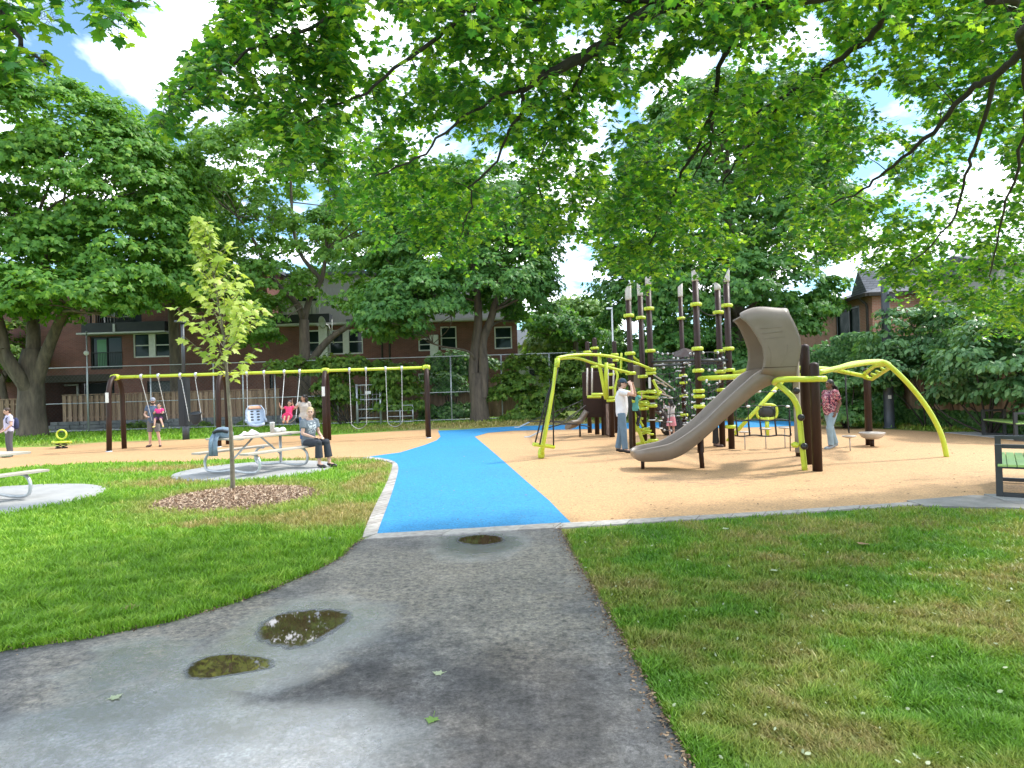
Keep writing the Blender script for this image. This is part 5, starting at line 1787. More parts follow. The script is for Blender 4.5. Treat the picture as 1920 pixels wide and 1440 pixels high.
# ================================================================== PLAY EQUIPMENT
def W2(px, py, Y): return P(px, py, Y)


# ---------------------------------------------------------------- swing frame
SA, SB = Vector((-12.92, 20.85, 2.38)), Vector((-3.0, 22.55, 2.46))
sdir = (SB - SA).normalized()
snrm = Vector((-sdir.y, sdir.x, 0)).normalized()


def beam_at(px):
    lo, hi = -.2, 1.2
    for _ in range(40):
        m = (lo + hi) / 2
        q = SA + (SB - SA) * m
        d = q - Vector((0, 0, H))
        u = 960 + F * d.dot(_r) / d.dot(_f)
        if u < px: lo = m
        else: hi = m
    return SA + (SB - SA) * lo


sw = thing('swing_set', 'long swing frame with lime top rail and brown arched posts before the board fence', 'swing set', (SA.x / 2 + SB.x / 2, SA.y / 2 + SB.y / 2, 0))
mb = MB(); mb.tube([SA - sdir * .0, SA.lerp(SB, .5), SB], .052, 12); mb.build('top_rail', M['lime'], sw, True)
for px, half in ((203, .50), (416, .50), (610, .52), (799, .42)):
    c = beam_at(px) if px != 203 else SA
    if px == 799: c = SB
    arc = []
    for s in (1, -1):
        pass
    pts = [Vector((c.x, c.y, 0)) - snrm * (half + .06) , Vector((c.x, c.y, 1.0)) - snrm * (half + .02), Vector((c.x, c.y, 1.75)) - snrm * half]
    for k in range(1, 8):
        a = PI * k / 8
        pts.append(Vector((c.x, c.y, 1.78)) - snrm * half * math.cos(a) + Vector((0, 0, .62 * math.sin(a))))
    pts += [Vector((c.x, c.y, 1.75)) + snrm * half, Vector((c.x, c.y, 1.0)) + snrm * (half + .02), Vector((c.x, c.y, 0)) + snrm * (half + .06)]
    mb = MB(); mb.tube(pts, .078, 14); mb.build('arch_post', M['brown'], sw, True)
    mb = MB(); mb.lathe([(.10, 0), (.10, .02), (.08, .03)], pts[0] + Vector((0, 0, .006)), 14, False); mb.build('base_collar', M['galv'], sw, True)
    mb = MB(); mb.tube([c - sdir * .13, c - sdir * .05, c + sdir * .05, c + sdir * .13], [.075, .10, .10, .075], 12); mb.tube([c - snrm * .16, c + snrm * .16], .07, 10)
    mb.build('bracket', M['lime'], sw, True)
    if px in (203, 610):
        q = pts[0] + Vector((0, -.085, 1.72)); mb = MB(); mb.box(q + snrm * .05, (.10, .012, .32)); mb.build('label_plate', M['sign'], sw, True)
for px in (265, 297, 338, 367, 463, 495, 533, 562, 655, 686, 723, 753):
    c = beam_at(px); mb = MB(); mb.tube([c - sdir * .035, c + sdir * .035], .085, 10); mb.tube([c - Vector((0, 0, .06)), c - Vector((0, 0, .14))], .022, 6)
    mb.build('hanger', M['galv'], sw, True)


def chain(mb, a, b, r=.011):
    a, b = Vector(a), Vector(b)
    n = max(6, int((b - a).length / .05))
    pts, rs = [], []
    for i in range(n + 1):
        pts.append(a.lerp(b, i / n)); rs.append(r * (1.15 if i % 2 else .75))
    mb.tube(pts, rs, 5)


def swing(px0, px1, seat_c, label, kind, seat_dir=None, name='swing'):
    a, b = beam_at(px0) - Vector((0, 0, .13)), beam_at(px1) - Vector((0, 0, .13))
    c = Vector(seat_c)
    t = thing(name, label, 'swing', tuple(c), 0, 'swings hanging from the lime rail')
    wd = (b - a).length * .5
    l, r_ = c - sdir * wd * .92, c + sdir * wd * .92
    fwd = -snrm
    ch = [(a, l), (b, r_)]
    for i, (p, q) in enumerate(ch):
        mb = MB(); chain(mb, p, q); mb.build('chain', M['chain'], t, True)
    mb = MB()
    if kind == 'belt':
        rows = []
        for k in range(13):
            u = -1 + 2 * k / 12
            q = c + sdir * (wd * .92 * u) + Vector((0, 0, -.16 * (1 - u * u)))
            rows.append([q - fwd * .075, q - fwd * .03 - Vector((0, 0, .008)), q + fwd * .03 - Vector((0, 0, .008)), q + fwd * .075])
        mb.grid(rows); mb.build('seat', M['black_plastic'] if False else M['belt'], t, True, solid=.012)
    elif kind == 'bucket':
        rr = []
        for z, s_, dz in ((.26, 1.0, 0), (.20, .98, 0), (.06, .92, 0), (-.04, .70, 0), (-.06, .3, 0)):
            rr.append([c + sdir * (wd * .8 * s_ * math.cos(2 * PI * k / 16)) + snrm * (.15 * s_ * math.sin(2 * PI * k / 16)) + Vector((0, 0, z + .05 * math.sin(2 * PI * k / 16))) for k in range(16)])
        mb.rings(rr[::-1], True); mb.build('seat', M['black_slab'], t, True, bevel=.01)
        mb = MB(); mb.tube([c + sdir * (wd * .82 * math.cos(2 * PI * k / 18)) + snrm * (.155 * math.sin(2 * PI * k / 18)) + Vector((0, 0, .26 + .05 * math.sin(2 * PI * k / 18))) for k in range(18)], .018, 6, closed=True)
        mb.build('rim', M['black_plastic'], t, True)
    return t, c, wd, fwd


M['belt'] = pm('belt_rubber', lin(.30, .31, .32), lin(.22, .23, .24), 12, .5)
M['swing_blue'] = pm('swing_plastic_blue', lin(.30, .37, .46), lin(.24, .30, .39), 6, .45)
M['swing_orange'] = pm('swing_plastic_orange', lin(.62, .34, .22), lin(.55, .28, .17), 6, .5)
_b = lambda p0, p1: (beam_at(p0) + beam_at(p1)) / 2
q = _b(655, 686); swing(655, 686, (q.x, q.y, .56), 'empty grey belt swing in front of the steel gate', 'belt')
q = _b(723, 753); swing(723, 753, (q.x, q.y, .58), 'empty belt swing nearest the right end post of the frame', 'belt')
q = _b(338, 367) - snrm * .1; swing(340, 366, (q.x + .25, q.y, .86), 'black bucket swing hanging beside the dark green pillar', 'bucket')
q = _b(265, 297); CHILD = Vector((P(298, 785, 21.2).x, 21.25, .98)); swing(265, 297, (CHILD.x, CHILD.y, CHILD.z - .06), 'dark bucket swing carrying the child in bright pink', 'bucket')
q = _b(533, 562); GIRL = Vector((P(541, 782, q.y - 1.0).x, q.y - 1.0, P(541, 783, q.y - 1.0).z)); swing(533, 562, tuple(GIRL), 'belt swing under the girl in the pink dress', 'belt')

# reclined accessible seat
q = _b(463, 495) - snrm * .25
c = Vector((P(480, 800, q.y).x, q.y, .72))
t = thing('swing', 'reclined pale blue and orange moulded swing seat with slotted backrest', 'swing', tuple(c), 0, 'swings hanging from the lime rail')
for px, off in ((463, -.30), (495, .30)):
    a = beam_at(px) - Vector((0, 0, .13)); mb = MB(); chain(mb, a, c + sdir * off + Vector((0, .1, .28 if off > 0 else .06))); mb.build('chain', M['chain'], t, True)
R_ = Matrix.Rotation(math.radians(25), 3, 'Z')


def loc(x, y, z): return c + R_ @ Vector((x, y, z))


rows = []
for i in range(12):            # back shell
    v = i / 11
    y = .10 + .42 * v; z = -.02 + .62 * v
    hw = .25 + .05 * math.sin(PI * v) - (.07 * max(0, v - .75) / .25)
    rows.append([loc(hw * math.cos(PI * (1 - k / 12)), y - .10 * (1 - math.sin(PI * k / 12)) * 1.2, z) for k in range(13)])
mb = MB(); mb.grid(rows); mb.build('backrest', M['swing_blue'], t, True, solid=.035)
rows = [[loc(.235 * math.cos(PI * (1 - k / 12)) , .10 + .42 * v - .05 - .08 * (1 - math.sin(PI * k / 12)), -.02 + .62 * v) for k in range(2, 11)] for v in (.80, .88, .96)]
mb = MB(); mb.grid(rows); mb.build('head_pad', M['swing_orange'], t, True, solid=.02)
for s in (-1, 1):
    for k in range(4):
        v = .22 + .15 * k
        mb = MB(); mb.ell(loc(s * .10, .10 + .42 * v - .035, -.02 + .62 * v), (.055, .012, .03), 10, 6, R_ @ Matrix.Rotation(math.radians(-35), 3, 'X')); mb.build('slot', M['black_plastic'], t, True)
rows = [[loc(x, y, zz + .05 * abs(x) / .25) for x in (-.25, -.12, 0, .12, .25)] for y, zz in ((.12, -.02), (-.05, -.06), (-.22, -.06), (-.38, -.02), (-.44, -.10))]
mb = MB(); mb.grid(rows); mb.build('seat', M['swing_blue'], t, True, solid=.035)
for s in (-1, 1):
    mb = MB(); mb.tube([loc(s * .29, .18, .18), loc(s * .31, 0, .12), loc(s * .31, -.25, .08)], .035, 8); mb.build('armrest', M['swing_blue'], t, True)


# ---------------------------------------------------------------- main play structure
ps = thing('play_structure', 'big climbing structure of brown posts with lime clamps, rope nets and a brown slide', 'play structure', (5.0, 14.8, 0))


def clamp_ring(mb, c, r, h=.085, tab=None):
    mb.lathe([(r + .004, -h / 2), (r + .045, -h / 2), (r + .062, -h / 4), (r + .062, h / 4), (r + .045, h / 2), (r + .004, h / 2)], c, 16, False)
    for a in (0.6, 0.6 + PI):
        mb.box(Vector(c) + Vector(((r + .055) * math.cos(a), (r + .055) * math.sin(a), 0)), (.07, .05, h * .8), rz=a)


POSTS = {}


def post(key, bpx, bpy_, tpx_top, r=.074, cap=None, clamps=(), dome=True, Y=None, mat='brown'):
    b = G(bpx, bpy_) if Y is None else Vector((P(bpx, bpy_, Y).x, Y, 0))
    Yb = b.y
    z = lambda py: P(bpx - (bpy_ - py) * .033, py, Yb).z
    top = z(tpx_top)
    mb = MB()
    prof = [(r, 0), (r, top)]
    if dome and cap is None:
        prof = [(r, 0), (r, top - r * .9), (r * .9, top - r * .45), (r * .6, top - r * .15), (.002, top)]
    mb.lathe(prof, (b.x, b.y, 0), 16)
    po = mb.build('post', M[mat], ps, True)
    if cap is not None:
        zc = z(cap[0]); sl = cap[1] * .5
        rr = [[Vector((b.x + (r + .006) * math.cos(2 * PI * k / 16), b.y + (r + .006) * math.sin(2 * PI * k / 16), zz + (sl * math.cos(2 * PI * k / 16 + cap[2]) * (zc - top) if i == 2 else 0))) for k in range(16)]
              for i, zz in enumerate((top - .02, top + .03, zc - (zc - top) * sl))]
        mb = MB(); mb.rings(rr); c_ = mb.build('cap', M['cap'], po)
        c_.parent = po
        m = tmat(po).inverted(); c_.data.transform(m)
    for py in clamps:
        mb = MB(); clamp_ring(mb, (b.x, b.y, z(py)), r); c_ = mb.build('clamp', M['lime'], po); c_.data.transform(tmat(po).inverted())
    POSTS[key] = (b, z, r)
    return po


post('P1', 1187, 842, 562, cap=(526, .5, 0), clamps=(592, 663, 700, 735, 752))
post('P2', 1209, 833, 554, cap=(530, .9, PI), clamps=(596, 706, 757, 766, 806, 830))
post('P3', 1225, 838, 534, cap=(506, .6, 0), clamps=(579, 658, 693, 700, 734, 745, 761, 826))
post('P4', 1284, 813, 556, r=.072, cap=(531, .3, 0), clamps=(597, 704, 718, 742, 778))
post('P5', 1314, 849, 526, cap=(503, .8, PI), clamps=(571, 654, 695, 733, 743, 762))
post('P6', 1355, 838, 543, cap=(529, .6, PI), clamps=(586, 659, 697, 731))
post('P7', 1372, 842, 528, cap=(503, 1.1, 0), clamps=(573, 654, 694, 800))
post('La', 1106, 812, 640, r=.075, clamps=(660, 734, 743))
post('Lb', 1120, 815, 633, r=.078, clamps=(653, 688, 717, 736, 760))
post('Lc', 1132, 816, 690, r=.07, clamps=())
post('Ld', 1148, 820, 670, r=.085, clamps=(685, 702, 727, 745, 751))
post('Le', 1157, 812, 639, r=.075, clamps=(665, 676))
post('R0', 1500, 856, 645, r=.082, clamps=(690, 704))
post('R1', 1516, 871, 645, r=.085, clamps=())
post('R2', 1533, 884, 679, r=.083, clamps=(710,))
post('R3', 1630, 835, 690, r=.080, clamps=())
post('S1', 1184, 846, 740, r=.05, Y=15.9, mat='black_plastic')


def pp(key, py, dx=0, dy=0):
    b, z, r = POSTS[key]
    return Vector((b.x + dx, b.y + dy, z(py)))


def part(name, mat, fn, parent=ps, **kw):
    mb = MB(); fn(mb); return mb.build(name, mat, parent, True, **kw)


# lime arch and swaying pole on the left
POLE_Y = 14.5
pt = P(1045, 671, POLE_Y)
part('arch', M['lime'], lambda m: m.tube(smooth_line([pt, P(1075, 666, 14.9), P(1110, 665, 15.3), P(1150, 669, 15.8), P(1190, 680, 16.2), pp('P3', 692, -.02, -.1)], 5), .036, 10))
part('arch', M['lime'], lambda m: m.tube(smooth_line([pt + Vector((0, .03, -.02)), P(1080, 671, 15.0), P(1110, 680, 15.4), P(1145, 690, 15.7), pp('P1', 699, -.02, -.05)], 5), .036, 10))
part('strut', M['lime'], lambda m: m.tube([P(1124, 662, 15.6), P(1125, 690, 15.6), P(1131, 720, 15.7), P(1136, 748, 15.8)], .045, 10))
part('strut', M['lime'], lambda m: m.tube([P(1137, 680, 15.6), P(1136, 700, 15.6), P(1138, 748, 15.8)], .045, 10))
part('strut', M['lime'], lambda m: m.tube(smooth_line([P(1152, 692, 15.8), P(1158, 705, 15.8), P(1153, 730, 15.8), P(1157, 760, 15.8)], 4), .03, 8))
part('strut', M['lime'], lambda m: m.tube(smooth_line([P(1165, 662, 16.6), P(1164, 700, 16.6)], 4), .03, 8))
part('strut', M['lime'], lambda m: m.tube([P(1172, 663, 16.4), P(1186, 668, 16.4), P(1198, 678, 16.6)], .03, 8))
# left cluster: panels, low bars
part('panel', M['brown'], lambda m: m.box((P(1118, 735, 20.4).x, 21.0, 1.35), (.75, .06, 1.5)), bevel=.02)
a, b = POSTS['Lc'][0], POSTS['Ld'][0]


def etched(m):
    d = (b - a); n_ = 9
    mid = (a + b) / 2
    m.beam((a.x, a.y, .62), (b.x, b.y, .62), .05, 1.2)
part('panel', M['brown'], etched)
M['etched'] = pm('etched_panel', lin(.42, .30, .24), lin(.07, .035, .025), 5.5, .6, detail=2, stretch=(1, 1, .8))
part('carved_panel', M['etched'], lambda m: m.beam((a.x + .03, a.y - .09, .55), (b.x - .05, b.y - .06, .55), .03, 1.0), bevel=.01)
part('panel', M['slide'], lambda m: m.box(P(1191, 706, 17.6), (.30, .06, .62)), bevel=.03)
for px, y0, y1, Y in ((1117, 742, 746, 19.8), (1125, 738, 741, 19.6)):
    part('bar', M['lime'], lambda m: m.tube([P(px - 16, (y0 + y1) / 2, Y), P(px + 10, (y0 + y1) / 2, Y)], .045, 8))
for px in (1101, 1110, 1140, 1150):
    part('guard_bar', M['cap'], lambda m: m.tube([P(px, 690, 20), P(px, 742, 20)], .028, 8))
part('small_slide', M['slide'], lambda m: m.tube(smooth_line([P(1100, 770, 21), P(1088, 788, 21), P(1078, 795, 20.6), P(1066, 797, 20.4)], 4), [.22] * 13, 10, ell=[(1, .45)] * 13, ref=(0, 1, 0)))
part('small_slide_leg', M['black_plastic'], lambda m: m.tube([Vector((P(1087, 795, 20.7).x, 20.7, 0)), P(1087, 792, 20.7)], .03, 8))
# rope footings in front of the left cluster
for i, (px, py) in enumerate(((978, 802), (1000, 820))):
    g_ = G(px, py)
    part('footing', M['galv'], lambda m: (m.box(g_ + Vector((.05, 0, .10)), (.62, .16, .05), ry=math.radians(-24)), m.box(g_ + Vector((-.2, 0, .02)), (.2, .2, .04))), bevel=.012)
    part('rope', M['rope'], lambda m: m.tube([g_ + Vector((.3, 0, .25)), P(1030 + 20 * i, 790 + 6 * i, 18), P(1075, 795, 20), pp('La', 800)], .018, 6))
    part('rope', M['rope'], lambda m: m.tube([g_ + Vector((.3, 0, .25)), P(1060, 765, 19), pp('La', 745)], .015, 6))
    part('rope', M['rope'], lambda m: m.tube([P(1030 + 20 * i, 790 + 6 * i, 18), P(1062, 790 - 4 * i, 19.4), P(1098, 760, 20.4)], .013, 6))

# lime hand loops and steps hanging on posts P2, P3
for px, py, w_ in ((1200, 755, .5), (1214, 744, .55), (1218, 736, .6), (1212, 760, .45), (1206, 806, .42), (1214, 812, .3), (1206, 832, .34)):
    q = P(px, py, 16.6)
    part('hand_loop', M['lime'], lambda m: m.tube([q + Vector((w_ / 2 * math.cos(2 * PI * k / 16), .16 * math.sin(2 * PI * k / 16), .03 * math.sin(4 * PI * k / 16))) for k in range(16)], .028, 8, closed=True))
for path in ([(1187, 735), (1190, 770), (1196, 800), (1210, 835)], [(1194, 760), (1198, 785), (1206, 800)], [(1224, 712), (1231, 727), (1236, 742)], [(1184, 760), (1186, 785), (1200, 815), (1204, 830)]):
    part('climbing_rail', M['lime'], lambda m: m.tube(smooth_line([P(x, y, 16.4) for x, y in path], 4), .035, 8))
for y in (783, 803): part('rung', M['lime'], lambda m: m.tube([P(1184, y, 16.4), P(1206, y + 2, 16.4)], .03, 8))
part('white_tag', M['sign'], lambda m: m.box(P(1218, 718, 16.3), (.06, .02, .28)))
# steel tie bars between the tall posts
for k0, y0, k1, y1 in (('P3', 679, 'P5', 675), ('P5', 676, 'P7', 675), ('P3', 686, 'P4', 683), ('P4', 683, 'P6', 679)):
    part('tie_bar', M['dark_metal2'] if 'dark_metal2' in M else M['dark_metal'], lambda m: m.tube([pp(k0, y0), pp(k1, y1)], .036, 8))
for k0, y0, k1, y1 in (('P1', 593, 'P2', 597), ('P4', 597, 'P5', 572), ('P5', 572, 'P6', 588), ('P6', 588, 'P7', 575)):
    def sag(m):
        a_, b_ = pp(k0, y0), pp(k1, y1)
        m.tube([a_.lerp(b_, u) - Vector((0, 0, .5 * u * (1 - u))) for u in np.linspace(0, 1, 9)], .011, 5)
    part('cable', M['rope'], sag)
part('canopy_roof', M['brown'], lambda m: m.add([P(1262, 661, 19.2), P(1304, 658, 18.6), P(1302, 669, 17.6), P(1264, 669, 18.2), P(1283, 652, 18.4)], [(0, 1, 4), (1, 2, 4), (2, 3, 4), (3, 0, 4), (3, 2, 1, 0)]))
# dark second slide down behind the net
part('low_slide', M['slide_dark'] if 'slide_dark' in M else M['brown'], lambda m: m.tube(smooth_line([P(1226, 762, 20.6), P(1240, 772, 20.4), P(1252, 789, 20.2), P(1262, 803, 20)], 4), .26, 12, ell=[(1, .5)] * 13, ref=(0, 1, 0)))
part('tunnel_end', M['black_plastic'], lambda m: m.tube([P(1252, 800, 20.4), P(1268, 798, 20.0)], [.3, .28], 14))


# rope nets -------------------------------------------------------
def net(name, c00, c10, c01, c11, nu, nv, knots=.45, sag_=.08, r=.012, disc=False):
    m = MB()
    pt_ = {}
    for i in range(nu + 1):
        for j in range(nv + 1):
            u, v = i / nu, j / nv
            q = (c00 * (1 - u) * (1 - v) + c10 * u * (1 - v) + c01 * (1 - u) * v + c11 * u * v)
            q = q - Vector((0, 0, sag_ * 4 * u * (1 - u))) + Vector(rng.normal(0, .018, 3))
            pt_[i, j] = q
    for i in range(nu + 1): m.tube([pt_[i, j] for j in range(nv + 1)], r, 5, False)
    for j in range(nv + 1): m.tube([pt_[i, j] for i in range(nu + 1)], r, 5, False)
    m.mi = 1
    for q in pt_.values():
        if rng.uniform() < knots:
            if disc and rng.uniform() < .5: m.lathe([(.02, -.02), (.09, -.015), (.09, .015), (.02, .02)], q, 10)
            else: m.ell(q, (.035, .03, .035), 7, 5)
    return m.build(name, [M['rope'], M['white_knot']], ps, True)


net('climbing_net', pp('P3', 700), pp('P4', 690), pp('P3', 800), pp('P4', 800), 6, 7, .5, .1, disc=True)
net('climbing_net', pp('P4', 665), pp('P5', 655), pp('P4', 690), pp('P5', 680), 7, 3, .6, .02)
net('climbing_net', pp('P3', 660), pp('P4', 662), pp('P3', 688), pp('P4', 686), 6, 3, .6, .05)
net('climbing_net', pp('P4', 700), pp('P5', 720), pp('P4', 805), pp('P5', 812), 6, 8, .5, .08, disc=True)
net('climbing_net', pp('P5', 660), pp('P7', 658), pp('P5', 690), pp('P7', 690), 6, 3, .5, .05)
net('climbing_net', pp('P5', 720), pp('P6', 712), pp('P5', 800), pp('P6', 790), 5, 6, .4, .08, disc=True)
net('climbing_net', pp('P2', 690), pp('P4', 740), pp('P2', 770), pp('P4', 812), 5, 5, .4, .12, disc=True)
for p0, p1 in (((1226, 703), (1262, 728)), ((1228, 712), (1250, 725)), ((1226, 720), (1248, 738)), ((1230, 735), (1258, 744))):
    part('rope_rail', M['cap'], lambda m: m.tube([P(*p0, 16.4), P(*p1, 17.6)], .020, 6))
part('rope', M['rope'], lambda m: m.tube([P(1330, 730, 15.5), P(1375, 712, 14.6)], .014, 5))

# platform edge rails under the hood
part('platform_rail', M['lime'], lambda m: m.tube([pp('P5', 710), P(1350, 708, 13.9), P(1425, 704, 12.6)], .055, 10))
part('platform_rail', M['lime'], lambda m: m.tube(smooth_line([pp('P7', 700, .1), P(1400, 695, 14.4), P(1432, 689, 13.2)], 5), .05, 10))
for px in (1325, 1350, 1377, 1392): part('peg', M['white_knot'], lambda m: m.tube([P(px, 711, 13.9), P(px, 718, 13.9)], .022, 8))
part('platform', M['dark_metal'], lambda m: m.prism([tuple(P(x, 712, y).xy) for x, y in ((1440, 11.7), (1490, 11.8), (1492, 13.2), (1436, 13.2))], 1.60, 1.66))


# slide -----------------------------------------------------------
SY = 11.72


def SZ(px, py): return P(px, py, SY).z
def SX(px): return P(px, 800, SY).x


bot = [(1193, 853), (1196, 864), (1206, 869), (1230, 869), (1255, 866), (1280, 857), (1302, 842), (1330, 818), (1360, 790), (1390, 763), (1418, 739), (1440, 725), (1462, 716), (1485, 712)]
rim = [(1193, 850), (1200, 847), (1212, 843), (1235, 838), (1258, 832), (1282, 818), (1303, 803), (1326, 784), (1350, 760), (1374, 737), (1398, 715), (1418, 698), (1440, 690), (1485, 688)]
nb_ = 40
bl = [Vector((SX(x), 0, SZ(x, y))) for x, y in bot]; rl = [Vector((SX(x), 0, SZ(x, y))) for x, y in rim]
bs, rs_ = resample(smooth_line(bl, 5), nb_)[0], resample(smooth_line(rl, 5), nb_)[0]
hw = .36


def SHY(x): return -.13 * (x - 3.7)      # the chute runs slightly towards the path at its top


def slide_mesh(m):
    rings_ = []
    for i in range(nb_):
        b_, r_ = bs[i], rs_[i]
        f = b_.lerp(r_, .32)              # running surface a third of the way up
        if i < 2: f = b_.lerp(r_, .6)
        w_ = hw * (1 if i > 2 else (.55, .8, .94)[i])
        tk = .05
        sec = [(-w_, r_, 0), (-w_ - .03, r_.lerp(b_, .06), 0), (-w_ - .02, r_.lerp(b_, .5), 0), (-w_ + .04, r_.lerp(b_, .93), 0), (-w_ + .12, b_, 0), (w_ - .12, b_, 0), (w_ - .04, r_.lerp(b_, .93), 0), (w_ + .02, r_.lerp(b_, .5), 0),
               (w_ + .03, r_.lerp(b_, .06), 0), (w_, r_, 0), (w_ - .045, r_.lerp(b_, .05), 0), (w_ - .07, f.lerp(r_, .45), 0), (w_ - .14, f.lerp(r_, .06), 0), (0, f - Vector((0, 0, .01)), 0), (-w_ + .14, f.lerp(r_, .06), 0), (-w_ + .07, f.lerp(r_, .45), 0), (-w_ + .045, r_.lerp(b_, .05), 0)]
        rings_.append([Vector((p.x, SY + .36 + y + SHY(p.x), p.z)) for y, p, _ in sec])
    m.rings(rings_, True)


sl = part('slide', M['slide'], slide_mesh)
for px, py, r in ((1219, 888, .035), (1326, 882, .045)):
    g_ = G(px, py)
    top_ = 0.24 if px < 1300 else SZ(1318, 826) + .02
    part('support_leg', M['brown'], lambda m: m.tube([Vector((g_.x, SY + .36 + SHY(g_.x), 0)), Vector((g_.x - (0 if px < 1300 else .03), SY + .36 + SHY(g_.x), top_))], r, 10), sl)


def hood(m):
    # inverted U shell: near wall, rounded roof, far wall; leading (down-slide) edge is a concave sweep
    lead = [(1424, 700), (1427, 690), (1429, 672), (1426, 652), (1418, 634), (1408, 616), (1400, 605), (1392, 598)]
    trail = [(1484, 712), (1486, 695), (1491, 672), (1494, 652), (1493, 636), (1488, 618), (1483, 604), (1478, 592)]
    rows = []
    K = 30
    near = [(Vector((SX(a[0]), 0, SZ(*a))), Vector((SX(b_[0]), 0, SZ(*b_)))) for a, b_ in zip(lead, trail)]
    n_ = len(near)
    prof = []
    for i, (a, b_) in enumerate(near):
        bulge = .05 * math.sin(PI * i / (n_ - 1))
        prof.append((a, b_, -hw - .04 - bulge))
    # roof: three strips from near edge across
    a, b_ = near[-1]
    roof = []
    for k, (dy, dz) in enumerate(((.06, .07), (.18, .12), (.36, .14), (.54, .12), (.66, .07))):
        roof.append((a + Vector((0.03 * k, 0, dz * .6)), b_ + Vector((0, 0, dz * .75)), -hw - .04 + dy))
    far = [(a, b_, hw + .04 + .05 * math.sin(PI * i / (n_ - 1))) for i, (a, b_) in list(enumerate(near))[::-1]]
    ztop, zbot = near[-1][0].z, near[0][0].z
    for a, b_, y in prof + roof + far:
        y = y if y < 0 and (a, b_, y) in prof else -hw + (y + hw) * (1 - .5 * max(0, min(1, (a.z - zbot) / (ztop - zbot))))
        row = []
        for k in range(13):
            u = k / 12
            p = a.lerp(b_, u)
            dz = 0
            if any(a is q[0] for q in roof): dz = .10 * math.sin(PI * u) * (1.2 - u) + .02
            elif a is near[-1][0] and y < 0: dz = .07 * math.sin(PI * u) * (1.2 - u)
            # raised oval relief in the moulded wall
            rel = 0.0
            row.append(Vector((p.x, SY + .36 + y + SHY(p.x), p.z + dz)))
        rows.append(row)
    m.grid(rows)


part('hood', M['slide'], hood, sl, solid=.035)


def hy(py): return SY - .04 - .05 * math.sin(PI * float(np.interp(-py, [-700, -690, -672, -652, -634, -616, -605, -598], range(8))) / 7) - .019


def relief(m):
    # moulded rib lines on the near wall of the hood
    for y0, x0, x1 in ((618, 1422, 1462), (627, 1424, 1463), (637, 1426, 1466)):
        m.tube([Vector((SX(x0 + (x1 - x0) * u), hy(y0 - 3 * u) + SHY(SX(x0 + (x1 - x0) * u)), SZ(x0 + (x1 - x0) * u, y0 - 3 * u))) for u in np.linspace(0, 1, 6)], .004, 6)
    for c in (((1436, 650), (1441, 664), (1440, 684)), ((1470, 648), (1468, 666), (1458, 686))):
        m.tube(smooth_line([Vector((SX(x), hy(y) + SHY(SX(x)), SZ(x, y))) for x, y in c], 4), .0035, 6)


part('moulded_rib', M['slide'], relief, sl)
part('seam', M['brown'], lambda m: m.tube([Vector((SX(1427), SY - .078 + SHY(SX(1427)), SZ(1427, 690))), Vector((SX(1486), SY - .078 + SHY(SX(1486)), SZ(1486, 688)))], .008, 6), sl)

# right hand lime deck edge, climbing pole and bark panel
part('deck_edge', M['lime'], lambda m: m.tube(smooth_line([P(1548, 710, 11.2), P(1520, 711, 11.15), P(1480, 711, 11.2), P(1458, 713, 11.4), P(1452, 718, 11.6)], 5), .052, 10))
part('climbing_pole', M['lime'], lambda m: m.tube(smooth_line([P(1452, 716, 11.6), P(1468, 728, 11.5), P(1486, 745, 11.4), P(1496, 765, 11.4), P(1499, 785, 11.4), P(1503, 825, 11.4), Vector((P(1508, 850, 11.4).x, 11.4, 0))], 5), .05, 10))
for px, py in ((1493, 733), (1502, 783), (1508, 837)):
    part('knob', M['black_plastic'], lambda m: m.ell(P(px, py, 11.3), (.062, .062, .062), 12, 8))
part('foot_step', M['lime'], lambda m: m.ell(P(1491, 834, 11.4), (.07, .09, .055), 10, 6))
M['barkpanel'] = pm('bark_panel', lin(.46, .41, .35), lin(.20, .16, .13), 7, .85, bump=.7, stretch=(1, 1, .25), bscale=14)
part('bark_panel', M['barkpanel'], lambda m: m.prism([tuple(P(x, 800, y).xy) for x, y in ((1489, 12.0), (1501, 11.95), (1503, 12.1), (1491, 12.15))], .25, P(1495, 671, 12).z), bevel=.015)
part('lime_bracket', M['lime'], lambda m: (m.ell(P(1487, 688, 12), (.06, .06, .05), 10, 6), m.ell(P(1487, 703, 12), (.06, .06, .05), 10, 6)))
part('thin_pole', M['lime'], lambda m: m.tube([Vector((P(1464, 823, 14).x, 17.5, 0)), P(1467, 715, 17.5)], .055, 8))
# overhead arch ladder at the right
AY = 12.7
A1 = smooth_line([pp('R2', 699, .05), P(1600, 684, 12.0), P(1640, 679, 12.6), P(1660, 681, 12.7), P(1690, 706, 12.7), P(1722, 742, 12.7), P(1748, 780, 12.7), P(1766, 818, 12.7), Vector((P(1775, 857, AY).x, AY, 0))], 6)
part('arch_rail', M['lime'], lambda m: m.tube(A1, .048, 12))
part('arch_rail', M['lime'], lambda m: m.tube(smooth_line([pp('R1', 696, .05), P(1560, 692, 13), P(1600, 681, 13.6), P(1645, 677, 14.2), P(1664, 681, 14.0), P(1668, 686, 13.2)], 6), .045, 10))
part('arch_rail', M['lime'], lambda m: m.tube(smooth_line([pp('R1', 690, .05), P(1560, 693, 13), P(1590, 699, 14.5), P(1625, 706, 15.2)], 6), .048, 10))
loop_ = [P(1622, 708, 15.2), P(1635, 711, 15.0), P(1650, 701, 14.4), P(1668, 689, 13.4), P(1662, 683, 13.2), P(1640, 686, 14.0), P(1622, 700, 15.0)]
part('loop_rail', M['lime'], lambda m: m.tube(loop_, .045, 8, closed=True))
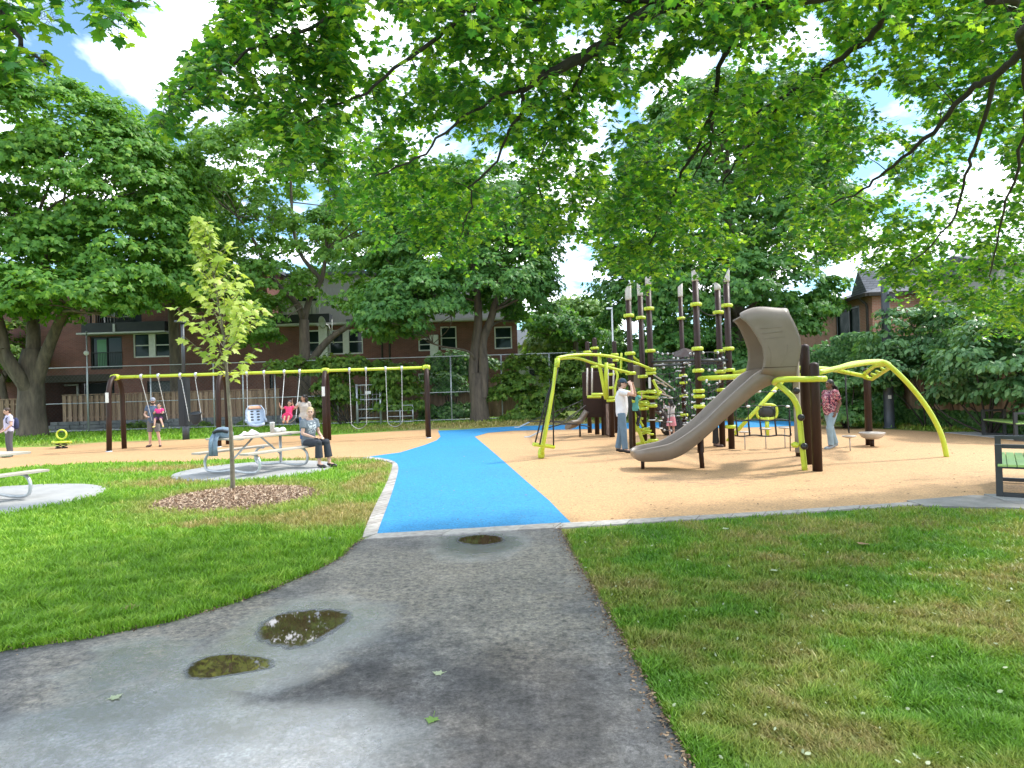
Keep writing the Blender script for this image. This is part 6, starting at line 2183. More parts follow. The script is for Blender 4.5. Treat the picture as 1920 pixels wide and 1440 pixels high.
for u in (.25, .5, .75):
    a_, b_ = P(1624, 706, 15.1).lerp(P(1662, 684, 13.4), u), P(1640, 710, 15.0).lerp(P(1668, 689, 13.3), u)
    part('rung', M['lime'], lambda m: m.tube([a_, b_], .03, 8))
part('rope', M['rope'], lambda m: m.tube([P(1585, 704, 14.2), P(1588, 770, 14.2), P(1592, 812, 14.2)], .018, 6))
part('hanging_disc', M['cap'], lambda m: (m.lathe([(.01, -.05), (.12, -.02), (.155, .005), (.15, .012), (.01, .02)], P(1592, 818, 14.2), 20), m.tube([P(1593, 820, 14.2), Vector((P(1594, 833, 14.2).x, 14.2, .01))], .015, 6)))
# low rope bridge with stepping discs behind the slide
y1, y2, y3, y4 = 735, 762, 788, 815
for row, (py, rr_) in enumerate(((734, .010), (762, .012), (788, .02), (817, .018))):
    x0_ = 1425 if row == 0 else (1378 if row > 1 else 1382)
    x1_ = 1470 if row == 0 else 1481
    part('rope', M['rope'], lambda m: m.tube([P(x, py + 1.2 * math.sin((x - x0_) * .13), 14.6) for x in np.linspace(x0_, x1_, 14)], rr_, 5))
for x in (1380, 1403, 1425, 1453, 1480):
    part('rope', M['rope'], lambda m: m.tube([P(x, 788, 14.6), P(x + 3, 817, 14.6)], .02, 5))
    part('rope', M['rope'], lambda m: m.tube([P(x, 762, 14.6), P(x, 788, 14.6)], .011, 5))
part('rope', M['rope'], lambda m: m.tube([P(1481, 770, 14.6), Vector((P(1482, 850, 14.6).x, 14.6, .0))], .012, 5))
for px, py in ((1403, 762), (1477, 762), (1423, 734), (1452, 734)):
    part('bead', M['white_knot'], lambda m: m.ell(P(px, py, 14.6), (.05, .045, .03), 10, 6))
for px, py in ((1396, 810), (1435, 804), (1471, 802)):
    g_ = P(px, py, 15.2)
    part('stepping_disc', M['cap'], lambda m: (m.lathe([(.01, -.03), (.12, -.015), (.15, .005), (.14, .014), (.01, .02)], g_, 18), m.tube([g_, Vector((g_.x, g_.y, 0))], .014, 6)))

# swaying pole (a separate toy hung under the arch tip)
foot = G(1015, 860)
pole = thing('sway_pole', 'leaning lime pole with a crossbar foot and black ropes hung under the arch tip', 'sway pole', tuple(foot))
part('pole', M['lime'], lambda m: m.tube([foot + Vector((0, 0, .02)), P(1018, 835, POLE_Y), P(1028, 780, POLE_Y), P(1036, 735, POLE_Y), P(1042, 690, POLE_Y), P(1044, 684, POLE_Y)], [.05, .05, .05, .04, .04, .04], 10), pole)
part('crossbar', M['lime'], lambda m: m.tube([P(1000, 833, POLE_Y - .15), P(1018, 835, POLE_Y), P(1039, 838, POLE_Y + .15)], .045, 10), pole)
part('base_cone', M['lime'], lambda m: m.lathe([(.075, .02), (.08, .12), (.05, .25)], foot, 12), pole)
for px, py in ((1003, 832), (1038, 837), (1012, 834)):
    part('rope', M['rope'], lambda m: m.tube([P(px, py, POLE_Y + (.12 if px > 1030 else -.12)), P(1030 + (px - 1015) * .3, 740, POLE_Y), P(1046, 690, POLE_Y)], .017, 6), pole)
part('swivel', M['lime'], lambda m: m.tube([P(1044, 688, POLE_Y), P(1045, 672, POLE_Y)], .062, 10), pole)

# bowl spinner round post R3
b_ = POSTS['R3'][0]
q = P(1625, 812, b_.y - .1)
bw = thing('spinner_bowl', 'beige spinning bowl seat beside the short brown post under the lime arch', 'spinner', (q.x, q.y - .1, 0))
part('bowl', M['cap'], lambda m: m.lathe([(.06, -.13), (.14, -.12), (.22, -.08), (.275, .0), (.28, .03), (.255, .035), (.20, -.03), (.10, -.07), (.01, -.08)], (q.x, q.y - .22, q.z), 28), bw)
part('stem', M['brown'], lambda m: m.tube([(q.x, q.y - .22, 0), (q.x, q.y - .22, q.z - .11)], .045, 10), bw)

# round back spinner seat in the distance
q = G(1439, 803)
rs = thing('spinner', 'dark shell seat in a pale lime ring frame behind the low rope bridge', 'spinner', tuple(q))
Yq = 18.8
part('stem', M['lime'], lambda m: m.tube([Vector((P(1438, 800, Yq).x, Yq, 0)), P(1438, 782, Yq)], .06, 10), rs)
part('ring_frame', M['lime'], lambda m: m.tube([P(1438 + 19 * (abs(math.cos(a)) ** .6) * (1 if math.cos(a) > 0 else -1), 772 + 13.5 * (abs(math.sin(a)) ** .7) * (1 if math.sin(a) > 0 else -1), Yq) for a in np.linspace(0, 2 * PI, 25)[:-1]], .04, 8, closed=True), rs)
part('shell', M['dark_metal'], lambda m: m.ell(P(1439, 772, Yq + .1), (.24, .06, .185), 18, 10), rs)

# spring rider at the far left
q = G(115, 841)
sr = thing('spring_rider', 'lime spring rider with a big ring handle on dark springs at the left', 'spring rider', tuple(q))
Yq = q.y
part('ring_handle', M['lime'], lambda m: m.tube([P(115.5 + 9.3 * math.cos(a), 814.5 + 8.5 * math.sin(a), Yq) for a in np.linspace(0, 2 * PI, 21)[:-1]], .03, 8, closed=True), sr)
part('seat', M['lime'], lambda m: m.lathe([(.02, -.03), (.24, -.02), (.26, .0), (.24, .03), (.02, .04)], P(115.5, 829, Yq), 18), sr)
for s in (-1, 1):
    part('foot_rest', M['lime'], lambda m: (m.tube([P(115.5, 829, Yq), P(115.5 + s * 15, 829, Yq)], .03, 8), m.ell(P(115.5 + s * 16, 829, Yq), (.06, .06, .05), 10, 6)), sr)
    c_ = P(115.5 + s * 5.5, 840, Yq)
    part('spring', M['black_plastic'], lambda m: m.tube([Vector((c_.x + .075 * math.cos(a), Yq + .075 * math.sin(a), .02 + .016 * a / 1.2)) for a in np.linspace(0, 5 * 2 * PI * .45, 50)], .016, 6), sr)
    part('spring_foot', M['black_plastic'], lambda m: m.lathe([(.10, 0), (.10, .03), (.08, .04)], (c_.x, Yq, .006), 12), sr)


# ---------------------------------------------------------------- picnic tables
def picnic(loc_, rz, label, first=None):
    if first: return dup(first, loc_, rz, label)
    t = thing('picnic_table', label, 'picnic table', loc_, rz, 'picnic tables on concrete pads')
    for k in range(5):
        mb = MB(); mb.box((0, -.30 + .15 * k, .745), (1.98, .142, .04)); mb.build('top_plank', M['wood_top'], t, bevel=.006)
    for s in (-1, 1):
        mb = MB(); mb.box((0, s * .66, .445), (1.98, .25, .04)); mb.build('seat', M['wood_top'], t, bevel=.006)
    for s in (-1, 1):
        x = s * .68
        path = [(x, -.72, .42), (x, -.60, .40), (x, -.50, .30), (x, -.47, .18), (x, -.56, .08), (x, -.70, .05)]
        leg = smooth_line([(x, -.62, .425), (x, -.50, .40), (x, -.46, .36)], 3)
        loop = smooth_line([(x, -.50, .425), (x, -.66, .40), (x, -.76, .28), (x, -.74, .12), (x, -.62, .06), (x, -.3, .055), (x, 0, .085), (x, .3, .055), (x, .62, .06), (x, .74, .12), (x, .76, .28), (x, .66, .40), (x, .50, .425)], 4)
        mb = MB(); mb.tube(loop, .028, 10); mb.build('bent_leg', M['galv'], t)
        mb = MB(); mb.tube([(x, 0, .09), (x, 0, .70)], .03, 10); mb.box((x, 0, .715), (.06, .62, .022)); mb.build('upright', M['galv'], t)
        mb = MB(); mb.tube([(x, 0, .28), (x * .15, 0, .715)], .02, 8); mb.build('brace', M['galv'], t)
    return t


pic = picnic((-5.50, 13.72, .03), math.radians(66), 'weathered picnic table with steel legs that the woman in grey sits at')
picnic((-8.85, 10.05, .03), math.radians(73), 'picnic table cut by the left edge of the picture', pic)
ta = math.radians(66)


def on_table(u, v, z=.795): # along the table, across it
    return Vector((-5.50 + u * math.cos(ta) - v * math.sin(ta), 13.72 + u * math.sin(ta) + v * math.cos(ta), z))


M['cloth_blue'] = pm('blue_jacket', lin(.22, .30, .38), lin(.12, .17, .23), 9, .9)
M['cloth_dark'] = pm('dark_bag', lin(.03, .035, .045), lin(.02, .022, .028), 9, .8)
M['cloth_white'] = pm('white_cloth', lin(.72, .66, .68), lin(.62, .54, .57), 6, .9)
q = on_table(-.86, .02)
t = thing('backpack', 'grey blue backpack with a dark mouth and hanging straps on the near table end', 'backpack', tuple(q))
mb = MB(); mb.rings([[Vector((.20 * s_ * math.cos(2 * PI * k / 18), .13 * s_ * math.sin(2 * PI * k / 18), z)) for k in range(18)] for z, s_ in ((0, .85), (.03, 1.0), (.10, 1.02), (.17, .82), (.21, .5), (.22, .1))]); mb.build('sack', M['cloth_blue'], t)
mb = MB(); mb.tube([(-.15, -.10, .12), (-.05, -.14, .15), (.06, -.14, .15), (.15, -.10, .12)], .03, 8); mb.build('opening', M['cloth_dark'], t)
for dx in (-.17, -.08):
    mb = MB(); mb.grid([[Vector((dx + w_, -.10, .08)), ] for w_ in (0,)] if False else [[Vector((dx, y, z)), Vector((dx + .08, y, z))] for y, z in ((-.08, .10), (-.20, .02), (-.26, -.06), (-.27, -.20), (-.25, -.34))]); mb.build('strap', M['cloth_blue'], t, solid=.02)
q = on_table(-.16, .0, .80)
mb = MB()
rows = []
for i in range(13):
    for_ = []
    for k in range(9):
        x, y = -.22 + .44 * i / 12, -.13 + .26 * k / 8
        e_ = max(0, 1 - (x / .24) ** 2) * max(0, 1 - (y / .15) ** 2)
        for_.append(Vector((x, y, e_ * (.075 + .035 * math.sin(x * 31 + y * 9) + .025 * math.sin(y * 47 - x * 13)) + .001)))
    rows.append(for_)
mb.grid(rows)
o = mb.build('cloth', M['cloth_white']); o.location = q - Vector((0, 0, .002)); o.rotation_euler = (0, 0, .6)
tag(o, 'crumpled white and pink cloth lying on the picnic table below the blue swing seat', 'cloth')
q = on_table(.50, .05)
t = thing('cup', 'tall pale drink cup with a white lid standing on the picnic table', 'cup', tuple(q))
mb = MB(); mb.lathe([(.03, 0), (.042, .002), (.052, .20), (.050, .205)], (0, 0, 0), 18); mb.build('cup_body', M['cap'], t)
mb = MB(); mb.lathe([(.054, .205), (.054, .225), (.046, .24), (.001, .242)], (0, 0, 0), 18); mb.build('lid', M['sign'], t)
for u, s_, lab in ((.66, 1.0, 'small white bowl nearer the tall cup on the picnic table'), (.84, .85, 'small white bowl beside the seated woman on the picnic table')):
    q = on_table(u, .08)
    t = thing('food_box', lab, 'bowl', tuple(q), 0, None)
    mb = MB(); mb.lathe([(.05 * s_, 0), (.075 * s_, .005), (.095 * s_, .05), (.09 * s_, .055)], (0, 0, 0), 18); mb.build('tub', M['sign'], t)
    mb = MB(); mb.lathe([(.09 * s_, .055), (.07 * s_, .085), (.03 * s_, .105), (.001, .108)], (0, 0, 0), 18); mb.build('lid', M['white_knot'], t)


# ---------------------------------------------------------------- benches
def bench(loc_, rz, label, ln, first=None):
    t = thing('bench', label, 'bench', loc_, rz, 'steel benches with green slats')
    n_ = 5
    for k in range(n_):
        mb = MB(); mb.box((-.20 + .10 * k + .0, ln / 2, .405), (.092, ln + .16, .03)); mb.build('seat_slat', M['bench_green'], t, bevel=.005)
    mb = MB(); mb.box((0, ln / 2, .375), (.50, ln + .1, .022)); mb.build('seat_frame', M['dark_metal'], t)
    for y in (0, ln):
        mb = MB()
        mb.box((-.235, y, .335), (.075, .075, .67)); mb.box((.235, y, .335), (.075, .075, .67)); mb.box((0, y, .6455), (.395, .072, .05)); mb.box((0, y, .025), (.395, .072, .05))
        mb.build('loop_leg', M['dark_metal'], t, bevel=.006)
    return t


q = G(1906, 938)
bench((q.x + .10, q.y + .02, .03), math.radians(-37), 'near black steel bench with green slats at the right edge on the kerb slab', 1.5)
q = G(1864, 817)
q2 = G(1927, 828)
bench((q2.x, q2.y, .025), math.atan2((q.y - q2.y), (q.x - q2.x)) - PI / 2, 'far black steel bench with bright green slats in front of the ivy', (q - q2).length)
# ================================================================== PEOPLE
DG = None


def remeshed(mb, name, mats, parent, voxel, smooth=4, disp=None):
    """one continuous surface: voxel-merge the overlapping forms, then smooth"""
    o = mb.build(name, mats, None)
    md = o.modifiers.new('R', 'REMESH'); md.mode = 'VOXEL'; md.voxel_size = voxel; md.use_smooth_shade = True
    ms_ = o.modifiers.new('S', 'SMOOTH'); ms_.factor = .5; ms_.iterations = smooth
    dg = bpy.context.evaluated_depsgraph_get()
    dg.update()
    me = bpy.data.meshes.new_from_object(o.evaluated_get(dg))
    me.name = name
    o.modifiers.clear()
    old = o.data
    o.data = me
    bpy.data.meshes.remove(old)
    me.materials.clear()
    me.materials.append(mats)
    o.parent = parent
    return o


V = Vector
STAND = dict(pel=(0, 0, .93), waist=(0, 0, 1.06), chest=(0, 0, 1.27), nb=(0, .01, 1.42), neck=(0, .005, 1.47), head=(0, -.015, 1.585),
             shR=(-.175, 0, 1.385), elR=(-.215, .03, 1.10), wrR=(-.225, -.05, .86), haR=(-.225, -.075, .78),
             shL=(.175, 0, 1.385), elL=(.215, .03, 1.10), wrL=(.225, -.05, .86), haL=(.225, -.075, .78),
             hipR=(-.09, 0, .90), knR=(-.10, -.015, .50), anR=(-.10, .02, .085), toR=(-.115, -.17, .02),
             hipL=(.09, 0, .90), knL=(.10, -.015, .50), anL=(.10, .02, .085), toL=(.115, -.17, .02), look=(0, -1, -.05))


def limbtube(mb, pts, rs, seg=10):
    pts = [V(p) for p in pts]
    P_, R_ = [], []
    for i in range(len(pts) - 1):
        for k in range(4):
            u = k / 4
            P_.append(pts[i].lerp(pts[i + 1], u)); R_.append(rs[i] + (rs[i + 1] - rs[i]) * u)
    P_.append(pts[-1]); R_.append(rs[-1])
    mb.tube(P_, R_, seg)
    for p, r in zip(pts, rs): mb.ell(p, (r * .98, r * .98, r * .98), 10, 6)


def oring(c, w, d, xax, yax, n=18):
    return [c + xax * (w * math.cos(2 * PI * k / n)) + yax * (d * math.sin(2 * PI * k / n)) for k in range(n)]


def torso(mb, j, grow=0.0, parts_=(0, 1, 2, 3, 4, 5), fem=0.0, belly=0.0, hem=0.0):
    """lofted trunk: hips, waist, chest, shoulder line, neck"""
    hx = (j['hipL'] - j['hipR']).normalized(); sx = (j['shL'] - j['shR']).normalized()
    up1 = (j['waist'] - j['pel']).normalized(); up2 = (j['nb'] - j['chest']).normalized()
    rows = []
    spec = [(j['pel'] - up1 * (.09 + hem), .150 + .012 * fem, .100, 0), (j['pel'], .165 + .015 * fem, .112 + belly * .3, 0), (j['waist'], .138 - .012 * fem + belly * .4, .098 + belly, .35), (j['chest'], .162 - .006 * fem, .112 + .01 * fem + belly * .5, .8),
            (j['chest'].lerp(j['nb'], .62), .172 - .015 * fem, .090, 1), (j['nb'], .095, .062, 1), (j['neck'], .054, .056, 1)]
    for i, (c, w, d, u) in enumerate(spec):
        if i not in parts_: continue
        x = (hx.lerp(sx, u)).normalized(); up = up1.lerp(up2, u).normalized()
        y = up.cross(x).normalized()
        rows.append(oring(c, w + grow, d + grow, x, y))
    mb.rings(rows)


def hand(mb, wr, ha, thumb_side, curl=.5, r=.0085):
    """palm, four curled fingers of different length and a thumb from the side of the palm"""
    ax = (ha - wr).normalized()
    th = thumb_side - ax * thumb_side.dot(ax)
    th.normalize()
    nrm_ = ax.cross(th).normalized()
    palm = wr + ax * .05
    Rm = Matrix((th, nrm_, ax)).transposed()
    mb.ell(palm, (.042, .017, .052), 12, 8, Rm)
    for k, ln in enumerate((.068, .078, .073, .058)):
        b = palm + ax * .04 + th * (.030 - .020 * k)
        a_ = b + ax * (ln * .42) + nrm_ * (ln * .12 * curl)
        c = a_ + ax * (ln * .32 * (1 - curl * .6)) + nrm_ * (ln * .32 * curl)
        d = c + ax * (ln * .24 * (1 - curl)) + nrm_ * (ln * .26 * curl)
        mb.tube([b - ax * .01, b, a_, c, d], [r, r, r * .95, r * .88, r * .7], 7)
    b = palm - ax * .015 + th * .030
    mb.tube([b, b + th * .022 + ax * .022, b + th * .026 + ax * .048 + nrm_ * .012 * curl], [r * 1.25, r * 1.1, r * .8], 7)


def head(mb, c, look, s=1.0):
    y = -V(look).normalized()               # back direction
    x = y.cross(V((0, 0, 1)))
    x.normalize()
    z = x.cross(y)
    Rm = Matrix((x, y, z)).transposed()
    L_ = lambda a, b, c_: c + Rm @ V((a * s, b * s, c_ * s))
    mb.ell(c + Rm @ V((0, .012 * s, .022 * s)), (.074 * s, .094 * s, .092 * s), 18, 12, Rm)     # skull
    mb.ell(L_(0, -.018, -.035), (.060 * s, .072 * s, .080 * s), 16, 10, Rm)                       # face and jaw
    mb.ell(L_(0, -.058, -.092), (.026 * s, .024 * s, .020 * s), 10, 6, Rm)                         # chin
    mb.tube([L_(0, -.086, .012), L_(0, -.104, -.018), L_(0, -.106, -.030), L_(0, -.088, -.036)], [.008 * s, .011 * s, .013 * s, .009 * s], 8)   # nose
    mb.tube([L_(-.022, -.084, -.062), L_(0, -.090, -.060), L_(.022, -.084, -.062)], [.006 * s, .0085 * s, .006 * s], 6)                          # mouth
    mb.tube([L_(-.052, -.072, .022), L_(-.02, -.090, .028), L_(.02, -.090, .028), L_(.052, -.072, .022)], .008 * s, 6)                            # brow
    for sgn in (-1, 1):
        mb.ell(L_(sgn * .074, .005, -.012), (.010 * s, .020 * s, .032 * s), 8, 6, Rm)               # ears
    return Rm


MSKIN = {}


def skin(name, c):
    if name not in MSKIN:
        MSKIN[name] = pm('skin_' + name, lin(*c), lin(*[x * .86 for x in c]), 5, .5, spec=.4)
    return MSKIN[name]


def cloth(name, c, c2=None, scale=7, **k):
    return pm(name, lin(*c), lin(*(c2 or [x * .78 for x in c])), scale, .88, bump=.25, bscale=26, **k)


EYE = pm('eye_dark', lin(.02, .018, .016), None, 5, .25)
LIP = pm('lip', lin(.42, .16, .14), None, 5, .5)


def person(label, loc_, rz, height, pose, skin_c, top=None, bottom=None, hair=None, shoes=None, fem=0.0, belly=0.0, sleeve=.55, legs='trousers', child=False, cap=None, extras=None, hair_style='short', curl=.45, neckline=True):
    t = thing('person', label, 'person', loc_, rz)
    j = {k: V(v) for k, v in {**STAND, **pose}.items()}
    sc = height / 1.70
    hs_ = 1.0
    if child: hs_ = 1.28
    j2 = {k: v * sc for k, v in j.items()}
    j2['look'] = j['look']
    sk = skin(*skin_c)
    kk = sc * (1.12 if child else 1.0)

    class SB_(MB):
        pass
    m = MB()
    # scale-normalised build: do everything in unit space (1.70 m), then scale
    torso(m, j, 0, (0, 1, 2, 3, 4, 5, 6), fem, belly)
    m.tube([j['nb'] - V((0, 0, .02)), j['neck'], j['head'] - V((0, 0, .06))], [.058, .052, .050], 12)
    Rm = head(m, j['head'], j['look'], hs_)
    for s in 'RL':
        limbtube(m, [j['sh' + s] * .92 + j['nb'] * .08, j['el' + s], j['wr' + s]], [.052, .039, .027])
        ax = j['ha' + s] - j['wr' + s]
        ts = V((0, -1, 0)) if abs(ax.normalized().y) < .8 else V((1 if s == 'R' else -1, 0, .3))
        hand(m, j['wr' + s], j['ha' + s], pose.get('th' + s, ts) if not isinstance(pose.get('th' + s), tuple) else V(pose['th' + s]), curl)
        limbtube(m, [j['hip' + s], j['kn' + s], j['an' + s]], [.082 + .006 * fem, .055, .038])
        # calf
        q = j['kn' + s].lerp(j['an' + s], .32); m.ell(q + V((0, .012, 0)), (.05, .05, .10), 10, 8)
        f_ = j['to' + s] - j['an' + s]
        m.tube([j['an' + s] + V((0, .02, -.02)), j['an' + s].lerp(j['to' + s], .5), j['to' + s]], [.036, .036, .026], 10)
    for i, p in enumerate(m.v): m.v[i] = tuple(V(p) * sc)
    remeshed(m, 'body', sk, t, .0075 * max(sc, .6), 3)
    # eyes, lips
    for sgn in (-1, 1):
        e = MB(); e.ell((j['head'] + Rm @ V((sgn * .031 * hs_, -.081 * hs_, .004 * hs_))) * sc, (.013 * sc * hs_, .010 * sc * hs_, .008 * sc * hs_), 8, 6, Rm); e.build('eye', EYE, t)
    e = MB(); e.tube([(j['head'] + Rm @ V((x * hs_, y * hs_, -.0615 * hs_))) * sc for x, y in ((-.02, -.090), (0, -.096), (.02, -.090))], .0055 * sc * hs_, 6); e.build('lips', LIP, t)

    def garment(name, mat, fn, vox=.010, sm=6):
        mm = MB(); fn(mm)
        for i, p in enumerate(mm.v): mm.v[i] = tuple(V(p) * sc)
        return remeshed(mm, name, mat, t, vox * max(sc, .6), sm)
    if top is not None:
        def f(mm):
            torso(mm, j, .016, (0, 1, 2, 3, 4, 5), fem, belly, .02)
            for s in 'RL':
                a, b, c = j['sh' + s], j['el' + s], j['wr' + s]
                if sleeve <= 1:
                    e_ = a.lerp(b, sleeve)
                    mm.tube([a.lerp(j['nb'], .35), a, a.lerp(e_, .5), e_], [.070, .074, .071, .068], 12)
                else:
                    mm.tube([a.lerp(j['nb'], .35), a, b, b.lerp(c, sleeve - 1)], [.066, .070, .056, .046], 12)
        garment('shirt', top, f)
    if bottom is not None:
        def f(mm):
            torso(mm, j, .012, (0, 1), fem, belly * .5)
            hx = (j['hipL'] - j['hipR']).normalized()
            c = j['pel'].lerp(j['waist'], .55); y = (j['waist'] - j['pel']).normalized().cross(hx)
            mm.rings([oring(j['pel'], .168 + .015 * fem, .118, hx, y), oring(c, .150, .112, hx, y)])
            for s in 'RL':
                a, b, c = j['hip' + s], j['kn' + s], j['an' + s]
                if legs == 'trousers':
                    mm.tube([a, a.lerp(b, .5), b, b.lerp(c, .5), c + (c - b).normalized() * -.005], [.100, .088, .076, .068, .070], 14)
                    mm.ell(b, (.074, .074, .074), 10, 8)
                elif legs == 'shorts':
                    mm.tube([a, a.lerp(b, .5), a.lerp(b, .96)], [.102, .098, .094], 14)
                elif legs == 'crop':
                    e_ = b.lerp(c, .72)
                    mm.tube([a, a.lerp(b, .5), b, b.lerp(e_, .5), e_], [.100, .090, .080, .082, .088], 14)
                    mm.ell(b, (.078, .078, .078), 10, 8)
            if legs == 'skirt':
                c = (j['hipR'] + j['hipL']) / 2; k_ = (j['knR'] + j['knL']) / 2
                up = (c - k_).normalized(); y = up.cross(hx)
                mm.rings([oring(c + up * .08, .16, .12, hx, y), oring(c, .18, .15, hx, y), oring(c.lerp(k_, .45), .215, .18, hx, y), oring(c.lerp(k_, .9), .24, .20, hx, y)])
        garment('skirt' if legs == 'skirt' else ('shorts' if legs == 'shorts' else 'trousers'), bottom, f)
    if shoes is not None:
        for s in 'RL':
            def f(mm):
                a, to = j['an' + s], j['to' + s]
                d = (to - a); d = d - V((0, 0, d.z)) * 0
                heel = a + V((0, 0, -.035)) - d.normalized() * .045
                mm.tube([heel, a.lerp(to, .45) + V((0, 0, -.022)), to + V((0, 0, .006)), to + d.normalized() * .03], [.040, .045, .043, .026], 12)
                mm.ell(a + V((0, 0, -.03)), (.043, .05, .035), 10, 6)
            garment('shoe', shoes, f, .008, 3)
    if hair is not None:
        def f(mm):
            c = j['head']; L_ = lambda a, b, cc: c + Rm @ (V((a, b, cc)) * hs_)
            if hair_style in ('short', 'bun', 'pony', 'locks', 'long', 'curly'):
                mm.ell(L_(0, .022, .032), (.082 * hs_, .098 * hs_, .094 * hs_), 18, 12, Rm)
                mm.ell(L_(0, .055, -.02), (.075 * hs_, .062 * hs_, .075 * hs_), 14, 10, Rm)
            if hair_style == 'curly':
                for q in range(26):
                    a = rng.uniform(0, 2 * PI); z_ = rng.uniform(-.13, .09)
                    mm.ell(L_(.075 * math.cos(a), .045 + .075 * abs(math.sin(a)), z_), (.042, .042, .042), 8, 6)
                mm.ell(L_(0, .075, -.08), (.105, .07, .10), 12, 8, Rm)
            if hair_style == 'long':
                mm.tube([L_(0, .07, 0), L_(0, .09, -.1), L_(0, .09, -.22), L_(0, .08, -.30)], [.075, .085, .08, .05], 12)
            if hair_style == 'pony':
                mm.tube([L_(0, .09, .02), L_(0, .14, -.02), L_(0, .15, -.12), L_(0, .13, -.2)], [.035, .04, .035, .015], 10)
            if hair_style == 'locks':
                mm.ell(L_(0, .10, -.02), (.06, .05, .06), 10, 8)
                for q in range(11):
                    x_ = -.09 + .018 * q
                    mm.tube([L_(x_ * .4, .09, 0), L_(x_, .15, -.08), L_(x_ * 1.25, .19, -.24), L_(x_ * 1.4, .17 + .02 * math.sin(q * 2), -.42 - .03 * (q % 3))], [.018, .017, .016, .010], 7)
        garment('hair', hair, f, .007, 3)
        # cut the fringe so the face stays clear: hair sits back by construction
    if cap is not None:
        c = j['head']; L_ = lambda a, b, cc: (c + Rm @ (V((a, b, cc)) * hs_)) * sc
        mm = MB()
        rr = []
        for z_, s_ in ((.022, 1.0), (.045, 1.01), (.075, .92), (.102, .70), (.118, .40), (.124, .05)):
            rr.append([L_(.086 * s_ * math.cos(2 * PI * k / 20), .006 + .104 * s_ * math.sin(2 * PI * k / 20), z_) for k in range(20)])
        mm.rings(rr); mm.build('cap', cap, t)
        mm = MB()
        rows = [[L_(x * w_, y, .026 - .010 * (x * x) * 1.2 - .012 * (y < -.15)) for x in (-1, -.6, -.2, .2, .6, 1)] for y, w_ in ((-.075, .076), (-.12, .070), (-.155, .052), (-.17, .025))]
        rows = [[L_(x * w_, y, .028 - .016 * x * x) for x in (-1, -.6, -.2, .2, .6, 1)] for y, w_ in ((-.075, .076), (-.12, .070), (-.155, .052), (-.172, .025))]
        mm.grid(rows); mm.build('cap_brim', cap, t, solid=.006)
    if extras: extras(t, j, Rm, sc)
    return t


H_BLACK = pm('hair_black', lin(.012, .010, .010), lin(.02, .017, .016), 30, .5, bump=.4, bscale=60)
H_BROWN = pm('hair_brown', lin(.06, .035, .022), lin(.035, .02, .013), 30, .5, bump=.4, bscale=60)
H_BLOND = pm('hair_blond', lin(.52, .38, .20), lin(.36, .25, .12), 30, .5, bump=.4, bscale=60)
SH_DARK = pm('shoe_dark', lin(.02, .018, .018), None, 9, .5)
SH_BROWN = pm('shoe_brown', lin(.07, .04, .03), None, 9, .6)
SH_GREY = pm('shoe_grey', lin(.30, .32, .33), None, 9, .6)
FAIR, TAN, BROWN_ = ('fair', (.58, .36, .27)), ('tan', (.42, .24, .16)), ('brown', (.16, .08, .05))


def printed(name, base, marks, scale, lo, hi):
    """shirt cloth with a broken printed pattern"""
    m, nt, out = nodes(name); L = nt.links
    b = N(nt, 'ShaderNodeBsdfPrincipled', i_Roughness=.85)
    tc = N(nt, 'ShaderNodeTexCoord')
    v = N(nt, 'ShaderNodeTexVoronoi', i_Scale=scale); L.new(tc.outputs['Object'], v.inputs['Vector'])
    n_ = N(nt, 'ShaderNodeTexNoise', i_Scale=scale * .6, i_Detail=3.0); L.new(tc.outputs['Object'], n_.inputs['Vector'])
    r = ramp(nt, [(0, base)] + [(lo + (hi - lo) * i / max(1, len(marks)), c) for i, c in enumerate(marks)], 'CONSTANT')
    L.new(n_.outputs['Fac'], r.inputs[0]); L.new(r.outputs[0], b.inputs['Base Color']); L.new(b.outputs[0], out.inputs[0])
    return m


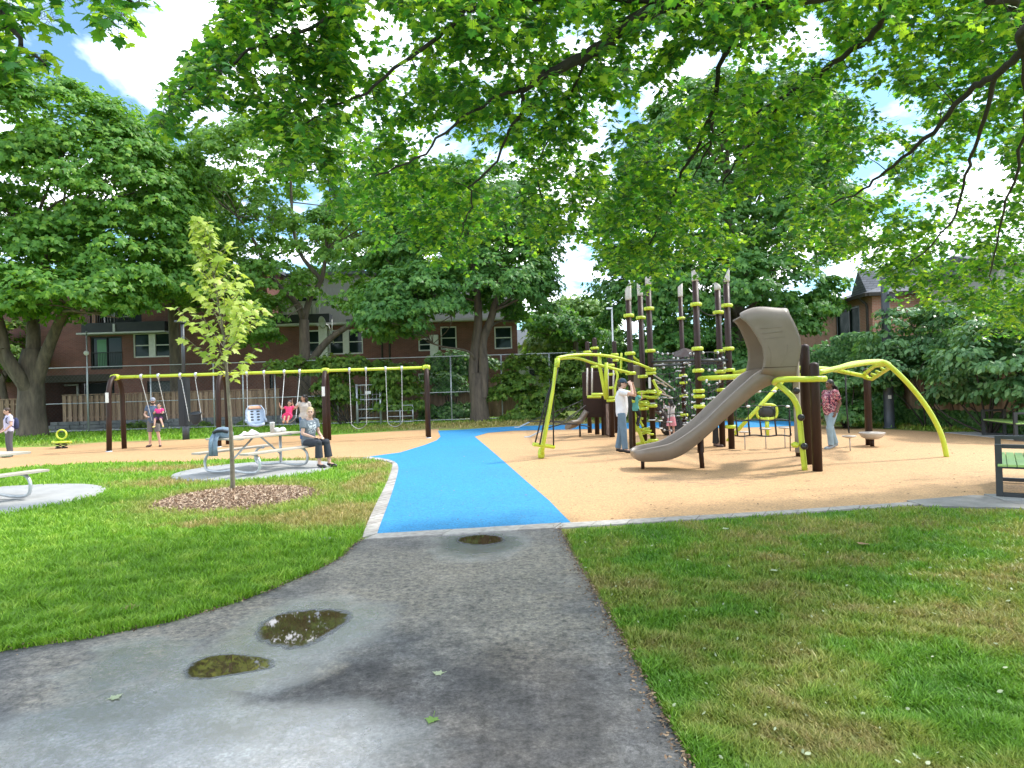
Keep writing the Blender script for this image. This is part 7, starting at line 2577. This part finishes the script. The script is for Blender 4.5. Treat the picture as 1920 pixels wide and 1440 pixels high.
def chest_print(name, base, mark, c, half):
    """plain shirt with a pale broken graphic in a rectangle on the chest (object space)"""
    m, nt, out = nodes(name); L = nt.links
    b = N(nt, 'ShaderNodeBsdfPrincipled', i_Roughness=.88)
    tc = N(nt, 'ShaderNodeTexCoord')
    s_ = N(nt, 'ShaderNodeVectorMath', operation='SUBTRACT'); s_.inputs[1].default_value = c; L.new(tc.outputs['Object'], s_.inputs[0])
    d_ = N(nt, 'ShaderNodeVectorMath', operation='DIVIDE'); d_.inputs[1].default_value = half; L.new(s_.outputs[0], d_.inputs[0])
    a_ = N(nt, 'ShaderNodeVectorMath', operation='ABSOLUTE'); L.new(d_.outputs[0], a_.inputs[0])
    sp = N(nt, 'ShaderNodeSeparateXYZ'); L.new(a_.outputs[0], sp.inputs[0])
    mx = N(nt, 'ShaderNodeMath', operation='MAXIMUM'); L.new(sp.outputs[0], mx.inputs[0]); L.new(sp.outputs[2], mx.inputs[1])
    mx2 = N(nt, 'ShaderNodeMath', operation='MAXIMUM'); L.new(mx.outputs[0], mx2.inputs[0]); L.new(sp.outputs[1], mx2.inputs[1])
    lt = N(nt, 'ShaderNodeMath', operation='LESS_THAN'); lt.inputs[1].default_value = 1.0; L.new(mx2.outputs[0], lt.inputs[0])
    n_ = N(nt, 'ShaderNodeTexNoise', i_Scale=24.0, i_Detail=2.0); L.new(tc.outputs['Object'], n_.inputs['Vector'])
    gt = N(nt, 'ShaderNodeMath', operation='GREATER_THAN'); gt.inputs[1].default_value = .5; L.new(n_.outputs['Fac'], gt.inputs[0])
    ml = N(nt, 'ShaderNodeMath', operation='MULTIPLY'); L.new(lt.outputs[0], ml.inputs[0]); L.new(gt.outputs[0], ml.inputs[1])
    n2 = N(nt, 'ShaderNodeTexNoise', i_Scale=6.0, i_Detail=5.0); L.new(tc.outputs['Object'], n2.inputs['Vector'])
    r = ramp(nt, [(.3, tuple(x * .75 for x in base[:3]) + (1,)), (.7, base)]); L.new(n2.outputs['Fac'], r.inputs[0])
    mix = N(nt, 'ShaderNodeMix', data_type='RGBA'); L.new(ml.outputs[0], mix.inputs[0]); L.new(r.outputs[0], mix.inputs[6]); mix.inputs[7].default_value = mark
    L.new(mix.outputs[2], b.inputs['Base Color']); L.new(b.outputs[0], out.inputs[0])
    return m


# 1 --- man in a cap steadying the child on the first swing
p = G(289, 838)
MAN = V((p.x, p.y, .006))


def beard(t, j, Rm, sc):
    mm = MB()
    c = j['head']
    L_ = lambda a, b, cc: (c + Rm @ V((a, b, cc))) * sc
    mm.tube([L_(-.064, -.01, -.03), L_(-.056, -.05, -.075), L_(-.025, -.080, -.100), L_(0, -.086, -.105), L_(.025, -.080, -.100), L_(.056, -.05, -.075), L_(.064, -.01, -.03)], [.012, .022, .024, .024, .024, .022, .012], 8)
    mm.build('beard', H_BROWN, t)
    mm = MB()
    for s in (-1, 1): mm.ell(L_(s * .031, -.094, .006), (.024 * sc, .008 * sc, .017 * sc), 10, 6, Rm)
    mm.tube([L_(-.075, -.02, .012), L_(-.05, -.085, .012), L_(.05, -.085, .012), L_(.075, -.02, .012)], .004, 5)
    mm.build('sunglasses', EYE, t)


person('bearded man in grey cap, blue shirt and grey shorts steadying the child on the swing', MAN, math.radians(8), 1.68,
       dict(elR=(-.27, -.02, 1.13), wrR=(-.13, -.22, 1.05), haR=(-.07, -.27, 1.05), elL=(.27, -.02, 1.13), wrL=(.28, -.22, 1.00), haL=(.25, -.28, .97),
            knR=(-.12, -.01, .50), anR=(-.13, .02, .085), toR=(-.17, -.16, .02), knL=(.14, -.02, .50), anL=(.20, .0, .085), toL=(.26, -.17, .02), look=(.35, -1, -.1)),
       FAIR, cloth('tee_blue', (.10, .14, .22)), cloth('shorts_grey', (.16, .155, .15)), H_BROWN, SH_BROWN, legs='shorts', belly=.03, cap=cloth('cap_grey', (.32, .34, .40)), extras=beard)
# 2 --- the child in pink on that swing
person('small child in a bright pink top with yellow shoes on the first swing', (CHILD.x, CHILD.y - .02, CHILD.z - .43), math.radians(12), 1.02,
       dict(pel=(0, .02, .78), waist=(0, .03, .92), chest=(0, .03, 1.11), nb=(0, .02, 1.25), neck=(0, .01, 1.30), head=(.0, -.01, 1.44), hipR=(-.09, 0, .76), hipL=(.09, 0, .76),
            shR=(-.16, .02, 1.22), shL=(.16, .02, 1.22), elR=(-.23, -.06, 1.02), elL=(.23, -.06, 1.02), wrR=(-.20, -.2, 1.0), wrL=(.20, -.2, 1.0), haR=(-.19, -.27, 1.03), haL=(.19, -.27, 1.03),
            knR=(-.12, -.34, .70), knL=(.16, -.34, .70), anR=(-.13, -.42, .34), anL=(.30, -.44, .36), toR=(-.14, -.60, .28), toL=(.36, -.60, .29), look=(.1, -1, -.2)),
       FAIR, cloth('top_pink', (.80, .06, .26)), cloth('shorts_purple', (.13, .03, .12)), H_BROWN, cloth('shoe_yellow', (.70, .62, .20)), legs='shorts', child=True, sleeve=.5)
# 3 --- woman in lilac at the far left
p = V((P(17, 800, 19.4).x, 19.4, .006))


def rucksack(t, j, Rm, sc):
    mm = MB(); mm.rings([oring(V((.02, .185, z)) * sc, w_ * sc, d * sc, V((1, 0, 0)), V((0, 1, 0))) for z, w_, d in ((.95, .11, .06), (1.0, .14, .085), (1.15, .14, .09), (1.28, .12, .07), (1.34, .06, .03))]); mm.build('backpack', cloth('rucksack', (.03, .04, .10)), t)
    for s in (-1, 1):
        mm = MB(); mm.tube([V((s * .11, .13, 1.30)) * sc, V((s * .12, .02, 1.43)) * sc, V((s * .125, -.115, 1.33)) * sc, V((s * .13, -.11, 1.2)) * sc, V((s * .15, .06, 1.05)) * sc, V((s * .11, .15, 1.0)) * sc], .014, 6); mm.build('strap', cloth('rucksack_strap', (.03, .04, .08)), t)


person('woman in a lilac shirt with a dark backpack at the far left', p, math.radians(-38), 1.50,
       dict(haR=(-.20, -.22, .86), wrR=(-.21, -.15, .92), elR=(-.24, .0, 1.11), wrL=(.2, -.17, .93), haL=(.17, -.24, .89), elL=(.25, 0, 1.11), head=(0, -.05, 1.58), look=(0, -1, -.25)),
       FAIR, cloth('tee_lilac', (.56, .53, .72)), cloth('trousers_grey', (.10, .095, .11)), H_BROWN, SH_DARK, fem=1, belly=.035, extras=rucksack, hair_style='bun', sleeve=.6)
# 4 --- woman with black curls pushing the swing
p = V((P(571, 800, 22.3).x, 22.3, .006))
person('woman with black curly hair in a cream shirt holding the swing chain', p, math.radians(25), 1.62,
       dict(elR=(-.36, -.05, 1.20), wrR=(-.42, -.12, 1.43), haR=(-.42, -.14, 1.50), elL=(.23, .05, 1.12), wrL=(.26, .0, .87), haL=(.26, -.02, .79), look=(-1, -.25, -.05)),
       TAN, cloth('tee_cream', (.55, .51, .46)), cloth('jeans_blue', (.08, .16, .30)), H_BLACK, SH_GREY, fem=1, hair_style='curly', sleeve=.5)
# 5 --- girl on the swing
g_ = GIRL
person('girl in a pink dress with dark hair riding the raised swing', (g_.x, g_.y + .02, g_.z - .42), math.radians(4), 1.12,
       dict(pel=(0, .02, .74), waist=(0, .06, .87), chest=(0, .12, 1.04), nb=(0, .15, 1.17), neck=(0, .145, 1.22), head=(.03, .11, 1.35), hipR=(-.09, 0, .72), hipL=(.09, 0, .72),
            shR=(-.17, .15, 1.14), shL=(.17, .15, 1.14), elR=(-.36, .08, 1.08), elL=(.36, .08, 1.08), wrR=(-.44, .05, 1.25), wrL=(.44, .05, 1.25), haR=(-.44, .04, 1.32), haL=(.44, .04, 1.32),
            knR=(-.10, -.36, .70), knL=(.10, -.36, .70), anR=(-.10, -.58, .42), anL=(.08, -.58, .42), toR=(-.10, -.74, .50), toL=(.08, -.74, .50), look=(0, -1, -.15)),
       TAN, cloth('dress_pink', (.80, .05, .16)), cloth('dress_pink_skirt', (.80, .05, .18)), H_BLACK, None, legs='skirt', child=True, hair_style='long', sleeve=.4)
# 6 --- seated woman
st_ = on_table(.86, -.70, .465)
SEAT_ROT = math.atan2(-math.cos(ta), math.sin(ta)) + PI / 2 - math.radians(12)      # faces away from the table


def beltprint(t, j, Rm, sc): pass


person('seated woman in a grey printed tee and dark jeans on the picnic bench end', (st_.x, st_.y, .031), SEAT_ROT, 1.66,
       dict(pel=(0, .05, .545), waist=(0, .05, .68), chest=(0, .03, .89), nb=(0, .02, 1.05), neck=(0, .01, 1.10), head=(0, -.02, 1.225), hipR=(-.09, .03, .53), hipL=(.09, .03, .53),
            shR=(-.17, .02, 1.015), shL=(.17, .02, 1.015), elR=(-.22, -.02, .75), elL=(.21, -.02, .75), wrR=(-.10, -.24, .665), wrL=(.10, -.28, .665), haR=(-.04, -.31, .645), haL=(.06, -.36, .645),
            knR=(-.10, -.42, .545), knL=(.10, -.44, .545), anR=(-.10, -.43, .085), anL=(.12, -.50, .085), toR=(-.10, -.62, .02), toL=(.14, -.69, .02), look=(-.75, -1, -.02)),
       FAIR, chest_print('tee_grey_print', lin(.17, .20, .23), lin(.50, .53, .54), (0, -.12, .85), (.10, .10, .12)), cloth('jeans_dark', (.035, .04, .052)), H_BLOND, SH_DARK, fem=1, belly=.01, legs='crop', hair_style='short')
# 7 --- man in a white tee by the lime posts
p = G(1168, 849)
person('man in a white tee, jeans and navy cap raising both hands to his face', (p.x, p.y, .006), math.radians(76), 1.78,
       dict(shR=(-.17, -.01, 1.385), shL=(.17, -.01, 1.385), elR=(-.22, -.27, 1.33), wrR=(-.10, -.24, 1.53), haR=(-.06, -.20, 1.585), elL=(.20, -.30, 1.30), wrL=(.10, -.27, 1.53), haL=(.06, -.22, 1.585), head=(0, -.035, 1.58),
            knR=(-.11, -.04, .49), anR=(-.11, -.06, .085), toR=(-.13, -.24, .02), knL=(.11, .04, .50), anL=(.12, .12, .085), toL=(.14, -.06, .02), waist=(0, -.01, 1.06)),
       FAIR, cloth('tee_white', (.72, .72, .74), (.6, .6, .63)), cloth('jeans_mid', (.13, .20, .27)), H_BROWN, SH_DARK, belly=.03, sleeve=.6, cap=cloth('cap_navy', (.02, .05, .09)))
# 8 --- child in teal on the climber
q = P(1190, 762, 16.15)
person('child in a teal top climbing the lime rails beside the man in white', (q.x, q.y, q.z - .62), math.radians(150), 1.05,
       dict(elR=(-.25, -.15, 1.3), wrR=(-.2, -.3, 1.45), haR=(-.2, -.34, 1.52), elL=(.25, -.15, 1.3), wrL=(.2, -.3, 1.45), haL=(.2, -.34, 1.52), knR=(-.12, -.18, .62), anR=(-.1, .0, .28), toR=(-.1, -.15, .22)),
       TAN, cloth('top_teal', (.12, .42, .38)), cloth('leggings_dark', (.02, .02, .025)), H_BLACK, SH_DARK, child=True, hair_style='long', fem=.5)
# 9 --- child in the pink skirt at the net
q = G(1260, 821)
person('child in a white top and pink skirt holding the rope net', (q.x, q.y, .006), math.radians(200), 1.12,
       dict(elR=(-.28, -.12, 1.36), wrR=(-.22, -.22, 1.55), haR=(-.2, -.24, 1.62), elL=(.28, -.12, 1.36), wrL=(.22, -.22, 1.55), haL=(.2, -.24, 1.62)),
       FAIR, cloth('top_white', (.72, .66, .66)), cloth('skirt_pink', (.72, .28, .32)), H_BLACK, SH_GREY, child=True, legs='skirt', hair_style='pony', sleeve=1.6)
# 10 --- person in black trousers half hidden by the slide
q = G(1344, 838)
person('person in black trousers bending behind the slide', (q.x, q.y, .006), math.radians(60), 1.60,
       dict(pel=(0, .16, .86), waist=(0, .10, .99), chest=(0, -.08, 1.14), nb=(0, -.20, 1.22), neck=(0, -.23, 1.25), head=(0, -.30, 1.33), hipR=(-.09, .16, .84), hipL=(.09, .16, .84), shR=(-.17, -.17, 1.2), shL=(.17, -.17, 1.2),
            elR=(-.2, -.25, .94), elL=(.2, -.25, .94), wrR=(-.15, -.34, .72), wrL=(.15, -.34, .72), haR=(-.13, -.38, .65), haL=(.13, -.38, .65), knR=(-.1, .0, .48), knL=(.1, .04, .48)),
       TAN, cloth('top_black', (.03, .03, .035)), cloth('trousers_black', (.025, .024, .026)), H_BLACK, SH_BROWN, hair_style='short')
# 11 --- woman in the floral shirt
p = G(1560, 841)
FLORAL = printed('floral_shirt', lin(.045, .012, .03), [lin(.10, .02, .06), lin(.62, .20, .22), lin(.05, .015, .04), lin(.74, .42, .44), lin(.09, .02, .05)], 20, .38, .66)
person('woman with long dark locks in a floral pink shirt and pale jeans', (p.x, p.y, .006), math.radians(-72), 1.60,
       dict(knR=(-.10, .08, .50), anR=(-.10, .22, .10), toR=(-.12, .05, .02), knL=(.10, -.16, .50), anL=(.10, -.12, .085), toL=(.12, -.31, .02), elR=(-.22, .02, 1.12), wrR=(-.2, -.2, 1.03), haR=(-.16, -.27, 1.02), elL=(.22, .08, 1.11), wrL=(.22, -.06, .90), haL=(.22, -.10, .83), look=(0, -1, .05)),
       BROWN_, FLORAL, cloth('jeans_pale', (.30, .40, .46)), H_BLACK, SH_GREY, fem=1, belly=.085, hair_style='locks', sleeve=.7)
# 12 --- somebody glimpsed between the two bark brown posts
q = P(1513, 800, 15.6)
person('person in a white shirt glimpsed between the two right hand brown posts', (q.x, q.y, .006), math.radians(20), 1.58, dict(), TAN, cloth('shirt_white', (.66, .60, .60)), cloth('trousers_sand', (.46, .33, .26)), H_BLACK, SH_GREY, fem=.5, hair_style='bun')
# ================================================================== CAMERA, LIGHT, SKY
cam = bpy.data.cameras.new('camera')
cam.sensor_width = 36.0
cam.lens = 36.0 * F / 1920.0
cam.clip_start, cam.clip_end = .05, 2000
co = bpy.data.objects.new('camera', cam)
COL.objects.link(co)
R = Matrix((_r, _u, -_f)).transposed()
co.matrix_world = Matrix.Translation((0, 0, H)) @ R.to_4x4()
SC.camera = co

SUN_EL, SUN_AZ = math.radians(52), math.radians(66)     # azimuth from +Y towards +X
sd = Vector((math.sin(SUN_AZ) * math.cos(SUN_EL), math.cos(SUN_AZ) * math.cos(SUN_EL), math.sin(SUN_EL)))
sl = bpy.data.lights.new('sun', 'SUN')
sl.energy = 3.3
sl.angle = math.radians(6)
sl.color = (1.0, .95, .86)
so = bpy.data.objects.new('sun', sl)
COL.objects.link(so)
so.rotation_euler = (-sd).to_track_quat('-Z', 'Y').to_euler()
so.location = (10, 10, 40)

w = bpy.data.worlds.new('World')
SC.world = w
w.use_nodes = True
nt = w.node_tree
nt.nodes.clear()
L = nt.links
out = N(nt, 'ShaderNodeOutputWorld')
sky = N(nt, 'ShaderNodeTexSky', sky_type='NISHITA')
sky.sun_disc = False
sky.sun_elevation = SUN_EL
sky.sun_rotation = SUN_AZ
sky.air_density = 1.0
sky.dust_density = .6
b1 = N(nt, 'ShaderNodeBackground', i_Strength=.15)
tint = N(nt, 'ShaderNodeMix', data_type='RGBA', blend_type='MULTIPLY'); tint.inputs[0].default_value = 1; tint.inputs[7].default_value = lin(.72, 1.05, 1.12)
L.new(sky.outputs[0], tint.inputs[6]); L.new(tint.outputs[2], b1.inputs[0])
tc = N(nt, 'ShaderNodeTexCoord')
sp = N(nt, 'ShaderNodeSeparateXYZ'); L.new(tc.outputs['Generated'], sp.inputs[0])
mz = N(nt, 'ShaderNodeMath', operation='MAXIMUM'); mz.inputs[1].default_value = .0; L.new(sp.outputs[2], mz.inputs[0])
az = N(nt, 'ShaderNodeMath', operation='ADD'); az.inputs[1].default_value = .18; L.new(mz.outputs[0], az.inputs[0])
dx = N(nt, 'ShaderNodeMath', operation='DIVIDE'); L.new(sp.outputs[0], dx.inputs[0]); L.new(az.outputs[0], dx.inputs[1])
dy = N(nt, 'ShaderNodeMath', operation='DIVIDE'); L.new(sp.outputs[1], dy.inputs[0]); L.new(az.outputs[0], dy.inputs[1])
cb = N(nt, 'ShaderNodeCombineXYZ'); L.new(dx.outputs[0], cb.inputs[0]); L.new(dy.outputs[0], cb.inputs[1])
cb.inputs[2].default_value = 0.72
cn = N(nt, 'ShaderNodeTexNoise', i_Scale=1.5, i_Detail=7.0, i_Roughness=.55, i_Distortion=.25)
L.new(cb.outputs[0], cn.inputs['Vector'])
cr = ramp(nt, [(.44, g1(.03)), (.57, g1(1))])
L.new(cn.outputs['Fac'], cr.inputs[0])
cc = ramp(nt, [(.45, lin(.80, .87, 1.0)), (.7, lin(1, 1, 1))]); L.new(cn.outputs['Fac'], cc.inputs[0])
b2 = N(nt, 'ShaderNodeBackground', i_Strength=2.5)
L.new(cc.outputs[0], b2.inputs[0])
ms = N(nt, 'ShaderNodeMixShader')
L.new(cr.outputs[0], ms.inputs[0]); L.new(b1.outputs[0], ms.inputs[1]); L.new(b2.outputs[0], ms.inputs[2])
L.new(ms.outputs[0], out.inputs[0])

SC.view_settings.view_transform = 'Standard'
SC.view_settings.look = 'None'
SC.view_settings.exposure = 0.65
SC.view_settings.gamma = 1.0
SC.render.film_transparent = False
SC.cycles.use_denoising = True
SC.cycles.max_bounces = 8
SC.cycles.transmission_bounces = 6
SC.cycles.diffuse_bounces = 4
SC.cycles.glossy_bounces = 3
SC.cycles.sample_clamp_indirect = 6
